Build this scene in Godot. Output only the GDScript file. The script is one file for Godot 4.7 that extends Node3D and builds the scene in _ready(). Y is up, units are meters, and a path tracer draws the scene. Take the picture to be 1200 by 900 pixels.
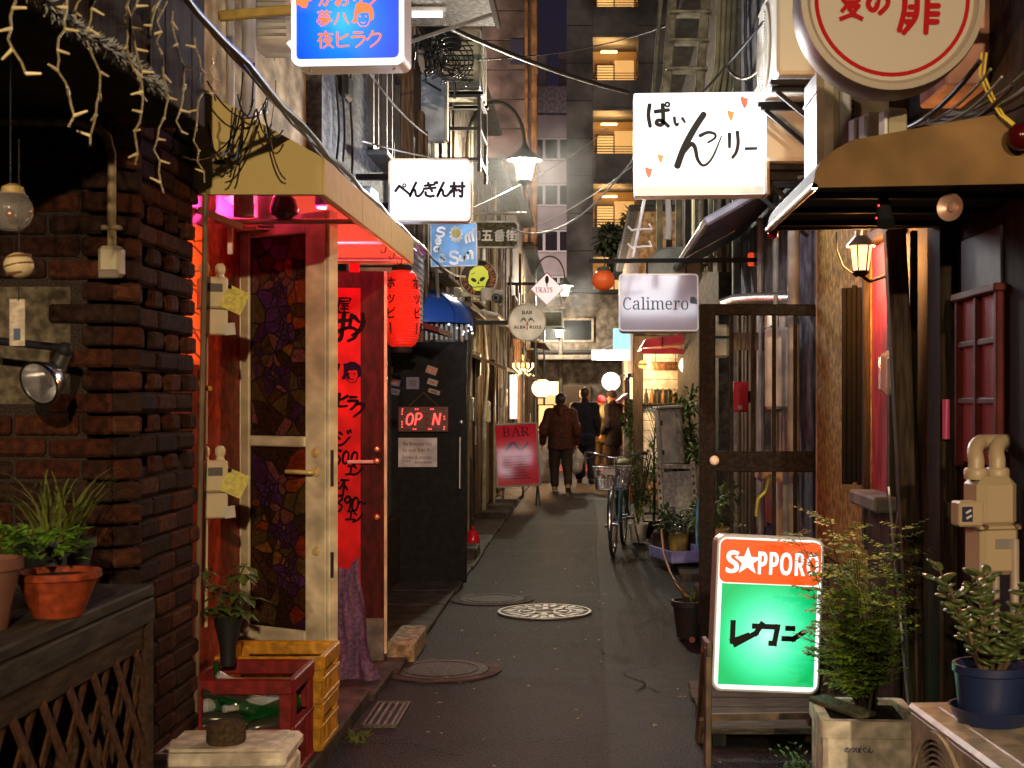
extends Node3D
# A narrow lane of small bars at night. x: right, y: up, -z: down the lane. at() turns a place in the photograph and a distance down the lane into a point.
const F := 1570.0
var used := {}
var mats := {}
var rng := RandomNumberGenerator.new()
var tex := {}
var group_now := ""

func _ready():
	rng.seed = 7
	# ---- camera, sky, exposure
	var cam := Camera3D.new()
	cam.name = "camera"
	add_child(cam)
	cam.position = Vector3(0, 1.57, 0)
	cam.near = .1
	cam.far = 400.0
	cam.projection = Camera3D.PROJECTION_FRUSTUM
	cam.size = 2.0 * .1 * 450.0 / F
	cam.frustum_offset = Vector2(-90.0, 18.0) / F * .1
	var lens := CameraAttributesPhysical.new()
	lens.frustum_focal_length = 41.9
	lens.frustum_near = .1
	lens.frustum_far = 400.0
	lens.frustum_focus_distance = 9.0
	lens.exposure_aperture = 7.0
	cam.attributes = lens
	cam.size = 2.0 * .1 * 450.0 / F
	var env := Environment.new()
	env.background_mode = Environment.BG_SKY
	env.sky = Sky.new()
	var sky := ProceduralSkyMaterial.new()
	sky.sky_top_color = lin(.008, .0065, .014)
	sky.sky_horizon_color = lin(.019, .014, .022)
	sky.ground_bottom_color = lin(.004, .004, .004)
	sky.ground_horizon_color = lin(.01, .009, .01)
	sky.sky_curve = .2
	env.sky.sky_material = sky
	env.background_energy_multiplier = 1.0
	env.tonemap_mode = Environment.TONE_MAPPER_LINEAR
	env.tonemap_exposure = 1.3
	env.volumetric_fog_enabled = true
	env.volumetric_fog_density = .0
	env.sdfgi_enabled = true
	env.ssao_enabled = true
	env.ssil_enabled = true
	var around := WorldEnvironment.new()
	around.name = "night_air"
	around.environment = env
	add_child(around)
	textures()
	ground()
	towers()
	left_buildings()
	right_buildings()
	street_lamps()
	signs_left()
	signs_right()
	left_front()
	left_doors()
	right_front()
	far_left()
	far_right()
	cables()
	people()

# ---------------------------------------------------------------- helpers
func lin(r, g, b, a = 1.0) -> Color:
	var c := Color(r, g, b).linear_to_srgb()
	c.a = a
	return c

func at(px, py, d) -> Vector3:
	return Vector3((px - 690.0) / F * d, 1.57 + (468.0 - py) / F * d, -d)

func ax(px, d) -> float:
	return (px - 690.0) / F * d

func ay(py, d) -> float:
	return 1.57 + (468.0 - py) / F * d

func pv(a: Array) -> PackedVector3Array:
	return PackedVector3Array(a)

func pw(a: Array) -> PackedVector2Array:
	return PackedVector2Array(a)

func v3(x, y, z) -> Vector3:
	return Vector3(x, y, z)

func textures():
	var list := {"fine": [.09, 3, .62, 1.0, 11], "blotch": [.012, 5, .6, 1.0, 5], "cloudy": [.006, 3, .75, 1.0, 23], "grit": [.2, 2, .5, 1.0, 31]}
	for k in list:
		var a = list[k]
		var n := FastNoiseLite.new()
		n.seed = a[4]
		n.noise_type = FastNoiseLite.TYPE_SIMPLEX_SMOOTH
		n.frequency = a[0]
		n.fractal_octaves = a[1]
		var t := NoiseTexture2D.new()
		t.width = 512
		t.height = 512
		t.seamless = true
		t.noise = n
		var r := Gradient.new()
		r.offsets = PackedFloat32Array([.15, .85])
		r.colors = PackedColorArray([Color(a[2], a[2], a[2]), Color(a[3], a[3], a[3])])
		t.color_ramp = r
		tex[k] = t
	var s := FastNoiseLite.new()
	s.seed = 3
	s.noise_type = FastNoiseLite.TYPE_SIMPLEX_SMOOTH
	s.frequency = .22
	s.fractal_octaves = 1
	var q := NoiseTexture2D.new()
	q.width = 1024
	q.height = 1024
	q.seamless = true
	q.noise = s
	var g := Gradient.new()
	g.offsets = PackedFloat32Array([.0, .3, .72, .86, 1.0])
	g.colors = PackedColorArray([Color(.1, .1, .1), Color(.34, .33, .32), Color(.5, .48, .46), Color(.92, .88, .82), Color(1, .97, .9)])
	q.color_ramp = g
	tex.stones = q

# o: t = texture, s = its scale, t2 / s2 = a second one laid over it, b / bs / bh = relief, m = metal
func M(key: String, c: Color, rough := .8, o := {}) -> StandardMaterial3D:
	if mats.has(key):
		return mats[key]
	var m := StandardMaterial3D.new()
	m.resource_name = key
	m.albedo_color = c
	m.roughness = rough
	m.metallic = o.get("m", .0)
	m.metallic_specular = .25 if rough >= .55 else .45
	m.uv1_triplanar = true
	m.uv1_world_triplanar = true
	m.uv1_scale = o.get("s", Vector3.ONE * 1.3)
	m.uv1_offset = Vector3(mats.size() * .137, mats.size() * .071, mats.size() * .219)
	if o.get("t", "cloudy") != "":
		m.albedo_texture = tex[o.get("t", "cloudy")]
	if o.has("t2"):
		m.detail_enabled = true
		m.detail_albedo = tex[o.t2]
		m.detail_blend_mode = BaseMaterial3D.BLEND_MODE_MUL
		m.detail_uv_layer = BaseMaterial3D.DETAIL_UV_2
		m.uv2_triplanar = true
		m.uv2_world_triplanar = true
		m.uv2_scale = o.get("s2", Vector3.ONE * 6.0)
	if o.has("b"):
		m.heightmap_enabled = true
		m.heightmap_texture = tex[o.b]
		m.heightmap_scale = o.get("bh", .4) * .35
	if o.has("spec"):
		m.metallic_specular = o.spec
	if o.has("back"):
		m.backlight_enabled = true
		m.backlight = o.back
	if o.has("coat"):
		m.clearcoat_enabled = true
		m.clearcoat = o.coat
		m.clearcoat_roughness = .15
	mats[key] = m
	return m

func plainm(key: String, c: Color, rough := .6, metal := .0) -> StandardMaterial3D:
	return M(key, c, rough, {"t": "", "m": metal})

func glow(key: String, c: Vector3, k := 1.0) -> StandardMaterial3D:   # c: the light it gives off, linear
	if mats.has(key):
		return mats[key]
	var m := StandardMaterial3D.new()
	m.resource_name = key
	m.albedo_color = lin(.3 * minf(c.x, 1), .3 * minf(c.y, 1), .3 * minf(c.z, 1))
	m.roughness = .35
	m.emission_enabled = true
	var top := maxf(c.x, maxf(c.y, c.z))
	m.emission = lin(c.x / top, c.y / top, c.z / top)
	m.emission_energy_multiplier = top * k
	if key.begins_with("sign_white") or key.begins_with("face_"):   # glow made slightly uneven by cloudy noise
		m.uv1_triplanar = true
		m.uv1_world_triplanar = true
		m.uv1_scale = Vector3.ONE * .9
		m.emission_texture = tex.cloudy
		m.emission_energy_multiplier *= 1.2
		m.emission_operator = BaseMaterial3D.EMISSION_OP_MULTIPLY
	mats[key] = m
	return m

func glass(key: String, c: Color, rough := .05) -> StandardMaterial3D:
	if mats.has(key):
		return mats[key]
	var m := StandardMaterial3D.new()
	m.resource_name = key
	m.albedo_color = c
	m.roughness = rough
	m.transparency = BaseMaterial3D.TRANSPARENCY_ALPHA
	mats[key] = m
	return m

func thing(called: String, label: String, category: String, pos := Vector3.ZERO, yaw := .0, grp := "") -> Node3D:
	var o := Node3D.new()
	name_it(o, called)
	add_child(o)
	o.position = pos
	o.rotation.y = yaw
	o.set_meta("label", label)
	o.set_meta("category", category)
	if grp != "":
		o.set_meta("group", grp)
	return o

func name_it(o: Node, called: String):
	if used.has(called):
		o.name = "%s_%03d" % [called, used[called]]
		used[called] += 1
	else:
		o.name = called
		used[called] = 1

func part(parent: Node3D, called: String, g, m: Material, label := "", stuff := false) -> MeshInstance3D:
	var o := MeshInstance3D.new()
	o.name = called
	o.mesh = g.mesh() if g is G else g
	o.material_override = m
	parent.add_child(o, true)
	if label != "":
		o.set_meta("label", label)
	if stuff:
		o.set_meta("kind", "stuff")
	return o

# the same for shapes given in the place's own coordinates (for things that are not turned)
func wpart(parent: Node3D, called: String, g, m: Material, stuff := false) -> MeshInstance3D:
	var o := part(parent, called, g, m, "", stuff)
	var p: Node = parent
	while p != self:
		o.position -= p.position
		p = p.get_parent()
	return o

func single(called: String, g, m: Material, label: String, category: String, pos := Vector3.ZERO, yaw := .0, grp := "") -> MeshInstance3D:
	var o := MeshInstance3D.new()
	name_it(o, called)
	o.mesh = g.mesh() if g is G else g
	o.material_override = m
	add_child(o)
	o.position = pos
	o.rotation.y = yaw
	o.set_meta("label", label)
	o.set_meta("category", category)
	if grp != "":
		o.set_meta("group", grp)
	return o

func struct(called: String, g, m: Material, kind := "structure") -> MeshInstance3D:
	var o := MeshInstance3D.new()
	name_it(o, called)
	o.mesh = g.mesh() if g is G else g
	o.material_override = m
	add_child(o)
	o.set_meta("kind", kind)
	return o

func area(parent: Node3D, pos: Vector3, size: Vector2, c: Vector3, radiance: float, turn := .0, pitch := .0):   # shines along the parent's +z when turn is 0
	var l := AreaLight3D.new()
	l.name = "sign_light"
	l.area_size = size
	var top := maxf(c.x, maxf(c.y, c.z))
	l.light_color = lin(c.x / top, c.y / top, c.z / top)
	l.light_energy = radiance * top * size.x * size.y / PI
	l.area_range = 60.0
	l.area_attenuation = 2.0
	l.shadow_enabled = true
	parent.add_child(l, true)
	l.position = pos
	l.rotation = Vector3(pitch, PI + turn, 0)

func omni(parent: Node3D, pos: Vector3, c: Vector3, intensity: float, radius := .05):
	var l := OmniLight3D.new()
	l.name = "lamp_light"
	var top := maxf(c.x, maxf(c.y, c.z))
	l.light_color = lin(c.x / top, c.y / top, c.z / top)
	l.light_energy = intensity * top / PI
	l.light_size = radius
	l.omni_range = 60.0
	l.omni_attenuation = 2.0
	l.shadow_enabled = true
	parent.add_child(l, true)
	l.position = pos

func rr(w: float, h: float, r: float, n := 5) -> PackedVector2Array:   # a rectangle with rounded corners
	var p := PackedVector2Array()
	for k in 4:
		var c := Vector2(w / 2 - r, h / 2 - r) * Vector2([1, -1, -1, 1][k], [1, 1, -1, -1][k])
		for i in n + 1:
			var a := PI / 2 * (k + float(i) / n)
			p.append(c + Vector2(cos(a), sin(a)) * r)
	return p

func disc(r: float, n := 32, ry := -1.0) -> PackedVector2Array:
	var p := PackedVector2Array()
	for i in n:
		p.append(Vector2(cos(TAU * i / n) * r, sin(TAU * i / n) * (r if ry < 0 else ry)))
	return p

func pts(s: String) -> PackedVector2Array:
	var p := PackedVector2Array()
	for w in s.split(" ", false):
		var a := w.split(",")
		p.append(Vector2(float(a[0]), float(a[1])))
	return p

class G:
	var st := SurfaceTool.new()
	var sg := 0
	func _init():
		st.begin(Mesh.PRIMITIVE_TRIANGLES)
	func flat() -> G:
		st.set_smooth_group(-1)
		return self
	func smooth() -> G:
		sg += 1
		st.set_smooth_group(sg)
		return self
	func tri(a, b, c):
		st.add_vertex(a)
		st.add_vertex(c)
		st.add_vertex(b)
	func quad(a, b, c, d):
		tri(a, b, c)
		tri(a, c, d)
	func mesh() -> ArrayMesh:
		st.generate_normals()
		return st.commit()
	func box(c: Vector3, s: Vector3, bev := .0, bs := Basis()) -> G:
		flat()
		var h := s / 2
		var b := minf(bev, minf(h.x, minf(h.y, h.z)) * .9)
		if b <= .0:
			var p := []
			for i in 8:
				p.append(c + bs * Vector3(h.x if i & 1 else -h.x, h.y if i & 2 else -h.y, h.z if i & 4 else -h.z))
			for f in [[0, 2, 3, 1], [4, 5, 7, 6], [0, 1, 5, 4], [2, 6, 7, 3], [0, 4, 6, 2], [1, 3, 7, 5]]:
				quad(p[f[0]], p[f[1]], p[f[2]], p[f[3]])
			return self
		var q := []   # corner i, face axis k: the corner of the inset face
		for i in 8:
			var sx := 1.0 if i & 1 else -1.0
			var sy := 1.0 if i & 2 else -1.0
			var sz := 1.0 if i & 4 else -1.0
			q.append([c + bs * Vector3(sx * h.x, sy * (h.y - b), sz * (h.z - b)), c + bs * Vector3(sx * (h.x - b), sy * h.y, sz * (h.z - b)), c + bs * Vector3(sx * (h.x - b), sy * (h.y - b), sz * h.z)])
		for f in [[2, 0, 2, 3, 1], [2, 4, 5, 7, 6], [1, 0, 1, 5, 4], [1, 2, 6, 7, 3], [0, 0, 4, 6, 2], [0, 1, 3, 7, 5]]:
			quad(q[f[1]][f[0]], q[f[2]][f[0]], q[f[3]][f[0]], q[f[4]][f[0]])
		for e in [[0, 1], [2, 3], [4, 5], [6, 7], [0, 2], [1, 3], [4, 6], [5, 7], [0, 4], [1, 5], [2, 6], [3, 7]]:
			var dif: int = e[0] ^ e[1]
			var k0 := 1 if dif == 1 else 0
			var k1 := 1 if dif == 4 else 2
			face4(q[e[0]][k0], q[e[0]][k1], q[e[1]][k1], q[e[1]][k0], c)
		for i in 8:
			face3(q[i][0], q[i][1], q[i][2], c)
		return self
	func face3(a, b, c, inside):
		if (b - a).cross(c - a).dot(a - inside) > 0:
			tri(a, b, c)
		else:
			tri(a, c, b)
	func face4(a, b, c, d, inside):
		if (b - a).cross(c - a).dot(a - inside) > 0:
			quad(a, b, c, d)
		else:
			quad(a, d, c, b)
	func beam(a: Vector3, b: Vector3, w: float, h: float, bev := .0, up := Vector3.UP) -> G:   # w across, h along up
		var z := (b - a).normalized()
		if absf(z.dot(up)) > .98:
			up = Vector3.RIGHT
		var x := up.cross(z).normalized()
		return box((a + b) / 2, Vector3(w, h, (b - a).length()), bev, Basis(x, z.cross(x), z))
	func tube(p: PackedVector3Array, r, n := 7, caps := true) -> G:
		smooth()
		var rings := []
		var t0: Vector3 = (p[1] - p[0]).normalized()
		var u: Vector3 = t0.cross(Vector3.UP if absf(t0.y) < .9 else Vector3.RIGHT).normalized()
		for i in p.size():
			var t: Vector3 = (p[mini(i + 1, p.size() - 1)] - p[maxi(i - 1, 0)]).normalized()
			u = (u - t * u.dot(t)).normalized()
			var w := t.cross(u)
			var rad: float = r if r is float else r[mini(i, r.size() - 1)]
			var ring := []
			for k in n:
				ring.append(p[i] + (u * cos(TAU * k / n) + w * sin(TAU * k / n)) * rad)
			rings.append(ring)
		for i in p.size() - 1:
			for k in n:
				quad(rings[i][k], rings[i][(k + 1) % n], rings[i + 1][(k + 1) % n], rings[i + 1][k])
		if caps:
			flat()
			for k in n:
				tri(p[0], rings[0][(k + 1) % n], rings[0][k])
				tri(p[-1], rings[-1][k], rings[-1][(k + 1) % n])
		return self
	func rod(a: Vector3, b: Vector3, r: float, r2 := -1.0, n := 8) -> G:
		return tube(PackedVector3Array([a, b]), [r, r if r2 < 0 else r2], n)
	func lathe(prof: PackedVector2Array, c: Vector3, n := 20, bs := Basis(), a0 := .0, a1 := TAU) -> G:   # prof: (radius, height)
		smooth()
		var last := Vector2.ZERO
		for i in prof.size() - 1:
			var dir := (prof[i + 1] - prof[i]).normalized()
			if i and dir.dot(last) < .75:
				smooth()
			last = dir
			for k in n:
				var p := a0 + (a1 - a0) * k / n
				var q := a0 + (a1 - a0) * (k + 1) / n
				var s := Vector3(cos(p), 0, -sin(p))
				var e := Vector3(cos(q), 0, -sin(q))
				var A := c + bs * (s * prof[i].x + Vector3.UP * prof[i].y)
				var B := c + bs * (e * prof[i].x + Vector3.UP * prof[i].y)
				var C := c + bs * (e * prof[i + 1].x + Vector3.UP * prof[i + 1].y)
				var D := c + bs * (s * prof[i + 1].x + Vector3.UP * prof[i + 1].y)
				if prof[i].x > 1e-5:
					tri(A, B, C)
				if prof[i + 1].x > 1e-5:
					tri(A, C, D)
		return self
	func ball(c: Vector3, r: float, n := 14, sc := Vector3.ONE, bs := Basis()) -> G:
		var p := PackedVector2Array()
		var m := maxi(5, n / 2)
		for i in m + 1:
			var a := -PI / 2 + PI * i / m
			p.append(Vector2(cos(a) * r if i % m else .0, sin(a) * r))
		return lathe(p, c, n, bs * Basis.from_scale(sc))
	func prism(poly: PackedVector2Array, z0: float, z1: float, xf := Transform3D()) -> G:
		flat()
		if Geometry2D.is_polygon_clockwise(poly):
			poly = poly.duplicate()
			poly.reverse()
		var ix := Geometry2D.triangulate_polygon(poly)
		for i in range(0, ix.size(), 3):
			var a := poly[ix[i]]
			var b := poly[ix[i + 1]]
			var c := poly[ix[i + 2]]
			if (b - a).cross(c - a) < 0:
				var s := b
				b = c
				c = s
			tri(xf * Vector3(a.x, a.y, z1), xf * Vector3(b.x, b.y, z1), xf * Vector3(c.x, c.y, z1))
			tri(xf * Vector3(a.x, a.y, z0), xf * Vector3(c.x, c.y, z0), xf * Vector3(b.x, b.y, z0))
		for i in poly.size():
			var a := poly[i]
			var b := poly[(i + 1) % poly.size()]
			quad(xf * Vector3(a.x, a.y, z0), xf * Vector3(b.x, b.y, z0), xf * Vector3(b.x, b.y, z1), xf * Vector3(a.x, a.y, z1))
		return self
	func ring(o: PackedVector2Array, i_: PackedVector2Array, z0: float, z1: float, xf := Transform3D()) -> G:   # a flat ring between two outlines of as many points, counter-clockwise
		flat()
		var n := o.size()
		for k in n:
			var a := o[k]
			var b := o[(k + 1) % n]
			var c := i_[(k + 1) % n]
			var d := i_[k]
			quad(xf * Vector3(d.x, d.y, z1), xf * Vector3(a.x, a.y, z1), xf * Vector3(b.x, b.y, z1), xf * Vector3(c.x, c.y, z1))
			quad(xf * Vector3(a.x, a.y, z0), xf * Vector3(d.x, d.y, z0), xf * Vector3(c.x, c.y, z0), xf * Vector3(b.x, b.y, z0))
			quad(xf * Vector3(a.x, a.y, z0), xf * Vector3(b.x, b.y, z0), xf * Vector3(b.x, b.y, z1), xf * Vector3(a.x, a.y, z1))
			quad(xf * Vector3(c.x, c.y, z0), xf * Vector3(d.x, d.y, z0), xf * Vector3(d.x, d.y, z1), xf * Vector3(c.x, c.y, z1))
		return self
	func leaf(p: Vector3, dir: Vector3, up: Vector3, l: float, w: float, fold := .25) -> G:   # a pointed blade of four faces, a little folded and drooping
		flat()
		dir = dir.normalized()
		var s := dir.cross(up).normalized()
		var n := s.cross(dir)
		var mid := p + dir * l * .5 - n * l * .02
		var tip := p + dir * l - n * l * .18
		var a := mid + s * w / 2 + n * w * fold
		var b := mid - s * w / 2 + n * w * fold
		tri(p, a, mid)
		tri(a, tip, mid)
		tri(p, mid, b)
		tri(mid, tip, b)
		return self
	# a brush stroke laid flat in x, y
	func stroke(p: PackedVector2Array, w: float, z: float, curved := true, taper := .0, xf := Transform3D()) -> G:
		flat()
		var q := PackedVector2Array()
		if curved and p.size() > 2:
			for i in p.size() - 1:
				var a := p[maxi(i - 1, 0)]
				var d := p[mini(i + 2, p.size() - 1)]
				for k in 5:
					q.append(p[i].cubic_interpolate(p[i + 1], a, d, k / 5.0))
			q.append(p[-1])
		else:
			q = p
		if not curved:
			for i in q.size() - 1:
				var t := (q[i + 1] - q[i]).normalized() * w / 2
				var s := Vector2(-t.y, t.x)
				var zz := z + .00012 * i
				var e0 := t if i else Vector2.ZERO
				var e1 := t if i < q.size() - 2 else Vector2.ZERO
				quad(xf * v(q[i] - e0 - s, zz), xf * v(q[i + 1] + e1 - s, zz), xf * v(q[i + 1] + e1 + s, zz), xf * v(q[i] - e0 + s, zz))
			return self
		var n := q.size()
		var L := []
		var R := []
		for i in n:
			var t := (q[mini(i + 1, n - 1)] - q[maxi(i - 1, 0)]).normalized()
			var s := Vector2(-t.y, t.x) * w / 2 * (1.0 - taper * float(i) / maxi(1, n - 1))
			L.append(q[i] + s)
			R.append(q[i] - s)
		var t0 := (q[0] - q[1]).normalized() * w * .3
		var t1 := (q[n - 1] - q[n - 2]).normalized() * w * .3 * (1.0 - taper)
		for i in n - 1:
			quad(xf * v(R[i], z), xf * v(R[i + 1], z), xf * v(L[i + 1], z), xf * v(L[i], z))
		quad(xf * v(R[0], z), xf * v(L[0], z), xf * v(L[0].lerp(R[0], .25) + t0, z), xf * v(R[0].lerp(L[0], .25) + t0, z))
		quad(xf * v(R[n - 1], z), xf * v(R[n - 1].lerp(L[n - 1], .25) + t1, z), xf * v(L[n - 1].lerp(R[n - 1], .25) + t1, z), xf * v(L[n - 1], z))
		return self
	func v(p: Vector2, z: float) -> Vector3:
		return Vector3(p.x, p.y, z)

# ---- lettering: strokes in a box of 100 by 100, y down
const GLYPH := {
	"ぺ": "3,62 24,34 34,31 97,82|o62,24,10", "ん": "50,3 26,52 7,97 28,56 42,56 47,84 60,93 78,84 96,58",
	"ぎ": "14,26 80,18|8,46 88,38|36,5 64,64|22,66 24,86 50,95 76,90|80,2 86,13|92,0 98,11", "村": "3,30 48,30|27,4 27,98|26,34 6,72|30,38 46,60|52,30 98,30|80,4 80,86 72,97 62,90|57,50 68,66",
	"ぱ": "15,8 9,50 16,94|36,36 94,30|68,8 70,72 60,88 42,82 48,70 68,74 92,94|o88,9,8", "い": "12,20 16,62 28,86 38,68|66,26 84,62", "っ": "8,42 50,20 86,30 88,56 50,86",
	"リ": "22,10 21,60|76,4 80,46 66,78 40,98", "ー": "4,50 96,47", "丨": "50,4 50,96", "夢": "8,14 92,14|34,3 34,27|66,3 66,27|20,34 80,34|20,52 80,52|20,34 20,52|80,34 80,52|40,34 40,52|60,34 60,52|8,75 9,61|8,61 92,61 90,72|46,62 30,80 16,88|42,72 74,72 60,88 28,99|44,78 54,86",
	"ハ": "32,22 25,58 6,90|64,22 76,58 96,88", "夜": "50,1 50,16|8,18 92,18|30,22 6,58|22,45 22,98|58,26 38,60|52,42 82,42 70,70 36,98|50,55 62,72 96,96|58,57 66,64",
	"ヒ": "24,8 24,78 40,90 92,86|86,22 50,42 25,47", "ラ": "24,12 78,12|12,38 86,38 74,68 38,96", "ク": "42,4 30,30 8,56|38,24 86,24 72,62 28,97", "か": "6,36 62,30 60,74 48,92 36,84|38,5 28,55 6,93|72,28 94,56",
	"お": "6,32 60,28|35,4 35,80 22,91 9,78 26,62 60,52 86,60 86,82 60,95|72,16 93,34", "ノ": "72,8 62,52 22,92", "り": "24,8 20,52 30,62|74,4 78,48 62,80 36,97",
	"屋": "15,10 88,10|88,10 88,28|15,28 88,28|15,10 14,60 4,96|28,42 85,42|55,42 38,58|38,58 78,56|70,50 82,62|30,74 82,74|56,60 56,94|18,96 95,96", "杯": "4,30 46,30|26,4 26,98|25,35 4,72|28,38 45,58|52,15 98,15|76,15 50,60|74,30 74,98|80,45 98,66",
	"エ": "15,18 85,18|50,18 50,85|4,86 96,86", "ン": "12,18 36,34|8,92 55,76 94,26", "ジ": "20,15 42,28|10,42 32,54|12,92 55,80 92,40|72,8 80,24|88,2 96,18", "ホ": "8,30 92,28|50,4 50,92 38,86|30,50 12,82|70,50 90,80",
	"ッ": "14,35 25,60|44,28 54,54|88,28 74,68 34,97", "ピ": "22,10 24,78 40,90 90,86|78,26 50,42 24,48|o90,12,9", "国": "10,8 90,8|90,8 90,95|10,95 90,95|10,8 10,95|26,28 74,28|50,28 50,78|28,52 72,52|24,78 76,78",
	"五": "12,12 88,12|46,12 34,90|18,48 76,48|76,48 72,90|4,92 96,92", "番": "76,4 24,14|10,26 90,26|50,12 50,50|48,28 12,52|52,28 90,52|26,14 33,24|72,14 66,24|20,57 80,57|80,57 80,97|20,97 80,97|20,57 20,97|20,76 80,76|50,57 50,97",
	"街": "22,5 4,28|24,30 3,58|15,48 15,98|34,20 68,20|51,5 51,42|32,42 70,42|34,65 68,65|51,50 51,90|32,92 70,88|74,15 98,15|72,40 99,40|87,40 87,90 78,96", "夏": "8,6 92,6|50,6 45,18|22,18 78,18|78,18 78,56|22,56 78,56|22,18 22,56|22,30 78,30|22,43 78,43|42,58 15,80|38,66 76,66 55,86 8,98|40,70 64,88 94,98",
	"の": "56,18 46,68 26,80 9,58 24,30 56,13 90,30 92,62 58,94", "扉": "10,5 90,5|18,16 85,16|85,16 85,34|18,34 85,34|18,16 16,60 4,96|46,42 42,72 14,100|28,54 44,54|24,67 42,67|20,80 38,80|70,40 66,100|70,52 97,52|68,66 96,66|67,80 94,80",
	"ぽ": "15,10 10,50 16,92|38,24 90,22|38,46 92,44|66,24 68,74 58,88 42,82 48,70 68,74 92,92|o92,8,8", "く": "72,6 28,48 74,96", "新": "6,16 48,16|27,4 27,16|14,24 18,34|40,24 36,34|4,38 50,38|6,56 48,56|27,38 27,98|24,60 6,82|30,62 48,76|90,6 58,18|60,18 58,60 48,96|60,46 98,46|82,46 82,98",
	"S": "86,18 60,4 24,10 20,36 50,48 82,62 78,90 44,98 12,84", "e": "18,58 84,52 70,26 36,26 16,56 36,92 84,82", "a": "80,32 40,28 18,60 34,92 68,84 80,40 82,92", "&": "86,92 30,34 36,8 62,12 58,36 22,66 30,94 62,90 84,60", "u": "16,30 18,78 42,92 70,76 76,30 80,92", "n": "18,92 20,30 26,50 52,28 76,40 80,92",
	"O": "50,6 20,22 14,52 22,84 50,95 78,84 86,52 80,22 50,6", "P": "20,96 20,6|20,6 66,8 84,28 66,50 20,52", "E": "82,6 20,6|20,6 20,95|20,95 84,95|20,50 74,50", "N": "16,96 16,5|16,5 84,95|84,95 84,4",
	"5": "80,8 28,8 22,46 60,42 82,66 62,94 18,90", "0": "50,8 24,26 22,74 50,94 76,74 76,26 50,8", "3": "20,14 60,6 74,28 44,46 80,66 60,96 16,86", "9": "78,30 50,8 22,28 44,50 76,34 74,96", "~": "6,56 30,38 66,60 94,40",
}

func write(g: G, c: String, x: float, y: float, w: float, h: float, pen: float, z: float, curved := true, taper := .25, slant := .0, xf := Transform3D()):   # x, y: the middle of the character
	var k := 0
	for s in GLYPH[c].split("|"):
		k += 1
		var p := PackedVector2Array()
		if s.begins_with("o"):
			var a: PackedVector2Array = pts(s.substr(1, s.rfind(",") - 1))
			var r := float(s.substr(s.rfind(",") + 1))
			for i in 13:
				p.append(a[0] + Vector2(cos(TAU * i / 12), sin(TAU * i / 12)) * r)
			var q := PackedVector2Array()
			for e in p:
				q.append(Vector2(x + (e.x / 100 - .5) * w + slant * (.5 - e.y / 100) * h, y + (.5 - e.y / 100) * h))
			g.stroke(q, pen * .5, z + .0003 * k, true, .0, xf)
			continue
		for e in pts(s):
			p.append(Vector2(x + (e.x / 100 - .5) * w + slant * (.5 - e.y / 100) * h, y + (.5 - e.y / 100) * h))
		g.stroke(p, pen, z + .0003 * k, curved, taper, xf)

func row(g: G, s: String, x: float, y: float, w: float, step: float, pen: float, z: float, taper := .25):   # x: the middle of the first character
	for i in s.length():
		write(g, s[i], x + i * step, y, w, w, pen, z, true, taper)

func letters(parent: Node3D, called: String, s: String, m: Material, pos: Vector3, w: float, h: float, serif := false, bold := true) -> MeshInstance3D:
	var t := TextMesh.new()
	t.text = s
	var f := SystemFont.new()
	f.font_names = PackedStringArray(["Droid Serif" if serif else "Droid Sans"])
	f.font_weight = 700 if bold else 400
	t.font = f
	t.font_size = 32
	t.pixel_size = .01
	t.depth = .02
	t.curve_step = 1.0
	var o := part(parent, called, t, m)
	var b := t.get_aabb()
	o.scale = Vector3(w / b.size.x, h / b.size.y, .1)
	o.position = pos - Vector3(b.get_center().x * o.scale.x, b.get_center().y * o.scale.y, 0)
	return o

# a box sign facing +z; front face at z = dep / 2 + .004
func box_sign(called: String, label: String, c: Vector3, w: float, h: float, dep: float, rad: float, face: Material, rim: Material, yaw := .0, roll := .0, edge := .018, cat := "sign") -> Node3D:
	var o := thing(called, label, cat, c, yaw)
	o.rotation.z = roll
	part(o, "casing", G.new().prism(rr(w - .006, h - .006, rad), -dep / 2 + .004, dep / 2 - .004), rim)
	part(o, "rim", G.new().ring(rr(w, h, rad), rr(w - edge * 2, h - edge * 2, maxf(rad - edge, .004)), dep / 2 - .02, dep / 2 + .006), rim)
	part(o, "rim", G.new().ring(rr(w, h, rad), rr(w - edge * 2, h - edge * 2, maxf(rad - edge, .004)), -dep / 2 - .006, -dep / 2 + .02), rim)
	part(o, "face", G.new().prism(rr(w - edge * 2 - .001, h - edge * 2 - .001, maxf(rad - edge, .004)), dep / 2 - .003, dep / 2 + .003), face)
	part(o, "face", G.new().prism(rr(w - edge * 2 - .001, h - edge * 2 - .001, maxf(rad - edge, .004)), -dep / 2 - .003, -dep / 2 + .003), face)
	return o

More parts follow.
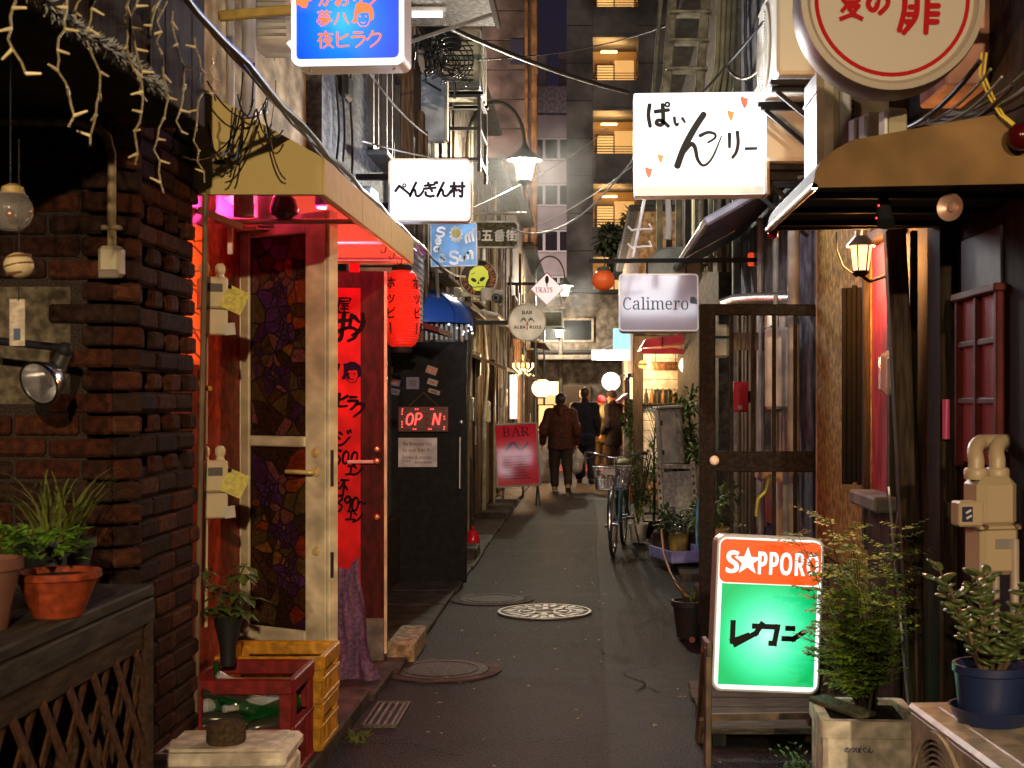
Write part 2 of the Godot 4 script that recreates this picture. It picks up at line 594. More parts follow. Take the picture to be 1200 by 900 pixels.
# ---------------------------------------------------------------- the setting
func ground():
	var asphalt := M("asphalt", lin(.058, .026, .02), .76, {"spec": .35, "t": "stones", "s": Vector3.ONE * .32, "t2": "blotch", "s2": Vector3.ONE * .35, "b": "stones", "bh": 4.5})
	var old := M("asphalt_old", lin(.062, .029, .022), .74, {"spec": .35, "t": "stones", "s": Vector3.ONE * .34, "t2": "blotch", "s2": Vector3.ONE * .9, "b": "stones", "bh": 2.2})
	var conc := M("paving", lin(.11, .09, .075), .75, {"t": "blotch", "s": Vector3.ONE * .8, "t2": "fine", "s2": Vector3.ONE * 4, "b": "grit", "bh": .25})
	struct("ground", G.new().box(v3(0, -.25, -60), v3(160, .5, 190)), asphalt)
	# patches of newer and older surface, each a thin sheet with a ragged edge
	var g := G.new()
	for a in [[.1, -4.0, .72, -30.4]]:
		var p := PackedVector2Array()
		for e in [[a[0], a[1], a[2], a[1]], [a[2], a[1], a[2], a[3]], [a[2], a[3], a[0], a[3]], [a[0], a[3], a[0], a[1]]]:
			for i in 8:
				p.append(Vector2(lerpf(e[0], e[2], i / 8.0), lerpf(e[1], e[3], i / 8.0)) + Vector2(rng.randf_range(-.02, .02), rng.randf_range(-.03, .03)))
		g.prism(p, .0005, .004, Transform3D(Basis(Vector3.RIGHT, Vector3.BACK, Vector3.DOWN), v3(0, .0045, 0)))
	struct("road_patch", g, old)
	# cracks
	var cm := plainm("crack_black", lin(.012, .01, .009), .9)
	var cg := G.new()
	var lay := Transform3D(Basis(Vector3.RIGHT, Vector3.FORWARD, Vector3.UP), Vector3.ZERO)
	for i in 26:
		var q := PackedVector2Array()
		var c := Vector2(rng.randf_range(-.9, .5), rng.randf_range(4.8, 17.0))
		var dirn := Vector2.from_angle(rng.randf() * TAU)
		for k in 9:
			q.append(c)
			dirn = dirn.rotated(rng.randf_range(-.7, .7))
			c += dirn * rng.randf_range(.05, .16)
		cg.stroke(q, rng.randf_range(.006, .013), .0092 + i * .0001, true, .6, lay)
	struct("road_crack", cg, cm)
	# the gutter strip along the left: concrete slabs with joints
	var pave := Node3D.new()
	name_it(pave, "pavement")
	pave.set_meta("kind", "structure")
	add_child(pave)
	var z := -7.6
	while z > -38.0:
		var l := rng.randf_range(.55, .95)
		part(pave, "slab", G.new().box(v3(-1.37 + rng.randf_range(-.01, .01), .01, z - l / 2), v3(.6, .05 + rng.randf() * .014, l - .014), .008), conc)
		z -= l
	# the raised concrete threshold of the bars on the left, near
	var kerbs := Node3D.new()
	name_it(kerbs, "kerb")
	kerbs.set_meta("kind", "structure")
	add_child(kerbs)
	part(kerbs, "slab", G.new().box(v3(-1.42, .03, -6.05), v3(.58, .1, 1.7), .012), conc)
	part(kerbs, "slab", G.new().box(v3(-1.33, .02, -7.35), v3(.44, .06, .8), .012), conc)
	for s in [[1.12, 7.2, .5, 1.3], [1.08, 9.0, .62, 2.1], [1.0, 11.6, .6, 2.6], [.95, 14.6, .7, 3.0], [.95, 18.0, .6, 3.4]]:
		part(kerbs, "slab", G.new().box(v3(s[0] + .1, .02, -s[1] - s[3] / 2), v3(s[2], .07, s[3] - .02), .012), conc)
	# the lit step block beside the red door, and the low steps further on
	var warm := M("yellow_lit_concrete", lin(.36, .29, .18), .8, {"t": "blotch", "s": Vector3.ONE * 2.5, "b": "grit", "bh": .3})  # yellow light on this step is put into its paler colour
	single("door_step", G.new().box(v3(0, .065, 0), v3(.17, .13, .62), .015), warm, "small concrete step block with yellow light in its colour in front of the dark red door", "step", v3(-1.12, 0, -8.25))
	single("door_step", G.new().box(v3(0, .07, 0), v3(.34, .14, .5), .015), conc, "flat concrete step on the left beyond the black door", "step", v3(-1.25, 0, -13.1))
	for i in 3:
		single("door_step", G.new().box(v3(0, .06, 0), v3(.34, .12, .45), .012), conc, ["long low brown step nearest to the red bar board", "low brown step behind the board's left leg", "small brown step farthest along, past the red bar board"][i], "step", v3(-1.22, 0, -17.4 - i * 1.15))
	# drain grating in the gutter
	var iron := M("iron", lin(.16, .14, .12), .5, {"t": "blotch", "s": Vector3.ONE * 9, "m": .7})
	var dr := thing("drain_grate", "narrow iron drain grate in the gutter beside the concrete threshold", "drain", v3(-1.0, .012, -6.65))
	part(dr, "frame", G.new().ring(rr(.17, .5, .005), rr(.145, .475, .004), -.012, .004, Transform3D(Basis(Vector3.RIGHT, Vector3.FORWARD, Vector3.UP), Vector3.ZERO)), iron)
	part(dr, "pit", G.new().box(v3(0, -.008, 0), v3(.14, .003, .47)), plainm("pit_black", lin(.01, .01, .01)))
	for i in 4:
		part(dr, "bar", G.new().box(v3(-.054 + i * .036, -.002, 0), v3(.014, .008, .47), .003), M("worn_steel", lin(.4, .36, .33), .35, {"m": .9, "t": "blotch"}))
	manholes()
	# litter
	var lv := G.new()
	for i in 110:
		var d := 4.6 + pow(rng.randf(), 1.5) * 12.0
		var x := rng.randf_range(-1.0, .8)
		var a := rng.randf() * TAU
		lv.leaf(v3(x, .008 + rng.randf() * .008, -d), v3(cos(a), .08, sin(a)), v3(.2, 1, .1), rng.randf_range(.012, .04), rng.randf_range(.008, .022), .12)
	struct("fallen_leaves", lv, M("dry_leaf", lin(.3, .23, .13), .7, {"s": Vector3.ONE * 5}), "stuff")
	var gr := G.new()
	for i in 60:
		var a := rng.randf() * TAU
		gr.leaf(v3(-1.07 + rng.randf_range(-.05, .05), .0, -6.15 + rng.randf_range(-.1, .1)), v3(cos(a), 1.2, sin(a)), v3(0, 1, .3), rng.randf_range(.02, .06), .012)
	struct("grass", gr, M("weed", lin(.09, .12, .03), .7, {"back": lin(.1, .14, .03)}), "stuff")

func manholes():
	var bright := M("manhole_worn", lin(.2, .18, .155), .5, {"t": "blotch", "s": Vector3.ONE * 7, "m": .35})
	var dark := M("manhole_dark", lin(.08, .07, .06), .6, {"t": "fine"})
	var m := thing("manhole_cover", "shiny metal manhole cover with a cast flower pattern, mid lane", "manhole", v3(-.325, .004, -9.86), .0)
	var flat := Basis(Vector3.RIGHT, Vector3.FORWARD, Vector3.UP)
	var X := Transform3D(flat, Vector3.ZERO)
	part(m, "plate", G.new().prism(disc(.335, 48), .0, .004, X), dark)
	part(m, "ring", G.new().ring(disc(.345, 48), disc(.325, 48), .0, .011, X), bright)
	part(m, "ring", G.new().ring(disc(.2, 40), disc(.185, 40), .004, .01, X), bright)
	part(m, "ring", G.new().ring(disc(.085, 24), disc(.072, 24), .004, .01, X), bright)
	var g := G.new()
	for i in 8:
		for k in 3:
			var a := TAU * (i + (k - 1) * .3) / 8
			var r: float = [.255, .27, .255][k]
			g.prism(disc(.046, 10, .022), .004, .0105, Transform3D(flat * Basis(Vector3.BACK, a), flat * (Basis(Vector3.BACK, a) * v3(r, 0, 0))))
		var b := TAU * i / 8
		g.prism(disc(.04, 10, .024), .004, .0105, Transform3D(flat * Basis(Vector3.BACK, b), flat * (Basis(Vector3.BACK, b) * v3(.134, 0, 0))))
	part(m, "cast_pattern", g, bright)
	var dull := M("manhole_dull", lin(.06, .042, .035), .7, {"t": "blotch", "s": Vector3.ONE * 5, "m": .3, "b": "grit", "bh": .3})
	for a in [[-.855, 7.75, .29, "plain concrete ringed manhole cover beside the yellow step block", .02], [-.76, 10.5, .27, "dull plain manhole cover just beyond the shiny one", .005]]:
		var o := thing("manhole_cover", a[3], "manhole", v3(a[0], .004, -a[1]))
		part(o, "collar", G.new().ring(disc(a[2] + .06, 40), disc(a[2] - .01, 40), -.003, .004 + a[4] * .1, X), M("collar", lin(.064, .043, .035), .85, {"t": "blotch", "b": "grit"}))
		part(o, "plate", G.new().prism(disc(a[2] - .016, 40), -.003, .006 + a[4] * .1, X), dull)
		part(o, "ring", G.new().ring(disc(a[2] - .07, 40), disc(a[2] - .082, 40), .004, .009 + a[4] * .1, X), dull)

# ---- the big buildings behind the lane
func towers():
	var warm := glow("balcony_lamp", v3(1.0, .5, .12), 2.2)
	var conc := M("tower_concrete", lin(.42, .39, .37), .85, {"t": "blotch", "s": Vector3.ONE * .06, "t2": "fine", "s2": Vector3.ONE * .7})
	# grey tower with a stack of lit balconies; its face at 62 m, a bay between px 695 and 747
	var t := thing("apartment_tower", "tall grey apartment tower with a column of amber lit balconies", "building", v3(2.2, 0, -66))
	var d := 62.0
	var x0 := ax(664, d)
	var x1 := ax(695, d)
	var x2 := ax(748, d)
	wpart(t, "wall", G.new().box(v3((x0 + x1) / 2, 15, -65), v3(x1 - x0, 30, 6)), conc)
	wpart(t, "wall", G.new().box(v3(x2 + 4.5, 15, -65), v3(9, 30, 6)), conc)
	wpart(t, "wall", G.new().box(v3((x1 + x2) / 2, 15, -66.2), v3(x2 - x1, 30, 3)), M("tower_inner", lin(.5, .33, .16), .8, {"t": ""}))
	var jm := plainm("joint_dark", lin(.05, .045, .04), .9)
	var jj := G.new()
	for i in 10:
		var yy := ay(30 + i * 44.0, d)
		jj.box(v3((x0 + x1) / 2, yy, -61.99), v3(x1 - x0, .035, .03))
		jj.box(v3(x2 + 4.5, yy, -61.99), v3(9, .035, .03))
	wpart(t, "panel_joint", jj, jm)
	for i in range(-1, 5):
		var yf := ay(100 + i * 86.0 - 6.0, d)      # top of each parapet
		wpart(t, "parapet", G.new().box(v3((x1 + x2) / 2, yf - .62, -62.05), v3(x2 - x1 + .02, 1.25, .16), .01), conc)
		wpart(t, "floor_slab", G.new().box(v3((x1 + x2) / 2, yf - 1.3, -63.4), v3(x2 - x1, .16, 2.6)), conc)
		var f := wpart(t, "balcony_door", G.new().box(v3(x1 + 1.5, yf + .42, -64.6), v3(.95, 2.3, .06), .02), glow("balcony_door_glow", v3(.62, .33, .1), 1.0))  # door panel given an amber glow to brighten the balcony
		var win := wpart(t, "window", G.new().ring(rr(.9, 1.3, .02), rr(.78, 1.18, .02), -64.68, -64.55, Transform3D(Basis(), v3(x1 + .6, yf + .75, 0))), M("bronze_frame", lin(.12, .08, .05), .5))
		wpart(win, "pane", G.new().box(v3(x1 + .6, yf + .75, -64.66), v3(.78, 1.18, .02)), glow("tower_window_lit", v3(.8, .45, .14), 1.0))
		var slats := G.new()
		for k in 9:
			slats.box(v3(x1 + .6, yf + .2 + k * .13, -64.62), v3(.78, .03, .02))
		wpart(t, "louvre", slats, M("bronze_slat", lin(.16, .09, .04), .5))
		wpart(t, "ceiling_lamp", G.new().box(v3(x1 + .75, yf + 1.56, -62.9), v3(.75, .07, .22), .02), warm)
		for k in 3:
			wpart(t, "railing", G.new().box(v3((x1 + x2) / 2, yf + .1 + k * .12, -62.05), v3(x2 - x1, .03, .03)), M("rail_dark", lin(.05, .04, .035), .5))
		area(t, v3(x1 + .75, yf + 1.5, -62.9) - t.position, Vector2(.8, .3), v3(1.0, .58, .2), 200.0, .0, PI / 2)
	# white apartment block behind, in bands
	var w := M("white_tile", lin(.62, .52, .58), .7, {"t": "cloudy", "s": Vector3.ONE * .08})
	var a := thing("white_apartments", "pale mauve apartment block of white bands between two towers", "building", v3(-1.5, 0, -84))
	var e := 80.0
	var w0 := ax(600, e)
	var w1 := ax(668, e)
	wpart(a, "wall", G.new().box(v3((w0 + w1) / 2, ay(100, e) / 2, -84.2), v3(w1 - w0, ay(100, e), 8)), M("white_tile_back", lin(.4, .34, .38), .7))
	wpart(a, "roof_tower", G.new().box(v3(ax(662, e), ay(45, e) / 2, -86), v3(.9, ay(45, e), 6)), w)
	wpart(a, "chimney", G.new().box(v3(ax(634, e), ay(70, e) - 1, -83), v3(.5, 4, .8)), w)
	for i in 7:
		var y := ay(148 + i * 54.0, e)
		wpart(a, "band", G.new().box(v3((w0 + w1) / 2, y, -80.1), v3(w1 - w0, 1.35, .3), .02), w)
		for k in 3:
			var wx := ax(639 + k * 17.0 - 10, e)
			var fr := wpart(a, "window", G.new().ring(rr(.84, 1.28, .01), rr(.72, 1.14, .01), -80.18, -80.04, Transform3D(Basis(), v3(wx, y - 1.34, 0))), plainm("white_frame", lin(.7, .66, .7), .5))
			wpart(fr, "pane", G.new().box(v3(wx, y - 1.34, -80.12), v3(.72, 1.14, .02)), plainm("night_pane", lin(.03, .025, .03), .1))
	# dark building on the left, panelled, with an orange lit pipe at its corner
	var b := thing("dark_tower", "tall dark brown panelled building rising behind the left houses", "building", v3(-3.6, 0, -50))
	var q := 47.0
	var b0 := ax(505, q)
	var b1 := ax(622, q)
	var bm := M("dark_panel", lin(.2, .14, .12), .75, {"t": "blotch", "s": Vector3.ONE * .12})
	wpart(b, "wall", G.new().box(v3((b0 + b1) / 2, 9, -50.2), v3(b1 - b0, 18, 6)), plainm("joint_dark2", lin(.04, .03, .028)))
	for r in 16:
		for k in 2:
			var pw := (b1 - b0) / 2
			wpart(b, "panel", G.new().box(v3(b0 + pw * (k + .5), 1.2 + r * 1.04, -47.15), v3(pw - .03, 1.01, .12), .015), bm)
	wpart(b, "louvre_window", G.new().box(v3(ax(606, q), ay(60, q), -47.05), v3(.5, .9, .1), .02), plainm("bluish_pane", lin(.05, .045, .07), .2))
	var orange := M("orange_lit_wall", lin(.3, .14, .05), .7, {"t": "blotch", "s": Vector3.ONE * .3})  # orange light on the corner is put into this colour
	wpart(b, "corner_column", G.new().box(v3(ax(617, q), 9, -46.95), v3(.12, 18, .2), .02), orange)
	wpart(b, "drain_pipe", G.new().rod(v3(ax(626, q), 0, -46.9), v3(ax(626, q), 18, -46.9), .1, -1, 10), orange)
	for i in 5:
		wpart(b, "pipe_clip", G.new().box(v3(ax(627, q), 3.5 + i * 3.2, -46.85), v3(.2, .35, .22), .03), orange)
	# the house that closes the lane
	var h := thing("end_house", "brownish plaster house closing the far end of the lane", "building", v3(0, 0, -44))
	var hm := M("end_plaster", lin(.3, .23, .17), .85, {"t": "blotch", "s": Vector3.ONE * .5, "b": "grit"})
	var k := 42.0
	wpart(h, "wall", G.new().box(v3(0, ay(345, k) / 2, -44), v3(9, ay(345, k), 4)), hm)
	wpart(h, "roof_edge", G.new().box(v3(0, ay(342, k), -43.9), v3(9.2, .12, 4.4), .02), plainm("roof_dark", lin(.05, .045, .04)))
	wpart(h, "band", G.new().box(v3(0, ay(412, k), -41.93), v3(8.9, .1, .12), .02), plainm("roof_dark", lin(.05, .045, .04)))
	wpart(h, "shop_canopy", G.new().box(v3(0, ay(420, k), -41.6), v3(7.5, .14, .7), .02), M("canopy_tin", lin(.25, .2, .15), .6))
	for wx in [677.0, 640.0]:
		var o := v3(ax(wx, k), ay(387, k), 0)
		var fr := wpart(h, "window", G.new().ring(rr(1.0, .76, .02), rr(.86, .62, .02), -42.03, -41.9, Transform3D(Basis(), o)), M("window_wood", lin(.4, .3, .22), .6))
		wpart(fr, "pane", G.new().box(v3(o.x, o.y, -41.97), v3(.86, .62, .03)), plainm("board_black", lin(.02, .02, .02)))
	wpart(h, "door", G.new().box(v3(ax(676, k), 1.0, -41.95), v3(.9, 2.0, .12), .02), plainm("shop_door", lin(.16, .1, .06)))
	wpart(h, "shop_window", G.new().box(v3(ax(646, k), 1.2, -41.95), v3(1.3, 1.2, .1), .02), glow("shop_warm", v3(1.0, .45, .16), 1.1))
	wpart(h, "drain_pipe", G.new().rod(v3(ax(657, k), 0, -41.9), v3(ax(657, k), 4.8, -41.9), .07), hm)

# one storeyed bar house: its front stands at x = front and looks across the lane
func house(called: String, label: String, side: float, front: float, d0: float, d1: float, h: float, m: Material) -> Node3D:
	var dep := 3.0
	var o := thing(called, label, "building", v3(side * (front + dep / 2), 0, -(d0 + d1) / 2))
	part(o, "wall", G.new().box(v3(0, h / 2, 0), v3(dep, h, d1 - d0 - .02)), m)
	part(o, "roof", G.new().box(v3(-side * .12, h + .05, 0), v3(dep + .3, .1, d1 - d0 - .03), .02), M("roof_felt", lin(.06, .055, .05), .9))
	return o

func wall_window(o: Node3D, side: float, x: float, y0: float, y1: float, d0: float, d1: float, pane: Material, frame: Material, bars := 1, shelf := false):
	var cx := -side * .0
	var c := v3(x - side * .015, (y0 + y1) / 2, -(d0 + d1) / 2)
	var turn := Basis(Vector3.UP, -side * PI / 2)   # local +z looks into the lane
	var w := d1 - d0
	var h := y1 - y0
	var fr := wpart(o, "window", G.new().ring(rr(w, h, .008), rr(w - .08, h - .08, .006), -.03, .03, Transform3D(turn, c)), frame)
	wpart(fr, "pane", G.new().prism(rr(w - .08, h - .08, .006), -.02, -.008, Transform3D(turn, c)), pane)
	for i in bars:
		wpart(fr, "glazing_bar", G.new().prism(rr(.03, h - .08, .004), -.01, .014, Transform3D(turn, c + turn * v3((i + 1.0) / (bars + 1) * w - w / 2, 0, 0))), frame)
	if shelf:
		wpart(fr, "sill", G.new().box(c + turn * v3(0, -h / 2 - .03, .06), v3(.16, .04, w + .1), .008), frame)

func wall_door(o: Node3D, side: float, x: float, h: float, d0: float, d1: float, m: Material, frame: Material):
	var c := v3(x - side * .01, h / 2 + .1, -(d0 + d1) / 2)
	var turn := Basis(Vector3.UP, -side * PI / 2)
	var w := d1 - d0
	var dr := wpart(o, "door", G.new().prism(rr(w - .1, h - .06, .006), -.03, .02, Transform3D(turn, c)), m)
	wpart(dr, "frame", G.new().ring(rr(w, h, .006), rr(w - .1, h - .1, .006), -.05, .05, Transform3D(turn, c)), frame)
	wpart(dr, "handle", G.new().rod(c + turn * v3(w / 2 - .12, -.1, .06), c + turn * v3(w / 2 - .12, .12, .06), .012), plainm("steel", lin(.5, .48, .45), .3, .9))

func left_buildings():
	var dark := M("dark_wood", lin(.06, .042, .03), .7, {"t": "blotch", "s": v3(9, .6, 9), "b": "fine"})
	var night := plainm("night_pane", lin(.03, .025, .03), .1)
	# the bar with the cream awning (its near part in left_doors), its upper floor of cracked cream plaster
	var cream := M("cream_plaster", lin(.6, .49, .29), .85, {"t": "blotch", "s": v3(1, .8, .5), "b": "grit", "bh": .5})
	var a := house("plaster_bar", "cream plaster bar house behind the cream awning, with two open doors", -1, 1.75, 5.22, 8.3, 5.6, cream)
	wpart(a, "red_front", G.new().box(v3(-1.725, 1.25, -6.72), v3(.05, 2.5, 3.0), .004), M("red_front", lin(.42, .045, .02), .5, {"t": "blotch", "s": Vector3.ONE * 2}))
	for p in [[6.7, .036], [6.35, .02]]:
		wpart(a, "drain_pipe", G.new().rod(v3(-1.7, 2.75, -p[0]), v3(-1.7, 5.4, -p[0]), p[1], -1, 10), M("grey_pipe", lin(.36, .34, .3), .5))
	var vent := wpart(a, "vent_box", G.new().box(v3(-1.66, ay(38, 7.4), -7.1), v3(.22, .36, .34), .02), M("beige_plastic", lin(.5, .45, .34), .5))
	for i in 9:
		wpart(vent, "louvre", G.new().box(v3(-1.66, ay(38, 7.4) - .14 + i * .035, -6.925), v3(.19, .012, .012)), M("beige_dark", lin(.3, .27, .2), .5))
	var cr := G.new()   # cracks run over the plaster
	for k in 7:
		var p := PackedVector3Array()
		var y := rng.randf_range(3.0, 4.6)
		var z := rng.randf_range(-7.9, -6.3)
		for i in 7:
			p.append(v3(-1.7495, y, z))
			y -= rng.randf_range(.03, .12)
			z += rng.randf_range(-.06, .06)
		cr.tube(p, .0028, 4)
	wpart(a, "crack", cr, plainm("crack_dark", lin(.08, .06, .035)))
	# grey roughcast house, lit by the white sign
	var rough := M("roughcast", lin(.42, .42, .45), .62, {"t": "blotch", "s": v3(3, 3, 1.0), "t2": "grit", "s2": v3(5, 4, 1.4), "b": "grit", "bh": 6.0})
	var b := house("roughcast_house", "grey roughcast house lit bright by the white box sign", -1, 1.66, 8.32, 11.6, 5.9, rough)
	wall_window(b, -1, -1.66, 3.45, 4.35, 10.05, 10.75, night, M("dark_frame", lin(.05, .05, .05), .4), 1, true)
	wall_window(b, -1, -1.66, 2.95, 4.3, 11.0, 11.5, plainm("blue_pane", lin(.04, .045, .06), .15), M("dark_frame", lin(.05, .05, .05), .4), 1)
	wpart(b, "meter_box", G.new().box(v3(-1.6, ay(250, 9.6), -9.62), v3(.14, .36, .28), .015), M("pale_box", lin(.42, .46, .5), .45))
	wpart(b, "plinth", G.new().box(v3(-1.63, .3, -10), v3(.08, .6, 3.2), .01), dark)
	wall_door(b, -1, -1.64, 2.1, 8.6, 9.3, plainm("shop_door", lin(.16, .1, .06)), dark)
	# the crooked row beyond: boards, cream doors, meter cupboards
	var names := ["dark plank bar house behind the black door", "narrow timber bar house beside the red board", "tall plaster bar house with the chandelier front", "brown bar house next to the glowing round lantern", "last dark bar house on the left, near the end house"]
	var spans := [[11.62, 14.9, 5.0, 1.52], [14.92, 19.0, 5.3, 1.5], [19.02, 24.0, 4.9, 1.5], [24.02, 30.0, 5.4, 1.48], [30.02, 38.5, 5.0, 1.5]]
	var woods := [M("brown_boards", lin(.16, .1, .06), .75, {"t": "blotch", "s": v3(6, .5, 6), "b": "fine"}), M("tan_boards", lin(.22, .15, .09), .75, {"t": "blotch", "s": v3(5, .5, 5), "b": "fine"}), M("old_plaster", lin(.22, .18, .14), .85, {"t": "blotch", "s": Vector3.ONE * .8, "b": "grit"})]
	for i in 5:
		var s = spans[i]
		var o := house("bar_house", names[i], -1, s[3], s[0], s[1], s[2], [woods[0], woods[2], woods[2], woods[0], woods[2]][i])
		o.set_meta("group", "bar houses lining the lane")
		var d: float = s[0] + .15
		while d < s[1] - .2:      # upright boards, some missing, of uneven tone and width
			var w := rng.randf_range(.12, .34)
			if rng.randf() < .8:
				var top := rng.randf_range(2.2, 2.7) if rng.randf() < .6 else rng.randf_range(3.4, 4.6)
				wpart(o, "board", G.new().box(v3(-s[3] + rng.randf_range(.012, .04), top / 2 + .08, -d - w / 2), v3(.05, top, w - .012), .006), woods[rng.randi() % 2])
			d += w
		d = s[0] + .5
		wall_door(o, -1, -s[3] + .07, 2.05, d, d + .8, [M("cream_door", lin(.38, .32, .2), .5), plainm("shop_door", lin(.16, .1, .06))][i % 2], dark)
		wall_window(o, -1, -s[3] + .07, 2.75, 3.5, d + .3, d + 1.3, night, woods[1], 2, true)
		wpart(o, "eave", G.new().box(v3(-s[3] + .2, 2.5 + .12 * i, -(s[0] + s[1]) / 2 - .3), v3(.45, .05, (s[1] - s[0]) * .6), .01, Basis(Vector3.BACK, -.2)), M("tin_eave", lin(.2, .17, .14), .5))

func right_buildings():
	var dark := M("dark_wood", lin(.06, .042, .03), .7)
	var night := plainm("night_pane", lin(.03, .025, .03), .1)
	var stain := M("stained_wall", lin(.055, .04, .03), .85, {"spec": .2, "t": "blotch", "s": Vector3.ONE * 1.5, "t2": "cloudy", "s2": v3(8, .5, 8), "b": "grit", "bh": .4})
	# the nearest house on the right: dark timber below, dirty wall above
	var a := house("timber_bar", "dark timber bar house at the right edge, under the brown canopy", 1, 1.48, 3.9, 8.46, 5.7, stain)
	var ochre := M("ochre_stucco", lin(.58, .36, .1), .85, {"t": "blotch", "s": Vector3.ONE * 2.2, "t2": "fine", "s2": Vector3.ONE * 9, "b": "fine", "bh": .8})
	wpart(a, "stucco_panel", G.new().box(v3(1.46, 1.62, -7.62), v3(.05, 2.0, 1.62), .01), ochre)
	wpart(a, "stucco_panel", G.new().box(v3(1.46, .33, -7.62), v3(.05, .56, 1.62), .01), M("dark_lower_stucco", lin(.16, .12, .06), .9, {"t": "blotch", "b": "fine"}))  # lower panel in a darker brown
	wpart(a, "corner_trim", G.new().box(v3(1.452, 1.45, -8.44), v3(.045, 2.9, .05), .006), M("trim_grey", lin(.4, .34, .3), .6))
	wpart(a, "stone_base", G.new().box(v3(1.45, .55, -6.5), v3(.07, 1.1, .62), .02), M("pinkish_stone", lin(.06, .036, .028), .85, {"t": "blotch", "s": v3(4, 1, 4), "b": "grit", "bh": .6}))
	# red panelled door with its frame
	var red := M("red_door", lin(.38, .03, .045), .45, {"t": "blotch", "s": v3(3, .5, 3)})
	var dr := wpart(a, "door", G.new().box(v3(1.455, 1.72, -6.58), v3(.03, 1.25, .5), .008), red)
	for s in [6.87, 6.29]:
		wpart(dr, "frame", G.new().box(v3(1.44, 1.6, -s), v3(.07, 1.6, .07), .008), dark)
	wpart(dr, "frame", G.new().box(v3(1.44, 2.38, -6.58), v3(.07, .06, .66), .008), dark)
	wpart(dr, "sill", G.new().box(v3(1.4, 1.08, -6.5), v3(.16, .07, .6), .012), M("grey_wood", lin(.17, .14, .12), .8))
	# dark uprights and the wide timber post
	var posts := [[5.85, .16, 2.25, .045], [5.62, .2, 2.3, .02], [5.38, .22, 2.3, .05]]
	for p in posts:
		wpart(a, "board", G.new().box(v3(1.45, p[2] / 2 + .05, -p[0]), v3(.08 + p[3], p[2], p[1] - .015), .01), M("black_brown", lin(.034, .024, .015), .8, {"spec": .2, "t": "blotch", "s": v3(7, .6, 7)}))
	# the near entrance: frame, dim upper panel, barred red lit window
	var w := wpart(a, "entrance", G.new().box(v3(1.47, 1.15, -4.75), v3(.04, 2.3, 1.05), .005), M("entrance_wood", lin(.022, .01, .008), .8, {"spec": .2, "t": "blotch", "s": v3(8, .7, 8)}))
	wpart(w, "fanlight", G.new().box(v3(1.445, ay(312, 4.95), -4.93), v3(.012, .24, .5), .004), M("frosted", lin(.04, .04, .048), .6, {"spec": .3, "t": "blotch", "s": v3(9, 1, 9)}))
	wpart(w, "lintel", G.new().box(v3(1.43, ay(344, 4.95), -4.93), v3(.05, .03, .56), .006), M("red_wood", lin(.09, .014, .012), .6))
	wpart(w, "pane", G.new().box(v3(1.447, ay(445, 4.95), -4.93), v3(.01, .62, .5)), glow("red_pane", v3(.045, .004, .004), 1.0))
	for z in [4.68, 4.93, 5.18]:
		wpart(w, "muntin", G.new().box(v3(1.435, ay(445, 4.95), -z), v3(.035, .66, .035), .006), M("red_wood", lin(.09, .014, .012), .6))
	for y in [ay(402, 4.95), ay(470, 4.95), ay(345, 4.95)]:
		wpart(w, "muntin", G.new().box(v3(1.437, y, -4.93), v3(.03, .025, .5), .005), M("red_wood", lin(.09, .014, .012), .6))
	wpart(w, "neon_tube", G.new().rod(v3(1.4, ay(515, 5.2), -5.25), v3(1.4, ay(468, 5.2), -5.25), .014), glow("pink_neon", v3(.16, .012, .025), 1.0))
	omni(w, v3(1.32, ay(490, 5.2), -5.1) - a.position, v3(1.0, .06, .12), .1, .03)
	# upper storey bay of pinkish plaster
	wpart(a, "bay_wall", G.new().box(v3(1.85, 3.3, -5.15), v3(1.06, 1.14, .4), .01), M("pink_plaster", lin(.5, .26, .2), .8, {"t": "cloudy"}))
	# the blue grey house behind the gate
	var blue := M("blue_plaster", lin(.17, .17, .23), .8, {"t": "blotch", "s": Vector3.ONE * .8, "b": "grit"})
	var b := house("blue_grey_house", "blue grey plaster house behind the dark gate", 1, 1.5, 8.48, 13.4, 6.2, blue)
	wpart(b, "corner_post", G.new().box(v3(1.47, 3.1, -13.3), v3(.09, 6.2, .12), .01), M("grey_pipe", lin(.36, .34, .3), .5))
	var rdoor := wpart(b, "door", G.new().box(v3(1.47, 1.45, -10.7), v3(.06, 1.75, .85), .01), M("red_paint", lin(.45, .03, .03), .35, {"t": "blotch", "s": Vector3.ONE * 2}))
	wpart(rdoor, "pane", G.new().box(v3(1.435, 1.65, -10.7), v3(.015, 1.0, .4), .004), plainm("dark_glass", lin(.05, .05, .06), .06))
	wpart(rdoor, "frame", G.new().box(v3(1.45, 1.45, -10.2), v3(.09, 1.9, .07), .01), M("trim_grey", lin(.4, .34, .3), .6))
	wpart(rdoor, "frame", G.new().box(v3(1.45, 1.45, -11.2), v3(.09, 1.9, .07), .01), M("trim_grey", lin(.4, .34, .3), .6))
	for z in [11.5, 11.75, 12.05, 12.3, 12.7]:
		wpart(b, "board", G.new().box(v3(1.46, 1.2, -z), v3(.1, 2.4, .16), .01), M("brown_boards", lin(.16, .1, .06), .75))
	# low roof over the passage, seen from below
	var er := wpart(b, "eave", G.new().box(v3(1.12, ay(268, 11), -11.0), v3(.75, .06, 3.6), .015, Basis(Vector3.BACK, .52)), M("dark_tin", lin(.14, .13, .16), .45))
	for i in 3:
		wpart(er, "rafter", G.new().beam(v3(1.48, 3.2, -10 - i), v3(.82, 2.8, -10 - i), .05, .07), dark)
	# timber house with the slatted upper front and the steel stair
	var c := house("slatted_house", "dark house with upright slats upstairs and a steel stair", 1, 1.3, 13.42, 19.6, 6.0, M("dark_panel_wall", lin(.1, .08, .065), .8, {"t": "blotch", "b": "fine"}))
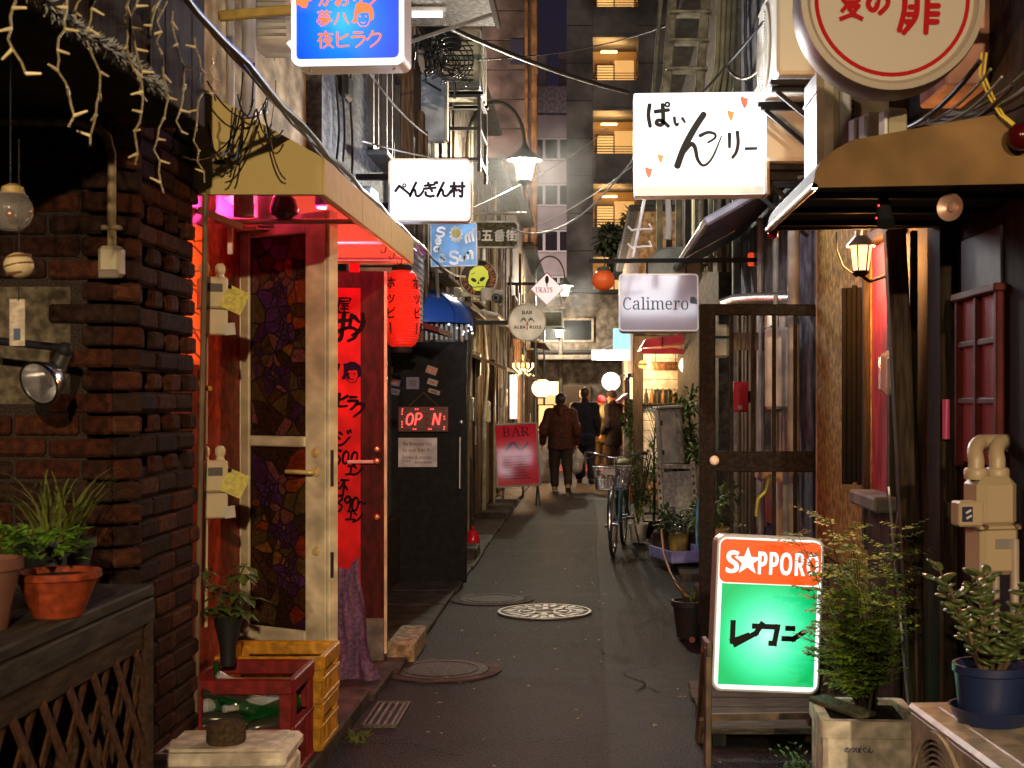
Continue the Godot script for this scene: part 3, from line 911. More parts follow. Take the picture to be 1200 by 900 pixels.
	for i in 15:
		wpart(c, "slat", G.new().box(v3(1.24, 3.75, -13.6 - i * .26), v3(.06, 1.5, .15 if i % 3 else .1), .008), M("slat_dark", lin(.085, .07, .06), .7, {"t": "blotch", "s": v3(8, .6, 8)}) if i % 4 else M("slat_pale", lin(.3, .27, .16), .6))
	for i in 7:
		wpart(c, "slat", G.new().box(v3(ax(772 + i * 11.0, 13.5) , 3.7, -13.36), v3(.06, 1.4, .05), .008), M("slat_dark", lin(.085, .07, .06), .7) if i % 2 else M("slat_pale", lin(.3, .27, .16), .6))
	var steel := M("stair_steel", lin(.26, .25, .18), .5, {"t": "blotch", "m": .3})
	var st := thing("fire_escape", "rusty steel fire escape ladder high above the white hand-lettered sign", "stairs", v3(1.0, 4.2, -13.0))
	for s in [-.2, .12]:
		part(st, "stringer", G.new().beam(v3(s - .12, -.5, .2), v3(s + .1, 2.4, -.1), .05, .09, .01), steel)
	for i in 9:
		part(st, "tread", G.new().box(v3(-.13 + i * .023, -.3 + i * .28, .18 - i * .03), v3(.4, .03, .2), .005), steel)
	part(st, "handrail", G.new().rod(v3(-.42, -.2, .25), v3(-.2, 2.5, 0), .022), steel)
	part(st, "bracket", G.new().beam(v3(-.5, -.62, .2), v3(.4, -.6, .2), .04, .04), steel)
	for i in 4:
		part(st, "pipe", G.new().tube(pv([v3(.08 + i * .09, -1.4, .1), v3(.1 + i * .08, .1, .05), v3(.24 + i * .05, .6, 0), v3(.3 + i * .05, 2.2, 0)]), .025, 7), M("pipe_yellow", lin(.32, .31, .2), .5))
	# the bar whose boarded front faces up the lane
	var e := thing("lit_bar", "little bar with a white boarded front lit by a bright globe", "building", v3(2.1, 0, -24.8))
	var em := M("warm_plaster", lin(.45, .27, .14), .8, {"t": "blotch"})
	wpart(e, "wall", G.new().box(v3(2.2, 2.2, -24.9), v3(2.9, 4.4, 9.4)), em)
	wpart(e, "roof", G.new().box(v3(2.15, 4.45, -24.9), v3(3.1, .1, 9.5), .02), M("roof_felt", lin(.06, .055, .05), .9))
	for i in 12:
		wpart(e, "plank", G.new().box(v3(1.15, .55 + i * .155, -20.17), v3(.68, .15, .04), .006), M("white_plank", lin(.72, .68, .58), .6, {"t": "cloudy"}))
	wpart(e, "post", G.new().box(v3(.74, 1.3, -20.15), v3(.15, 2.6, .16), .012), dark)
	wpart(e, "post", G.new().box(v3(1.52, 1.3, -20.15), v3(.1, 2.6, .16), .012), dark)
	wpart(e, "lintel", G.new().box(v3(1.14, 2.46, -20.13), v3(.92, .14, .18), .012), dark)
	wpart(e, "menu_board", G.new().box(v3(1.1, 1.62, -20.12), v3(.24, .2, .03), .006), plainm("board_black", lin(.02, .02, .02)))
	wpart(e, "shelf", G.new().box(v3(1.14, 1.5, -20.1), v3(.66, .03, .1), .005), dark)
	for i in 8:
		wpart(e, "bottle", G.new().lathe(pts("0,0 0.03,0 0.03,0.13 0.012,0.17 0.012,0.22 0,0.22"), v3(.86 + i * .085, 1.515, -20.1), 10), plainm(["bottle_dark", "bottle_amber"][i % 2], [lin(.03, .03, .02), lin(.2, .1, .03)][i % 2], .2))
	wpart(e, "doorway", G.new().box(v3(1.3, .75, -20.13), v3(.36, 1.46, .03)), plainm("board_black", lin(.02, .02, .02)))
	for z in [21.5, 23.5, 25.5]:
		wall_window(e, 1, .75, 1.0, 2.0, z, z + 1.0, glow("shop_warm", v3(1.0, .45, .16), 1.1), dark, 1)
	var f := house("far_right_house", "last brown house on the right, where the lane ends", 1, .95, 29.7, 38.5, 5.0, M("brown_boards", lin(.16, .1, .06), .75))
	wall_window(f, 1, .95, 1.0, 2.1, 30.5, 31.8, glow("shop_yellow", v3(1.0, .62, .12), .8), dark, 1)
	wall_door(f, 1, .93, 2.05, 33, 33.9, plainm("shop_door", lin(.16, .1, .06)), dark)

# ---- street lamps: a post, a hoop and a lantern of glass
func street_lamps():
	var iron := M("lamp_iron", lin(.05, .055, .05), .45, {"m": .3})
	var lit := glow("lamp_glass", v3(1.0, .96, .75), 2.6)
	var places := [[v3(-1.36, 0, -15.0), 4.44, .64, "nearest hooped street lamp, above the white and blue signs", 44.0], [v3(-1.2, 0, -30.0), 4.3, .66, "second hooped street lamp, beside the pink diamond sign", 52.0], [v3(-1.35, 0, -40.5), 3.86, .45, "small farthest street lamp beyond the round bar sign", 24.0], [v3(2.36, 0, 8.0), 4.7, -.66, "unseen street lamp behind the viewer, placed to light the awning and near fronts, on the right of the lane's mouth", 330.0], [v3(-2.7, 0, 5.5), 4.6, .66, "unseen street lamp behind the viewer, placed to light the right side, on the left of the lane's mouth", 101.0]]  # last two are unseen, placed to light the near fronts and right side
	for a in places:
		var o := thing("street_lamp", a[3], "street lamp", a[0], .0, "hooped street lamps")
		var s: float = a[2]
		var y: float = a[1]
		part(o, "post", G.new().lathe(pw([Vector2(.055, 0), Vector2(.055, .9), Vector2(.032, .95), Vector2(.028, y)]), Vector3.ZERO, 12), iron)
		var p := PackedVector3Array()
		for i in 15:
			var t := PI * i / 14.0
			p.append(v3(s / 2 - cos(t) * s / 2, y + sin(t) * absf(s) * .72, 0))
		part(o, "hoop", G.new().tube(p, .02, 8), iron)
		var c := v3(s, y - .02, 0)
		part(o, "cap", G.new().lathe(pts("0.02,0.05 0.03,0 0.05,-0.04 0.12,-0.1 0.2,-0.16 0.2,-0.175 0.12,-0.165 0,-0.165"), c, 18), iron)
		part(o, "bulb_glass", G.new().lathe(pts("0.115,-0.172 0.075,-0.4 0,-0.4"), c, 6), lit)
		for k in 6:
			var u := v3(cos(TAU * k / 6), 0, -sin(TAU * k / 6))
			part(o, "rib", G.new().rod(c + u * .118 + v3(0, -.17, 0), c + u * .078 + v3(0, -.4, 0), .006, -1, 5), iron)
		part(o, "finial", G.new().lathe(pts("0.082,-0.4 0.082,-0.42 0.03,-0.45 0.02,-0.47 0.03,-0.485 0,-0.51"), c, 12), iron)
		if a[4] < 100:
			halo(o, c + v3(0, -.26, 0), 1.6)
		omni(o, c + v3(0, -.28, 0), v3(1.0, .74, .44) if a[4] > 100 else v3(1.0, .93, .74), a[4], .09)
	# unseen tall lamps behind the roofs, placed to light the towers
	for k in 3:
		var o := thing("unseen_road_lamp", ["unseen tall road lamp placed to light the towers, beyond the left roofs", "unseen tall road lamp placed to light the towers, beyond the right roofs", "unseen tall road lamp placed to light the pale apartment block, behind the dark building"][k], "street lamp", v3([-8.0, 8.5, -7.0][k], 0, [-40.5, -44.0, -68.0][k]))
		part(o, "mast", G.new().rod(v3(0, 0, 0), v3(0, 10.2, -.35), .1, .06, 12), iron)
		part(o, "head", G.new().box(v3(0, 10.25, 0), v3(.3, .12, .6), .03), iron)
		part(o, "bulb_glass", G.new().ball(v3(0, 10.08, 0), .16, 14), glow("unseen_road_lamp_glass", v3(1.0, .75, .5), 3.0))
		omni(o, v3(0, 10.08, 0), v3(1.0, .8, .66), [330.0, 380.0, 420.0][k], .12)

func halo(o: Node3D, p: Vector3, s: float):   # fog ball added to imitate lens bloom round a street lamp
	var f := FogVolume.new()
	f.name = "lamp_bloom_fog"
	f.shape = RenderingServer.FOG_VOLUME_SHAPE_ELLIPSOID
	f.size = Vector3.ONE * s
	var m := FogMaterial.new()
	m.density = .015
	m.albedo = Color(1, 1, 1)
	f.material = m
	o.add_child(f)
	f.position = p

# ---------------------------------------------------------------- signs
func face_picture(g: G, hair: G, x: float, y: float, w: float, z: float):   # a girl's head with a bob: hair as one shape, a thin outline for the chin, dots for eyes
	var h := PackedVector2Array()
	for p in pts("4,78 14,60 14,34 24,12 44,2 66,4 86,18 94,44 92,68 74,78 76,62 72,42 40,42 26,50 26,78 12,84"):
		h.append(Vector2(x + (p.x / 100 - .5) * w, y + (.5 - p.y / 100) * w))
	hair.prism(h, z - .001, z + .0006)
	var s := func(a: String) -> PackedVector2Array:
		var q := PackedVector2Array()
		for p in pts(a):
			q.append(Vector2(x + (p.x / 100 - .5) * w, y + (.5 - p.y / 100) * w))
		return q
	g.stroke(s.call("27,78 38,94 54,97 68,92 76,76"), w * .04, z + .001)
	for e in ["36,56 39,58", "60,56 63,58"]:
		g.stroke(s.call(e), w * .07, z + .001)
	g.stroke(s.call("42,80 52,84 60,79"), w * .04, z + .0013)

func signs_left():
	var chrome := plainm("sign_chrome", lin(.6, .6, .62), .35, .6)
	var ink := plainm("ink_violet", lin(.03, .025, .05), .7)
	var black := plainm("ink_black", lin(.012, .012, .014), .6)
	# blue box sign, upper left: letters in orange, a girl's head
	var blue := glow("sign_blue", v3(.004, .09, 1.0), .85)
	var t := GradientTexture2D.new()
	t.width = 256
	t.height = 256
	t.fill = GradientTexture2D.FILL_RADIAL
	t.fill_from = Vector2(.45, .7)
	t.fill_to = Vector2(.95, .95)
	var gr := Gradient.new()
	gr.colors = PackedColorArray([Color(.16, .74, 1.0), Color(.04, .48, 1.0), Color(.0, .24, .9)])
	gr.offsets = PackedFloat32Array([.0, .45, 1.0])
	t.gradient = gr
	blue.emission_texture = t
	blue.emission = Color.WHITE
	blue.emission_operator = BaseMaterial3D.EMISSION_OP_MULTIPLY
	blue.emission_energy_multiplier = 1.0
	var d := 6.0
	var o := thing("box_sign", "blue lit box sign with orange letters and a girl's head", "sign", at(412.5, 0, d), -.07)
	var w := 131.0 / F * d
	var h := .62
	var c := v3(0, .0, 0)
	part(o, "casing", G.new().prism(rr(w, h, .035), -.09, .07), plainm("sign_shell", lin(.55, .55, .6), .4))
	part(o, "rim", G.new().ring(rr(w, h, .035), rr(w - .036, h - .05, .025), .065, .09), glow("sign_rim", v3(.85, .87, 1.0), 1.2))
	var fc := ArrayMesh.new()
	part(o, "face", uv_face(w - .037, h - .051, .075), blue)
	part(o, "casing_back", G.new().box(v3(0, 0, -.1), v3(w - .05, h - .05, .02), .008), chrome)
	var org := glow("letter_orange", v3(1.0, .2, .06), .95)
	var g := G.new()
	var px := w / 131.0
	row(g, "かおりノ", (387 - 412.5) * px, -5 * px, 17 * px, 19 * px, 3.0 * px, .084)
	row(g, "夢ハ", (385.5 - 412.5) * px, -27 * px, 19 * px, 20 * px, 2.2 * px, .084)
	row(g, "夜ヒラク", (387 - 412.5) * px, -52 * px, 20 * px, 19 * px, 2.6 * px, .084)
	var hair := G.new()
	face_picture(g, hair, (431 - 412.5) * px, -24 * px, 29 * px, .085)
	for r in 5:
		hair.prism(disc(9 * px, 8, 6 * px), .083, .0845 + r * .0004, Transform3D(Basis(Vector3.BACK, r * 1.3), v3((358 - 412.5) * px + cos(r * 1.25) * 6 * px, -2 * px + sin(r * 1.25) * 5 * px, 0)))
	part(o, "lettering", g, org)
	part(o, "picture", hair, org)
	part(o, "bracket", G.new().beam(v3(-.6, -.07, .03), v3(-w / 2 + .02, -.045, .03), .03, .045, .006), M("bracket_ochre", lin(.4, .28, .08), .6))
	part(o, "bracket", G.new().beam(v3(-.45, .25, .0), v3(-w / 2, .25, .0), .04, .05, .006), M("bracket_ochre", lin(.4, .28, .08), .6))
	for sx in [-1, 1]:
		part(o, "bolt", G.new().ball(v3(sx * w * .38, -h / 2 - .002, 0), .008, 8), chrome)
	area(o, v3(0, 0, .1), Vector2(w * .9, h * .9), v3(.25, .4, 1.0), 3.0)
	area(o, v3(0, 0, -.125), Vector2(w * .9, h * .9), v3(.5, .6, 1.0), 3.0, PI)
	# white box sign
	var white := glow("sign_white", v3(1.0, 1.0, 1.05), 1.25)
	d = 9.3
	o = box_sign("box_sign", "white lit box sign with five small violet characters, on the left", at(505, 224.5, d), 96 / F * d, 73 / F * d, .14, .04, white, chrome, .0, .0, .012)
	g = G.new()
	px = d / F
	row(g, "ぺんぎん村", (473.5 - 505) * px, .003, 18 * px, 16 * px, 3.2 * px, .0745, .05)
	part(o, "lettering", g, ink)
	part(o, "bracket", G.new().beam(v3(-.52, .1, 0), v3(-.28, .1, 0), .04, .04), plainm("bracket_black", lin(.02, .02, .02)))
	part(o, "bracket", G.new().beam(v3(-.52, -.1, 0), v3(-.28, -.1, 0), .04, .04), plainm("bracket_black", lin(.02, .02, .02)))
	area(o, v3(0, 0, .085), Vector2(.54, .4), v3(1.0, 1.0, 1.1), 38.0)
	area(o, v3(0, 0, -.085), Vector2(.54, .4), v3(1.0, 1.0, 1.1), 22.0, PI)
	# blue painted panel with the sun
	d = 11.0
	px = d / F
	o = box_sign("panel_sign", "sky blue square panel with white wavy letters and a sun", at(532, 287, d), 55 * px, 51 * px, .03, .01, M("sky_blue", lin(.1, .32, .62), .5), M("sign_frame_pale", lin(.5, .52, .52), .5), .0, .02, .01)
	g = G.new()
	var zz := .0195
	write(g, "S", -15 * px, 15 * px, 12 * px, 11 * px, 2.6 * px, zz, true, .0, .2)
	write(g, "e", -18 * px, 5 * px, 8 * px, 9 * px, 2.4 * px, zz, true, .0)
	write(g, "a", -20 * px, -4 * px, 9 * px, 8 * px, 2.4 * px, zz, true, .0)
	write(g, "&", -14 * px, -15 * px, 10 * px, 9 * px, 2.4 * px, zz, true, .0)
	write(g, "S", 0 * px, -15 * px, 13 * px, 15 * px, 3.0 * px, zz, true, .0)
	write(g, "u", 10 * px, -15 * px, 8 * px, 9 * px, 2.8 * px, zz, true, .0)
	write(g, "n", 19 * px, -11 * px, 9 * px, 14 * px, 2.8 * px, zz, true, .0)
	for k in 3:
		g.stroke(pw([Vector2(15 + k * 4, 2 + k) * px, Vector2(14 + k * 4, 8 + k * 3) * px, Vector2(16 + k * 4, 12 + k * 3) * px]), 2.8 * px, zz + .001, true, .2)
	var paint := M("sign_paint_white", lin(.75, .75, .7), .6)
	part(o, "lettering", g, paint)
	g = G.new()
	for k in 11:
		g.prism(disc(3.6 * px, 10, 2.0 * px), .014, zz + .0003 * (k % 2), Transform3D(Basis(Vector3.BACK, TAU * k / 11), v3(3 * px + cos(TAU * k / 11) * 4.6 * px, 12 * px + sin(TAU * k / 11) * 6.5 * px, 0)))
	part(o, "sun_petals", g, paint)
	part(o, "sun", G.new().prism(disc(5.2 * px, 20), .014, zz + .0015, Transform3D(Basis(), v3(3 * px, 13 * px, 0))), M("sun_yellow", lin(.55, .47, .15), .6))
	# green board with three white characters, hung from a rod
	d = 13.0
	px = d / F
	o = thing("hanging_sign", "dark olive board with white characters hanging from a rod", "sign", at(583, 275, d))
	var oct := PackedVector2Array()
	for p in [[25, 12], [21, 16], [-36, 16], [-36, -16], [21, -16], [25, -12]]:
		oct.append(Vector2(p[0], p[1]) * px)
	var inn := PackedVector2Array()
	for p in [[23, 11], [20, 14], [-36, 14], [-36, -14], [20, -14], [23, -11]]:
		inn.append(Vector2(p[0], p[1]) * px)
	part(o, "board", G.new().prism(oct, -.02, .012), M("olive_board", lin(.11, .1, .045), .6, {"t": "blotch", "s": Vector3.ONE * 3}))
	part(o, "frame", G.new().ring(oct, inn, .008, .02), M("frame_mint", lin(.5, .54, .46), .5))
	g = G.new()
	row(g, "五番街", -12 * px, -1 * px, 13 * px, 14.5 * px, 2.1 * px, .0135, .0)
	part(o, "lettering", g, M("letter_white", lin(.75, .75, .68), .5))
	g = G.new()
	row(g, "国", -25 * px, -1 * px, 11 * px, 14 * px, 1.6 * px, .0135, .0)
	part(o, "lettering", g, M("letter_grey", lin(.3, .3, .25), .5))
	part(o, "rod", G.new().rod(v3(-.62, 24 * px, 0), v3(34 * px, 25 * px, 0), .014), M("rod_pale", lin(.42, .4, .3), .45))
	for x in [-12, 8]:
		part(o, "hook", G.new().rod(v3(x * px, 16 * px, 0), v3(x * px, 24 * px, 0), .008), M("rod_pale", lin(.42, .4, .3), .45))
	# round black sign with a yellow skull
	d = 14.0
	px = d / F
	o = thing("round_sign", "round black sign with a yellow skull and orange letters", "sign", at(561, 326, d))
	var X := Transform3D(Basis(), Vector3.ZERO)
	part(o, "drum", G.new().prism(disc(22 * px, 36), -.05, .03), M("drum_cream", lin(.6, .55, .4), .5))
	part(o, "disc", G.new().prism(disc(20.5 * px, 36), .0, .034), plainm("disc_black", lin(.015, .015, .015), .5))
	var sk := PackedVector2Array()
	for p in pts("-12,-2 -10,8 -3,14 5,14 11,8 12,0 9,-5 8,-9 7,-15 -5,-15 -7,-10 -11,-7"):
		sk.append(p * px)
	part(o, "skull", G.new().prism(sk, .03, .037), glow("skull_yellow_glow", v3(.36, .37, .01), 1.0))  # skull given a glow of its own to look brighter
	g = G.new()
	g.prism(disc(3.6 * px, 10, 2.2 * px), .035, .0395, Transform3D(Basis(Vector3.BACK, -.5), v3(-5.5, -2.5, 0) * px))
	g.prism(disc(3.8 * px, 10, 2.2 * px), .035, .0395, Transform3D(Basis(Vector3.BACK, .6), v3(4.5, -1.5, 0) * px))
	g.prism(pw([Vector2(-1.5, -7) * px, Vector2(1.5, -7) * px, Vector2(0, -3.5) * px]), .035, .0395)
	g.stroke(pw([Vector2(-6, -11) * px, Vector2(7, -10) * px]), 1.0 * px, .0395, false)
	g.stroke(pw([Vector2(-4, 6) * px, Vector2(-8, 4) * px]), .8 * px, .0395, false)
	part(o, "skull_features", g, plainm("disc_black", lin(.015, .015, .015), .5))
	var orange := M("letter_orange_paint", lin(.7, .2, .02), .5)
	for k in 5:
		var a := .95 - k * .36
		var l := letters(o, "lettering", "BRUNK"[k], orange, Vector3.ZERO, 4.6 * px, 5.6 * px)
		l.transform = Transform3D(Basis(Vector3.BACK, a - PI / 2), v3(cos(a), sin(a), 0) * 16.6 * px + v3(0, 0, .036)) * Transform3D(Basis(), -v3(0, 0, 0)) * Transform3D(Basis.from_scale(l.scale), Vector3.ZERO)
	for k in 4:
		var a := PI + 1.0 - k * -.36 - .9
		var l := letters(o, "lettering", "EATH"[k], orange, Vector3.ZERO, 4.6 * px, 5.2 * px)
		l.transform = Transform3D(Basis(Vector3.BACK, a + PI / 2), v3(cos(a), sin(a), 0) * 17 * px + v3(0, 0, .036)) * Transform3D(Basis.from_scale(l.scale), Vector3.ZERO)
	part(o, "bracket", G.new().beam(v3(-.42, 0, -.02), v3(-.1, 0, -.02), .04, .04), plainm("bracket_black", lin(.02, .02, .02)))
	# round bar sign
	d = 15.5
	px = d / F
	o = thing("round_sign", "round cream bar sign with a red dagger for one letter", "sign", at(618, 378, d))
	part(o, "drum", G.new().prism(disc(22 * px, 40), -.07, .03), M("drum_cream", lin(.6, .55, .4), .5))
	part(o, "rim", G.new().ring(disc(22.5 * px, 40), disc(21 * px, 40), .01, .038), M("rim_brown", lin(.3, .24, .17), .4))
	part(o, "face", G.new().prism(disc(21 * px, 40), .02, .033), glow("face_cream", v3(.3, .235, .16), 1.0))
	letters(o, "lettering", "BAR", black, v3(0, 11.5 * px, .0345), 12 * px, 4.2 * px)
	letters(o, "lettering", "ALBA", black, v3(-8.6 * px, -5.5 * px, .0345), 14 * px, 3.8 * px)
	letters(o, "lettering", "ROSS", black, v3(9.6 * px, -5.5 * px, .0345), 13.5 * px, 3.8 * px)
	part(o, "dagger", G.new().stroke(pw([Vector2(0, 1) * px, Vector2(0, -9) * px]), 1.3 * px, .0345, false).stroke(pw([Vector2(-1.8, -2) * px, Vector2(1.8, -2) * px]), 1.2 * px, .0352, false), plainm("dagger_red", lin(.5, .01, .015), .5))
	g = G.new()
	for s in [-1, 1]:
		for k in 3:
			g.stroke(pw([Vector2(s * 1.5, 1 + k) * px, Vector2(s * 4.5, 3.5 + k) * px, Vector2(s * (8.5 - k), .5 + k * 1.4) * px]), 1.0 * px, .0345 + k * .0003)
	part(o, "wings", g, plainm("wing_grey", lin(.16, .15, .13), .6))
	part(o, "bracket", G.new().beam(v3(-.7, 0, -.03), v3(-.2, 0, -.03), .04, .05), plainm("bracket_black", lin(.02, .02, .02)))
	# pink diamond sign
	d = 24.0
	px = d / F
	o = thing("diamond_sign", "pink lit diamond shaped sign under the second lamp", "sign", at(641, 339, d))
	var dia := pw([Vector2(20 * px, 0), Vector2(0, 20 * px), Vector2(-20 * px, 0), Vector2(0, -20 * px)])
	var dib := pw([Vector2(18.5 * px, 0), Vector2(0, 18.5 * px), Vector2(-18.5 * px, 0), Vector2(0, -18.5 * px)])
	part(o, "casing", G.new().prism(dia, -.06, .03), plainm("sign_shell", lin(.55, .55, .6), .4))
	part(o, "frame", G.new().ring(dia, dib, .025, .045), plainm("frame_dark", lin(.08, .04, .04), .4))
	part(o, "face", G.new().prism(dib, .02, .036), glow("sign_pink", v3(1.0, .6, .58), .85))
	letters(o, "lettering", "UKATS", black, v3(-3.5 * px, -1 * px, .037), 20 * px, 6 * px, true)
	part(o, "drop", G.new().prism(disc(2.4 * px, 10, 5 * px), .03, .039, Transform3D(Basis(), v3(0, 11 * px, 0))).stroke(pw([Vector2(0, 7) * px, Vector2(0, 3) * px]), 1.2 * px, .039, false), black)
	part(o, "bracket", G.new().beam(v3(-.9, .1, -.03), v3(-.2, .1, -.03), .04, .05), plainm("bracket_black", lin(.02, .02, .02)))
	area(o, v3(0, 0, .06), Vector2(.4, .4), v3(1.0, .6, .58), 4.0)
	# small lit sign, and the bright tall strip sign
	d = 21.0
	px = d / F
	o = box_sign("strip_sign", "tall narrow glaring white strip sign behind the red bar board", at(602, 465, d), 9 * px, 52 * px, .1, .01, glow("sign_white2", v3(1.0, .98, .9), 1.4), chrome, .0, .0, .008)
	area(o, v3(0, 0, .07), Vector2(.1, .65), v3(1.0, .95, .85), 14.0)
	d = 26.5
	px = d / F
	o = box_sign("small_sign", "small blue lit sign beside the glowing round lantern", at(648, 455, d), 12 * px, 15 * px, .1, .01, glow("sign_blue2", v3(.05, .12, .9), 1.0), chrome)
	part(o, "lettering", G.new().stroke(pw([Vector2(-3, 0) * px, Vector2(3, .5) * px]), 2 * px, .056, false), glow("letter_pale", v3(.7, .8, 1.0), .9))
	d = 37.0
	px = d / F
	o = thing("hanging_sign", "small dim box hanging near the farthest lamp", "sign", at(648, 374, d))
	part(o, "board", G.new().prism(rr(22 * px, 18 * px, .03), -.05, .05), M("olive_board", lin(.11, .1, .045), .6))
	part(o, "frame", G.new().ring(rr(23 * px, 19 * px, .03), rr(20 * px, 16 * px, .03), .03, .06), M("frame_mint", lin(.5, .54, .46), .5))
	part(o, "rod", G.new().rod(v3(-.5, 13 * px, 0), v3(14 * px, 13 * px, 0), .02), M("rod_pale", lin(.42, .4, .3), .45))

func uv_face(w: float, h: float, z: float) -> ArrayMesh:
	var st := SurfaceTool.new()
	st.begin(Mesh.PRIMITIVE_TRIANGLES)
	st.set_normal(Vector3.BACK)
	var c := [Vector2(-1, -1), Vector2(-1, 1), Vector2(1, 1), Vector2(1, -1)]
	for i in [0, 1, 2, 0, 2, 3]:
		st.set_uv(Vector2(.5 + c[i].x / 2, .5 - c[i].y / 2))
		st.add_vertex(v3(c[i].x * w / 2, c[i].y * h / 2, z))
	return st.commit()

func signs_right():
	var chrome := plainm("sign_chrome", lin(.6, .6, .62), .35, .6)
	var black := plainm("ink_black", lin(.012, .012, .014), .6)
	var slate := plainm("ink_slate", lin(.03, .04, .06), .6)
	# white hand-lettered box sign over the lane
	var d := 8.5
	var px := d / F
	var w := 152 * px
	var h := 119 * px
	var o := thing("box_sign", "big white lit box sign with brushed black characters and petals", "sign", at(818.5, 171.5, d), .0)
	o.rotation.z = .012
	part(o, "casing", G.new().prism(rr(w, h, .012), -.09, .085), plainm("sign_shell", lin(.55, .55, .6), .4))
	part(o, "face", G.new().prism(rr(w - .004, h - .004, .012), .08, .09), glow("sign_white", v3(1.0, 1.0, 1.05), 1.25))
	part(o, "side_trim", G.new().box(v3(w / 2 + .012, 0, .02), v3(.022, h + .01, .2), .004), M("trim_tan", lin(.36, .26, .15), .5))
	part(o, "bottom_tray", G.new().box(v3(-.002, -h / 2 + .028, .092), v3(w - .02, .05, .012), .005), glow("tray_pale", v3(.62, .62, .5), .9))
	part(o, "back_face", G.new().prism(rr(w - .02, h - .02, .012), -.096, -.085), glow("sign_white", v3(1.0, 1.0, 1.05), 1.25))
	var g := G.new()
	var Z := .0905
	var c := Vector2(818.5, 171.5)
	write(g, "ぱ", (771 - c.x) * px, -(138 - c.y) * px, 28 * px, 30 * px, 5.0 * px, Z, true, .15)
	write(g, "い", (796 - c.x) * px, -(145 - c.y) * px, 17 * px, 14 * px, 3.6 * px, Z, true, .3)
	write(g, "っ", (828 - c.x) * px, -(164 - c.y) * px, 22 * px, 18 * px, 4.2 * px, Z, true, .4)
	write(g, "リ", (858 - c.x) * px, -(173 - c.y) * px, 17 * px, 32 * px, 4.6 * px, Z, true, .25)
	write(g, "ー", (878 - c.x) * px, -(178 - c.y) * px, 16 * px, 6 * px, 3.6 * px, Z, false)
	part(o, "lettering", g, slate)
	g = G.new()
	var big := PackedVector2Array()
	for p in pts("823,137 812,155 800,176 791,198|" if false else "824,137 812,155 800,177 792,198"):
		big.append(Vector2(p.x - c.x, c.y - p.y) * px)
	g.stroke(big, 7.2 * px, Z + .002, true, -.1)
	big = PackedVector2Array()
	for p in pts("800,180 808,172 813,176 816,190 823,197 833,188 844,163"):
		big.append(Vector2(p.x - c.x, c.y - p.y) * px)
	g.stroke(big, 6.4 * px, Z + .0026, true, .75)
	part(o, "lettering", g, slate)
	for p in [[871, 124, 1.0, .06, .02, 9.0], [855, 139, 1.0, .2, .03, 8.0], [773, 188, 1.0, .22, .06, 7.0], [759, 204, 1.0, .09, .03, 8.5]]:
		var q := PackedVector2Array()
		for e in [[-.5, .45], [-.35, .6], [.1, .42], [.5, .38], [.32, -.3], [.1, -.62], [-.1, -.6], [-.4, -.05]]:
			q.append(Vector2((p[0] - c.x + e[0] * p[5]) * px, (c.y - p[1] + e[1] * p[5] * 1.25) * px))
		part(o, "petal", G.new().prism(q, .085, .0915), glow("petal_%d" % p[0], v3(p[2], p[3], p[4]), .95))
	part(o, "bracket", G.new().beam(v3(w / 2, .13, 0), v3(.62, .13, 0), .05, .05, .006), plainm("bracket_black", lin(.02, .02, .02)))
	part(o, "bracket", G.new().beam(v3(w / 2, -.2, 0), v3(.62, -.2, 0), .05, .05, .006), plainm("bracket_black", lin(.02, .02, .02)))
	area(o, v3(0, 0, .1), Vector2(.78, .6), v3(1.0, 1.0, 1.05), 20.0)
	area(o, v3(0, 0, -.11), Vector2(.78, .6), v3(1.0, 1.0, 1.05), 8.0, PI)
	# grey lavender sign below
	d = 11.0
	px = d / F
	o = box_sign("box_sign", "unlit grey lavender box sign with dark blue serif lettering", at(771.5, 356, d), 93 * px, 68 * px, .12, .035, M("lavender", lin(.33, .3, .38), .1, {"t": "", "coat": .8}), plainm("rim_white", lin(.75, .74, .74), .3), .0, .0, .012)
	o.rotation.x = -.1
	letters(o, "lettering", "Calimero", plainm("ink_blue", lin(.03, .06, .1), .5), v3(-3.5 * px, -1 * px, .0635), 76 * px, 15 * px, true, false)
	g = G.new()
	for k in 5:
		g.stroke(pw([Vector2(37, 0) * px, Vector2(40 + cos(1.9 - k * .55) * 5, 1 + sin(1.9 - k * .55) * 6) * px]), 2.2 * px, .0635 + k * .0003, false)
	part(o, "emblem", g, plainm("ink_blue", lin(.03, .06, .1), .5))
	var bar := thing("sign_bar", "long black iron bar carrying the orange ball and the serif sign", "bracket", at(790, 306, 11.05))
	part(bar, "bar", G.new().beam(v3(-100 * px, 0, 0), v3(105 * px, .01, 0), .035, .035, .004), black)
	for x in [-32, 14]:
		part(bar, "hanger", G.new().rod(v3(x * px, 0, 0), v3(x * px, -.11, 0), .008), black)
	part(bar, "stay_wire", G.new().rod(v3(.05, 0, 0), v3(.5, .25, 0), .004), chrome)
	# orange ball lamp
	o = thing("ball_lamp", "orange ball lamp hanging at the tip of the black bar", "lamp", at(707, 328, 11.05))
	part(o, "globe", G.new().ball(Vector3.ZERO, 13.5 * px, 20, v3(1, .95, 1)), M("orange_globe", lin(.7, .14, .03), .3, {"t": "", "back": lin(.6, .12, .02)}))
	part(o, "cap", G.new().lathe(pts("0.055,0.075 0.05,0.1 0.02,0.11 0,0.11"), Vector3.ZERO, 14), plainm("cap_green", lin(.06, .07, .05)))
	part(o, "cord", G.new().tube(pv([v3(0, .1, 0), v3(.02, .14, 0), v3(.03, .16, 0)]), .006, 6), black)
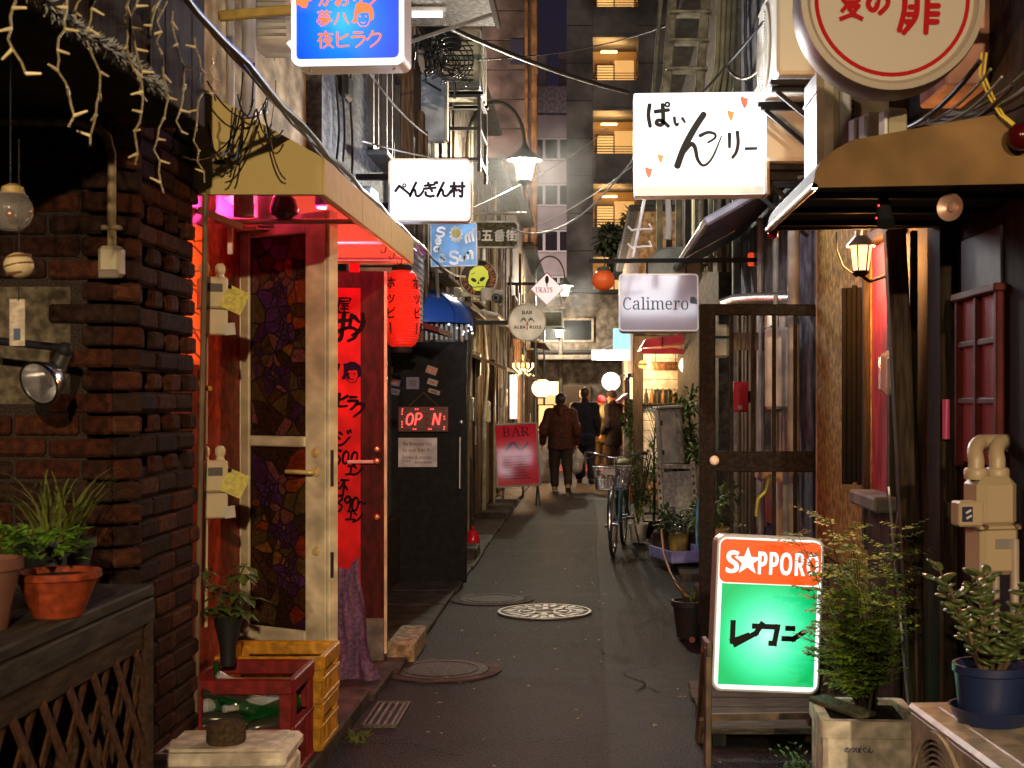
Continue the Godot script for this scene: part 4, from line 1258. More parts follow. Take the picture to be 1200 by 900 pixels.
	# back of a rounded white sign
	o = box_sign("box_sign", "unlit round topped white sign half hidden above the serif sign", at(790, 318, 12.6), 64 * 12.6 / F, 56 * 12.6 / F, .1, .2, M("old_white", lin(.45, .48, .38), .5), M("rim_grey", lin(.3, .3, .27), .5))
	# round red and white sign, upper right
	d = 4.35
	px = d / F
	o = thing("round_sign", "large round white sign with red characters, cut by the top edge", "sign", at(1043, 2, d), .0)
	var cream := M("sign_cream", lin(.31, .26, .21), .45, {"t": ""})
	part(o, "drum", G.new().lathe(pw([Vector2(0, -.13), Vector2(104 * px, -.13), Vector2(109 * px, -.1), Vector2(109 * px, .02), Vector2(107 * px, .045), Vector2(100 * px, .05), Vector2(97 * px, .035), Vector2(95 * px, .03), Vector2(0, .03)]), Vector3.ZERO, 56, Basis(Vector3.RIGHT, PI / 2)), cream)
	part(o, "red_ring", G.new().ring(disc(90.5 * px, 56), disc(85.8 * px, 56), .029, .032), plainm("sign_red", lin(.3, .004, .008), .75))
	g = G.new()
	var zz := .0312
	write(g, "夏", -48 * px, -1 * px, 32 * px, 48 * px, 5.0 * px, zz, false)
	write(g, "の", -17 * px, -4 * px, 27 * px, 30 * px, 6.4 * px, zz, true, .1)
	write(g, "扉", 31 * px, -7 * px, 50 * px, 66 * px, 6.6 * px, zz, true, .05)
	part(o, "lettering", g, plainm("sign_red", lin(.3, .004, .008), .75))
	part(o, "sparkle", G.new().prism(pw([Vector2(-19, 9) * px, Vector2(-20.5, 4) * px, Vector2(-25, 2) * px, Vector2(-20.5, 0) * px, Vector2(-19, -5) * px, Vector2(-17.5, 0) * px, Vector2(-13, 2) * px, Vector2(-17.5, 4) * px]), .029, .0345), cream)
	part(o, "bracket", G.new().beam(v3(.2, .1, -.05), v3(.56, .12, -.05), .05, .05), black)
	# standing lit sign, lower right
	d = 5.85
	px = d / F
	o = thing("standing_sign", "lit standing sign, red band over green, leaning on brown legs", "sign", at(897, 718, d), .06)
	var b := Node3D.new()
	b.name = "lamp_box"
	o.add_child(b)
	b.rotation = v3(-.05, 0, -.05)
	w = 122 * px
	h = 176 * px
	part(b, "casing", G.new().prism(rr(w + .012, h + .012, .04), -.075, .062), plainm("casing_grey", lin(.4, .38, .36), .35, .3))
	part(b, "face", G.new().prism(rr(w - .006, h - .006, .036), .05, .068), glow("face_white", v3(.95, 1.0, .98), 1.05))
	var top := PackedVector2Array()
	for p in rr(w - .03, 46 * px, .028):
		top.append(Vector2(p.x, maxf(p.y, -23 * px) + h / 2 - 29 * px))
	var topbox := PackedVector2Array()
	for p in rr(w - .012, 50 * px, .03):
		topbox.append(p + Vector2(0, h / 2 - 28 * px))
	part(b, "red_band", G.new().prism(topbox, .06, .0695), glow("band_red", v3(1.0, .075, .006), .95))
	var green := glow("panel_green", v3(.0, .5, .2), .9)
	var gt := GradientTexture2D.new()
	gt.width = 256
	gt.height = 256
	gt.fill = GradientTexture2D.FILL_RADIAL
	gt.fill_from = Vector2(.5, .5)
	gt.fill_to = Vector2(.5, 1.08)
	var gg := Gradient.new()
	gg.colors = PackedColorArray([Color(.72, 1.0, .9), Color(.3, .92, .66), Color(.0, .68, .36)])
	gg.offsets = PackedFloat32Array([.0, .55, 1.0])
	gt.gradient = gg
	green.emission = Color.WHITE
	green.emission_texture = gt
	green.emission_operator = BaseMaterial3D.EMISSION_OP_MULTIPLY
	green.emission_energy_multiplier = .95
	var gp := part(b, "green_panel", uv_face(w - .038, 116 * px, .0705), green)
	gp.position.y = -24 * px
	g = G.new()
	# the beer name: heavy white letters, a star standing for its second letter
	var yy := h / 2 - 29 * px
	var lw := glow("letter_white_lit", v3(1.0, 1.0, 1.0), 1.1)
	letters(b, "lettering", "S", lw, v3(-44.5 * px, yy, .0705), 15 * px, 26 * px)
	letters(b, "lettering", "PPORO", lw, v3(21 * px, yy, .0705), 71 * px, 26 * px)
	var star := PackedVector2Array()
	for k in 10:
		var r: float = 16.5 if k % 2 == 0 else 6.6
		star.append(Vector2(sin(TAU * k / 10) * r, cos(TAU * k / 10) * r + 1.0) * px)
	part(b, "star", G.new().prism(star, .066, .0722, Transform3D(Basis(), v3(-27 * px, yy, 0))), lw)
	for p in ["-41,-8 -41,-32 -33,-29 -21,-24", "-19,-14 11,-14 8,-33 1,-33|-6,-9 -14,-22 -40,-37", "20,-15 32,-15|16,-27 30,-27 43,-18"]:
		for s in p.split("|", false):
			var q := PackedVector2Array()
			for e in pts(s):
				q.append(e * px)
			g.stroke(q, 6.2 * px, .0715 + .0012 * (1 if s.begins_with("-6,") else 0), false)
	part(b, "lettering", g, black)
	var leg := M("brown_steel", lin(.14, .085, .055), .5, {"t": "blotch", "m": .2})
	for sx in [-1, 1]:
		var x: float = sx * (w / 2 + .035)
		part(o, "leg", G.new().beam(v3(x, -.135, .06), v3(x + sx * .01, -.645, .12), .028, .05, .004, Vector3.BACK), leg)
		part(o, "leg", G.new().beam(v3(x, -.16, -.03), v3(x - sx * .01, -.645, -.3), .028, .05, .004, Vector3.BACK), leg)
		part(o, "side_bracket", G.new().box(v3(x, -.14, .02), v3(.022, .06, .16), .004), leg)
	part(o, "crossbar", G.new().beam(v3(-w / 2 - .04, -.5, -.2), v3(w / 2 + .04, -.5, -.2), .02, .03), leg)
	area(b, v3(0, -.09, .085), Vector2(w * .9, .42), v3(.35, 1.0, .7), 2.6)
	area(b, v3(0, .22, .085), Vector2(w * .9, .17), v3(1.0, .12, .03), 2.6)
	area(b, v3(0, 0, -.09), Vector2(w * .8, .55), v3(.5, 1.0, .75), 2.4, PI)
	part(b, "back_face", G.new().prism(rr(w - .02, h - .02, .036), -.082, -.07), glow("face_white", v3(.95, 1.0, .98), 1.05))
	# lit signs down the right side
	d = 24.5
	px = d / F
	o = thing("cyan_sign", "cyan and white lit sign, a panel standing on a long bar", "sign", at(728, 405, d))
	part(o, "panel", G.new().prism(rr(25 * px, 32 * px, .02), -.06, .05, Transform3D(Basis(), v3(3 * px, 4 * px, 0))), glow("sign_cyan", v3(.32, .85, 1.0), 1.1))
	part(o, "strip", G.new().prism(rr(54 * px, 12 * px, .02), -.1, .08, Transform3D(Basis(), v3(-8 * px, -11 * px, 0))), glow("sign_white2", v3(1.0, .98, .9), 1.4))
	part(o, "stay", G.new().rod(v3(-24 * px, -5 * px, 0), v3(-8 * px, 2 * px, 0), .008), chrome)
	area(o, v3(0, 0, .12), Vector2(.7, .4), v3(.8, 1.0, 1.0), 7.0)
	area(o, v3(-.1, -.27, 0), Vector2(.7, .2), v3(1.0, 1.0, .95), 6.0, .0, PI / 2)
	d = 27.5
	px = d / F
	o = thing("globe_lamp", "big white glowing disc lamp above the three people", "lamp", at(716, 447, d))
	part(o, "globe", G.new().ball(Vector3.ZERO, 11 * px, 20), glow("globe_white", v3(1.0, .92, .75), 1.5))
	part(o, "bracket", G.new().rod(v3(.1, .1, -.05), v3(.45, .15, 0), .02), black)
	omni(o, v3(0, 0, 0), v3(1.0, .8, .5), 16.0, .15)
	o = thing("globe_lamp", "round frosted globe under the red awning", "lamp", at(806, 428, 18.6))
	part(o, "globe", G.new().ball(Vector3.ZERO, .125, 18), glow("globe_warm", v3(1.0, .88, .62), 1.8))
	part(o, "cap", G.new().lathe(pts("0.05,0.08 0.04,0.12 0,0.12"), Vector3.ZERO, 12), black)
	part(o, "cord", G.new().rod(v3(0, .1, 0), v3(0, .34, 0), .006), black)
	omni(o, v3(0, 0, 0), v3(1.0, .72, .4), 18.0, .08)
	o = thing("small_lantern", "small brass lantern glowing above the boarded front", "lamp", at(753, 427, 19.6))
	part(o, "bowl", G.new().lathe(pts("0,-0.06 0.05,-0.05 0.065,0 0.04,0.05 0,0.06"), Vector3.ZERO, 12), glow("lantern_amber", v3(1.0, .55, .15), 1.3))
	part(o, "ring", G.new().ring(disc(.07, 16), disc(.058, 16), -.01, .01, Transform3D(Basis(Vector3.RIGHT, PI / 2), Vector3.ZERO)), plainm("brass", lin(.5, .32, .1), .3, .9))
	part(o, "chain", G.new().rod(v3(0, .06, 0), v3(0, .3, 0), .005), black)
	omni(o, v3(0, 0, 0), v3(1.0, .6, .25), 6.0, .04)
	o = thing("wall_lantern", "upright lit lantern box in a dark frame beside the people", "lamp", at(742, 455, 22.5))
	part(o, "pane", G.new().box(Vector3.ZERO, v3(.11, .36, .11), .01), glow("lantern_warm", v3(1.0, .75, .4), 1.3))
	for sx in [-1, 1]:
		for sz in [-1, 1]:
			part(o, "frame", G.new().box(v3(sx * .075, 0, sz * .075), v3(.025, .46, .025), .003), black)
	part(o, "lid", G.new().box(v3(0, .23, 0), v3(.19, .03, .19), .005), black)
	part(o, "floor_plate", G.new().box(v3(0, -.23, 0), v3(.19, .03, .19), .005), black)
	omni(o, v3(0, 0, .0), v3(1.0, .65, .3), 6.0, .06)

# ---------------------------------------------------------------- left side, near
func leaf_mesh(l: float, w: float, fold := .2) -> ArrayMesh:
	return G.new().leaf(Vector3.ZERO, Vector3.BACK, Vector3.UP, l, w, fold).mesh()

func put_leaf(parent: Node3D, mesh: Mesh, m: Material, p: Vector3, dir: Vector3, s := 1.0):
	var o := part(parent, "leaf", mesh, m)
	var z := dir.normalized()
	var x := Vector3.UP.cross(z)
	x = (x if x.length() > .05 else Vector3.RIGHT).normalized()
	o.transform = Transform3D(Basis(x, z.cross(x), z) * s, p)

func pot(parent: Node3D, r0: float, r1: float, h: float, m: Material, soil: Material):
	part(parent, "pot", G.new().lathe(pw([Vector2(0, 0), Vector2(r0, 0), Vector2(r1 * .97, h * .84), Vector2(r1 * 1.06, h * .85), Vector2(r1 * 1.06, h), Vector2(r1 * .94, h), Vector2(r1 * .9, h * .85)]), Vector3.ZERO, 24), m)
	part(parent, "soil", G.new().prism(disc(r1 * .92, 20), h * .8, h * .87, Transform3D(Basis(Vector3.RIGHT, Vector3.FORWARD, Vector3.UP), Vector3.ZERO)), soil)

func left_front():
	var black := plainm("ink_black", lin(.012, .012, .014), .6)
	var soil := M("soil", lin(.03, .022, .015), .95, {"t": "grit", "b": "grit", "bh": .6})
	# ---- brick bar: every brick that shows is a piece of its own
	var o := thing("brick_bar", "dark red brick bar with a rounded corner of openwork bricks", "building", v3(-2.3, 0, -4.79))
	var mortar := M("mortar", lin(.045, .032, .026), .95, {"t": "grit", "b": "grit", "bh": .5})
	wpart(o, "wall", G.new().box(v3(-2.6, 2.6, -4.86), v3(1.94, 5.2, .74)), mortar)
	wpart(o, "wall", G.new().box(v3(-2.62, 1.3, -4.402), v3(1.98, 2.6, .1)), mortar)
	var tones := []
	for i in 6:
		var c = [[.095, .026, .013], [.07, .024, .015], [.12, .036, .017], [.06, .028, .021], [.15, .052, .025], [.05, .026, .021]][i]
		tones.append(M("brick_%d" % i, lin(c[0], c[1], c[2]), .8, {"t": "blotch", "s": Vector3.ONE * 4, "t2": "fine", "s2": Vector3.ONE * 9, "b": "fine", "bh": 2.5}))
	var shapes := {}
	for l in [.205, .098]:
		var list := []
		for i in 3:
			list.append(G.new().box(Vector3.ZERO, v3(l, .062 - i * .0015, .1), .006 + .002 * i).mesh())
		shapes[l] = list
	wpart(o, "mortar_bed", G.new().box(v3(-1.6, .69, -4.83), v3(.13, 1.3, .72)), mortar)
	for r in range(3, 36):
		if r > 17 and not (r < 32 and r % 2 == 0):
			wpart(o, "mortar_bed", G.new().box(v3(-1.6, .0725 * r + .036, -4.83), v3(.13, .074, .72)), mortar)
		var y := .0725 * r + .036
		# the face towards the viewer
		var x := -1.545 - (.0 if r % 2 else .11)
		if r % 2 == 0:
			var half := wpart(o, "brick", shapes[.098][r % 3], tones[rng.randi() % 4])
			half.position += v3(-1.594, y, -4.385)
		while x > -2.16:
			var k := .205
			var cx: float = x - k / 2
			var panelled: bool = y > 1.555 and y < 1.94 and cx < -1.66
			if not panelled:
				var b := wpart(o, "brick", shapes[k][rng.randi() % 3], tones[rng.randi() % 4])
				b.position += v3(cx, y + rng.randf_range(-.002, .002), -4.385 + rng.randf_range(-.006, .006))
				b.rotation.y = rng.randf_range(-.012, .012)
			x -= .217
		# the rounded corner
		var cb := wpart(o, "brick", shapes[.098][r % 3], tones[(r * 5) % 6])
		cb.position += v3(-1.545 + .008, y, -4.41)
		cb.rotation.y = .75
		# the face to the lane: solid courses, and courses with every second brick left out
		var open := r > 17 and r < 32 and r % 2 == 0
		var z := -4.46 - (.05 if r % 2 else .0)
		while z > -5.15:
			var k: float = .098 if open else .205
			if z - k < -5.22:
				k = .098
			var b := wpart(o, "brick", shapes[k][rng.randi() % 3], tones[rng.randi() % 6])
			b.position += v3(-1.565 + rng.randf_range(-.006, .006), y, z - k / 2)
			b.rotation.y = PI / 2
			z -= k + (.105 if open else .012)
	wpart(o, "cement_panel", G.new().box(v3(-2.03, 1.745, -4.375), v3(.7, .39, .05), .006), M("cement_board", lin(.13, .105, .072), .85, {"t": "blotch", "s": Vector3.ONE * 3, "b": "fine", "bh": .3}))
	var cond := M("conduit", lin(.3, .23, .13), .6, {"t": "blotch", "s": Vector3.ONE * 3})
	var e := 4.31
	var cp := pv([at(-40, 142, e), at(90, 144, e), at(112, 148, e), at(126, 160, e), at(131, 180, e), at(131, 290, e)])
	wpart(o, "conduit", G.new().tube(cp, .014, 10), cond)
	wpart(o, "conduit_clip", G.new().box(at(131, 267, e), v3(.06, .016, .035), .004), cond)
	wpart(o, "socket_box", G.new().box(at(131, 307, e), v3(.074, .1, .06), .012), M("socket_beige", lin(.38, .32, .22), .5))
	wpart(o, "socket_flap", G.new().box(at(131, 322, e) + v3(0, 0, .032), v3(.064, .028, .012), .004), M("socket_dark", lin(.2, .15, .12), .5))
	# the deep eave of old boards
	var old := M("eave_board", lin(.1, .078, .052), .85, {"t": "blotch", "s": v3(7, .7, 7), "t2": "fine", "s2": v3(20, 2, 20), "b": "fine", "bh": .5})
	for i in 15:
		var w := .15
		wpart(o, "eave_board", G.new().box(v3(-1.315 + rng.randf_range(-.006, .006), 2.95, -2.3 - i * w - w / 2), v3(.03, .92, w - .006), .004), old)
	wpart(o, "soffit", G.new().box(v3(-2.3, 2.52, -3.45), v3(1.94, .05, 2.24), .005), M("soffit_black", lin(.03, .025, .02), .8))
	wpart(o, "eave_end", G.new().box(v3(-2.3, 2.98, -4.53), v3(1.94, .86, .03), .004), old)
	wpart(o, "corner_pole", G.new().rod(v3(-1.535, 0, -5.21), v3(-1.485, 2.62, -5.21), .011, .01), M("pole_grey", lin(.2, .14, .09), .6))
	var tg := G.new()
	for i in 500:
		var t := rng.randf()
		var p := v3(-1.29, 2.51 + sin(t * 11) * .008, lerpf(-2.9, -4.05, t))
		var a := rng.randf() * TAU
		tg.leaf(p, v3(cos(a), sin(a), rng.randf_range(-.6, .6)), v3(.3, .3, 1), .035, .006, .1)
	single("tinsel_garland", tg, M("tinsel", lin(.34, .34, .33), .5), "frayed grey tinsel garland along the eave's lower edge", "garland")
	# ---- dangling fairy light strings, unlit
	var cordm := M("light_cord", lin(.42, .33, .16), .5, {"t": "blotch", "s": Vector3.ONE * 14})
	var bulbm := M("tiny_bulb", lin(.75, .62, .34), .25, {"t": ""})
	var strands := [[13, -30, 20, 85, "leftmost short string of unlit fairy lights under the eave"], [70, -30, 78, 148, "long string of unlit fairy lights, second from the left"], [98, -40, 92, 25, "shortest string of unlit fairy lights, a stub between two long ones"], [110, -30, 112, 172, "string of unlit fairy lights hanging past the conduit bend"], [148, -30, 165, 192, "string of unlit fairy lights reaching down to the brick corner"], [160, -30, 158, 108, "string of unlit fairy lights that tangles with the one at the brick corner"], [184, -30, 184, 42, "short straight string of unlit fairy lights before the longest ones"], [193, 0, 187, 226, "longest string of unlit fairy lights, ending beside the brick pier"], [205, 15, 216, 155, "thin curling string of unlit fairy lights over the brick pier"], [229, 45, 236, 213, "string of unlit fairy lights nearest to the cream awning"], [250, 65, 250, 118, "tangled short string of unlit fairy lights by the awning's upper end"]]
	for s in strands:
		var d0: float = 1570.0 * 1.27 / (690.0 - s[0])
		var a := at(s[0], s[1], d0)
		var b := at(s[2], s[3], d0)
		var p := PackedVector3Array()
		var n := int(maxf(6, (s[3] - s[1]) / 12.0))
		var ph := rng.randf() * 6
		for i in n + 1:
			var t := float(i) / n
			p.append(a.lerp(b, t) + v3(sin(t * n * .55 + ph) * .012 + (rng.randf() - .5) * .018, 0, cos(t * n * .7 + ph) * .012 + (rng.randf() - .5) * .018))
		var st := thing("fairy_light_string", s[4], "fairy lights", a, .0, "unlit fairy light strings under the eave")
		wpart(st, "cord", G.new().tube(p, .0031, 6), cordm)
		for i in range(1, n + 1, 2):
			var ang := rng.randf() * TAU
			wpart(st, "bulb", G.new().rod(p[i], p[i] + v3(cos(ang) * .032, rng.randf_range(-.02, .012), sin(ang) * .032), .005, .0028, 6), bulbm)
	# ---- wind chimes and the clip lamp
	var d := 3.4
	var bell := thing("glass_bell", "clear glass wind bell hanging at the left edge", "wind chime", at(12, 246, d))
	part(bell, "globe", G.new().lathe(pts("0.028,-0.05 0.045,-0.036 0.055,-0.012 0.055,0.012 0.042,0.038 0.02,0.052 0,0.055"), Vector3.ZERO, 28), glass("bell_glass", Color(.75, .72, .7, .16)))
	part(bell, "cap", G.new().lathe(pts("0.03,0.04 0.026,0.058 0.01,0.066 0,0.066"), v3(.006, 0, 0), 16), M("cap_ochre", lin(.4, .28, .1), .4))
	part(bell, "clapper", G.new().ball(v3(.0, -.01, 0), .012, 10), plainm("copper", lin(.6, .25, .1), .25, .9))
	part(bell, "string", G.new().rod(v3(0, .06, 0), v3(0, .5, 0), .002, -1, 5), black)
	var ch := thing("ball_chime", "striped ceramic ball chime with a paper strip below it", "wind chime", at(22, 311, d))
	part(ch, "ball", G.new().ball(Vector3.ZERO, .037, 20, v3(1, .9, 1)), M("ceramic", lin(.5, .4, .24), .25, {"t": ""}))
	for k in 3:
		part(ch, "stripe", G.new().lathe(pw([Vector2(.0355 - absf(k - 1) * .006, -.004), Vector2(.038 - absf(k - 1) * .006, 0), Vector2(.0355 - absf(k - 1) * .006, .004)]), v3(0, (k - 1) * .02, 0), 20, Basis(Vector3.BACK, .2)), plainm("stripe_brown", lin(.14, .07, .03), .4))
	part(ch, "string", G.new().rod(v3(0, .03, 0), v3(0, .32, 0), .002, -1, 5), black)
	part(ch, "string", G.new().rod(v3(0, -.03, 0), v3(0, -.09, 0), .0015, -1, 5), black)
	part(ch, "paper_strip", G.new().box(v3(-.004, -.145, 0), v3(.036, .118, .0012), .0, Basis(Vector3.UP, .3)), M("strip_paper", lin(.5, .42, .34), .7, {"s": Vector3.ONE * 12}))
	part(ch, "painted_mark", G.new().box(v3(-.004, -.175, .0014), v3(.016, .03, .001), .0, Basis(Vector3.UP, .3)), plainm("mark_blue", lin(.05, .08, .13), .6))
	var cl := thing("clip_lamp", "unlit clip lamp with a glass faced silver reflector", "lamp", at(50, 447, 4.0))
	var q := at(50, 447, 4.0)
	part(cl, "arm", G.new().tube(pv([at(-40, 396, 4.1) - q, at(40, 404, 4.08) - q, at(76, 408, 4.05) - q]), .012, 8), black)
	part(cl, "joint", G.new().ball(at(76, 410, 4.05) - q, .024, 12), black)
	var tilt := Basis(Vector3.UP, -.35) * Basis(Vector3.RIGHT, PI / 2 + .35)
	part(cl, "socket", G.new().rod(at(76, 412, 4.06) - q, v3(.018, .02, -.04), .022, .03, 12), plainm("socket_black", lin(.02, .02, .02), .4))
	part(cl, "reflector", G.new().lathe(pts("0.03,-0.06 0.05,-0.04 0.064,0 0.069,0.012 0.069,0.018 0.062,0.018 0.055,0.0 0.03,-0.045 0,-0.045"), Vector3.ZERO, 28, tilt), plainm("reflector_silver", lin(.6, .6, .6), .18, 1.0))
	part(cl, "lens", G.new().lathe(pts("0.062,0.014 0.04,0.026 0,0.03"), Vector3.ZERO, 24, tilt), glass("lens_glass", Color(.8, .78, .8, .25), .08))
	# ---- planter with lattice sides
	var wood := M("planter_wood", lin(.07, .042, .026), .75, {"t": "blotch", "s": v3(6, 6, .8), "b": "fine", "bh": .4})
	var grey := M("planter_grey", lin(.1, .08, .06), .8, {"t": "blotch", "s": v3(5, 5, .7), "t2": "fine", "s2": v3(18, 18, 2), "b": "fine", "bh": .5})
	var pl := thing("lattice_planter", "weathered wooden planter stand with lattice sides, lower left", "planter", v3(-1.7, 0, -3.2))
	for i in 4:
		wpart(pl, "top_board", G.new().box(v3(-1.4 - i * .2, 1.0 - .002 * (i % 2), -3.15), v3(.195, .035, 1.74), .006), grey)
	wpart(pl, "apron", G.new().box(v3(-1.31, .945, -3.15), v3(.03, .07, 1.7), .004), grey)
	wpart(pl, "apron", G.new().box(v3(-1.325, .87, -3.15), v3(.03, .075, 1.7), .004), wood)
	wpart(pl, "back_board", G.new().box(v3(-1.7, .5, -3.98), v3(.8, .96, .03), .004), wood)
	for zz in [-2.33, -3.97]:
		wpart(pl, "corner_post", G.new().box(v3(-1.318, .49, zz), v3(.045, .98, .045), .005), wood)
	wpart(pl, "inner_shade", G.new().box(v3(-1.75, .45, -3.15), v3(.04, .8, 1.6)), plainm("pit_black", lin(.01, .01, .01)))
	for way in [1, -1]:
		for i in 20:
			var z0 := -1.55 - i * .165
			# a strip rising one way or the other, cut to the opening
			var za: float = z0
			var zb: float = z0 - .84 * way * .78
			var ya := .0
			var yb := .84
			var lo := minf(za, zb)
			var hi := maxf(za, zb)
			var t0 := .0
			var t1 := 1.0
			for lim in [[-3.95, 1], [-2.35, -1]]:
				var ta: float = (lim[0] - za) / (zb - za)
				if (zb - za) * lim[1] > 0:
					t0 = maxf(t0, ta)
				else:
					t1 = minf(t1, ta)
			if t1 - t0 < .08:
				continue
			wpart(pl, "lattice_strip", G.new().beam(v3(-1.315 - .008 * way, lerpf(ya, yb, t0), lerpf(za, zb, t0)), v3(-1.315 - .008 * way, lerpf(ya, yb, t1), lerpf(za, zb, t1)), .008, .03, .002, v3(0, 1, 0)), M("lattice_red", lin(.12, .052, .026), .7, {"t": "blotch", "s": Vector3.ONE * 5}))
	# pots on it
	var terra := M("terracotta", lin(.32, .055, .018), .6, {"t": "blotch", "s": Vector3.ONE * 4})
	var green := M("leaf_bright", lin(.13, .26, .03), .55, {"back": lin(.12, .22, .02), "s": Vector3.ONE * 8})
	var p1 := thing("potted_plant", "orange terracotta bowl of fresh green leaves on the planter", "potted plant", v3(-1.355, 1.018, -3.42))
	pot(p1, .06, .1, .115, terra, soil)
	var fm := leaf_mesh(.065, .03)
	for i in 90:
		var a := rng.randf() * TAU
		var r := sqrt(rng.randf()) * .1
		put_leaf(p1, fm, green, v3(cos(a) * r - .05, .14 + rng.randf() * .075, sin(a) * r), v3(cos(a), rng.randf_range(-.1, .9), sin(a)), rng.randf_range(.6, 1.1))
	var p2 := thing("potted_plant", "brown flowerpot with low green leaves at the left edge", "potted plant", v3(-1.46, 1.018, -3.22))
	pot(p2, .06, .09, .17, M("brown_pot", lin(.16, .07, .05), .6), soil)
	for i in 40:
		var a := rng.randf() * TAU
		put_leaf(p2, fm, green, v3(cos(a) * .06, .17 + rng.randf() * .06, sin(a) * .06), v3(cos(a), rng.randf_range(0, .9), sin(a)), rng.randf_range(.6, 1.1))
	var p3 := thing("grassy_plant", "dark grassy plant with long arching blades against the bricks", "potted plant", v3(-1.5, 1.018, -3.78))
	pot(p3, .07, .1, .16, plainm("pot_black", lin(.02, .02, .02), .5), soil)
	var blade := M("blade_green", lin(.13, .15, .03), .6, {"back": lin(.06, .09, .01), "s": Vector3.ONE * 6})
	for i in 70:
		var a := rng.randf() * TAU
		var l := rng.randf_range(.22, .5)
		var g := G.new().flat()
		var c := v3(cos(a), 0, sin(a)) * rng.randf_range(.4, .9)
		var side := v3(-sin(a), 0, cos(a)) * .0045
		for k in 6:
			var t := k / 6.0
			var u := (k + 1) / 6.0
			var A := c * l * t + v3(0, l * (1.15 * t - .75 * t * t), 0)
			var B := c * l * u + v3(0, l * (1.15 * u - .75 * u * u), 0)
			g.quad(A - side * (1 - t), A + side * (1 - t), B + side * (1 - u * .98), B - side * (1 - u * .98))
		var bl := part(p3, "blade", g, blade)
		bl.position = v3(rng.randf_range(-.04, .04), .14, rng.randf_range(-.04, .04))
	# ---- foam box with a round weight on it
	var foam := M("foam_white", lin(.72, .64, .52), .7, {"t": "cloudy", "s": Vector3.ONE * 3, "b": "fine", "bh": .2})
	var fb := thing("foam_box", "grubby white foam box with a flat lid in front of the red crate", "box", v3(-1.305, 0, -4.86), .03)
	part(fb, "body", G.new().box(v3(0, .135, 0), v3(.46, .27, .34), .02), foam)
	part(fb, "lid", G.new().box(v3(0, .3, 0), v3(.475, .055, .355), .016), foam)
	part(fb, "lid_top", G.new().box(v3(0, .33, 0), v3(.4, .014, .28), .006), foam)
	single("round_weight", G.new().lathe(pts("0,0 0.066,0 0.07,0.008 0.068,0.066 0.06,0.072 0.025,0.072 0.022,0.06 0,0.06"), Vector3.ZERO, 24), M("weight_brown", lin(.12, .075, .045), .85, {"t": "blotch", "s": Vector3.ONE * 8, "b": "grit", "bh": .5}), "round brown weight lying on the foam box's lid", "weight", v3(-1.305, .337, -4.82))
	# ---- beer crates
	var yel := M("crate_yellow", lin(.55, .26, .015), .4, {"t": "cloudy", "s": Vector3.ONE * 5, "b": "cloudy", "bh": .5})
	var red := M("crate_red", lin(.22, .012, .012), .4, {"t": "cloudy", "s": Vector3.ONE * 5, "b": "cloudy", "bh": .5})
	crate("beer_crate", "dark red bottle crate full of empties, a plant pot standing in it", v3(-1.357, .08, -5.42), .4, .4, .4, red)
	crate("beer_crate", "lower yellow bottle crate behind the red one", v3(-1.36, .08, -5.86), .45, .2, .38, yel)
	crate("beer_crate", "upper yellow bottle crate at the foot of the cream door", v3(-1.355, .281, -5.86), .45, .2, .38, yel)
	var gl := [glass("bottle_clear", Color(.85, .88, .88, .3), .06), glass("bottle_green", Color(.05, .25, .08, .75), .06), plainm("bottle_dark", lin(.03, .03, .02), .12), glass("bottle_clear", Color(.85, .88, .88, .3), .06)]
	var kinds := ["clear", "green", "black", "clear"]
	var shape := G.new().lathe(pts("0,0 0.03,0 0.032,0.005 0.032,0.14 0.028,0.165 0.013,0.2 0.0125,0.25 0.015,0.252 0.015,0.265 0,0.265"), Vector3.ZERO, 16).mesh()
	for i in 14:
		var k := i % 4
		var b := single("bottle", shape, gl[k], "%s glass bottle, one of the empties heaped in the red crate" % kinds[k], "bottle", v3(-1.5 + (i % 7) * .046, .3 + (i / 7) * .065, -5.3 - (i / 7) * .06), .0, "%s empties in the red crate" % kinds[k])
		b.rotation = v3(rng.randf_range(-.4, .4), rng.randf() * .8, PI / 2 + rng.randf_range(-.7, .4))
		b.position.x += .06
	single("bottle", shape, gl[1], "green bottle standing upright by the crate's rim, under the black pot", "bottle", v3(-1.478, .26, -5.32))
	# ---- leafy plant in a black tapered pot
	var sp := thing("umbrella_plant", "leafy umbrella plant in a tall black tapered pot over the red crate", "potted plant", v3(-1.465, .49, -5.44))
	part(sp, "pot", G.new().lathe(pts("0,0 0.028,0 0.03,0.02 0.034,0.08 0.06,0.2 0.062,0.2 0.054,0.19 0,0.19"), Vector3.ZERO, 20), plainm("pot_black2", lin(.012, .012, .013), .5))
	var stem := G.new()
	var sheen := M("leaf_dark", lin(.08, .13, .03), .38, {"back": lin(.06, .1, .015), "s": Vector3.ONE * 8})
	var lm := leaf_mesh(.095, .044, .12)
	for i in 17:
		var a := i * 2.4
		var hub := v3(cos(a) * rng.randf_range(.03, .14), rng.randf_range(.21, .4), sin(a) * rng.randf_range(.03, .12))
		stem.tube(pv([v3(0, .17, 0), hub * v3(.4, .8, .4), hub]), .0035, 5)
		var n := rng.randi_range(5, 7)
		for k in n:
			var b := TAU * k / n + a
			put_leaf(sp, lm, sheen, hub, v3(cos(b), rng.randf_range(-.45, .1), sin(b)) + hub.normalized() * v3(.5, 0, .5), rng.randf_range(.65, 1.05))
	part(sp, "stem", stem, M("stem_brown", lin(.08, .06, .03), .7))

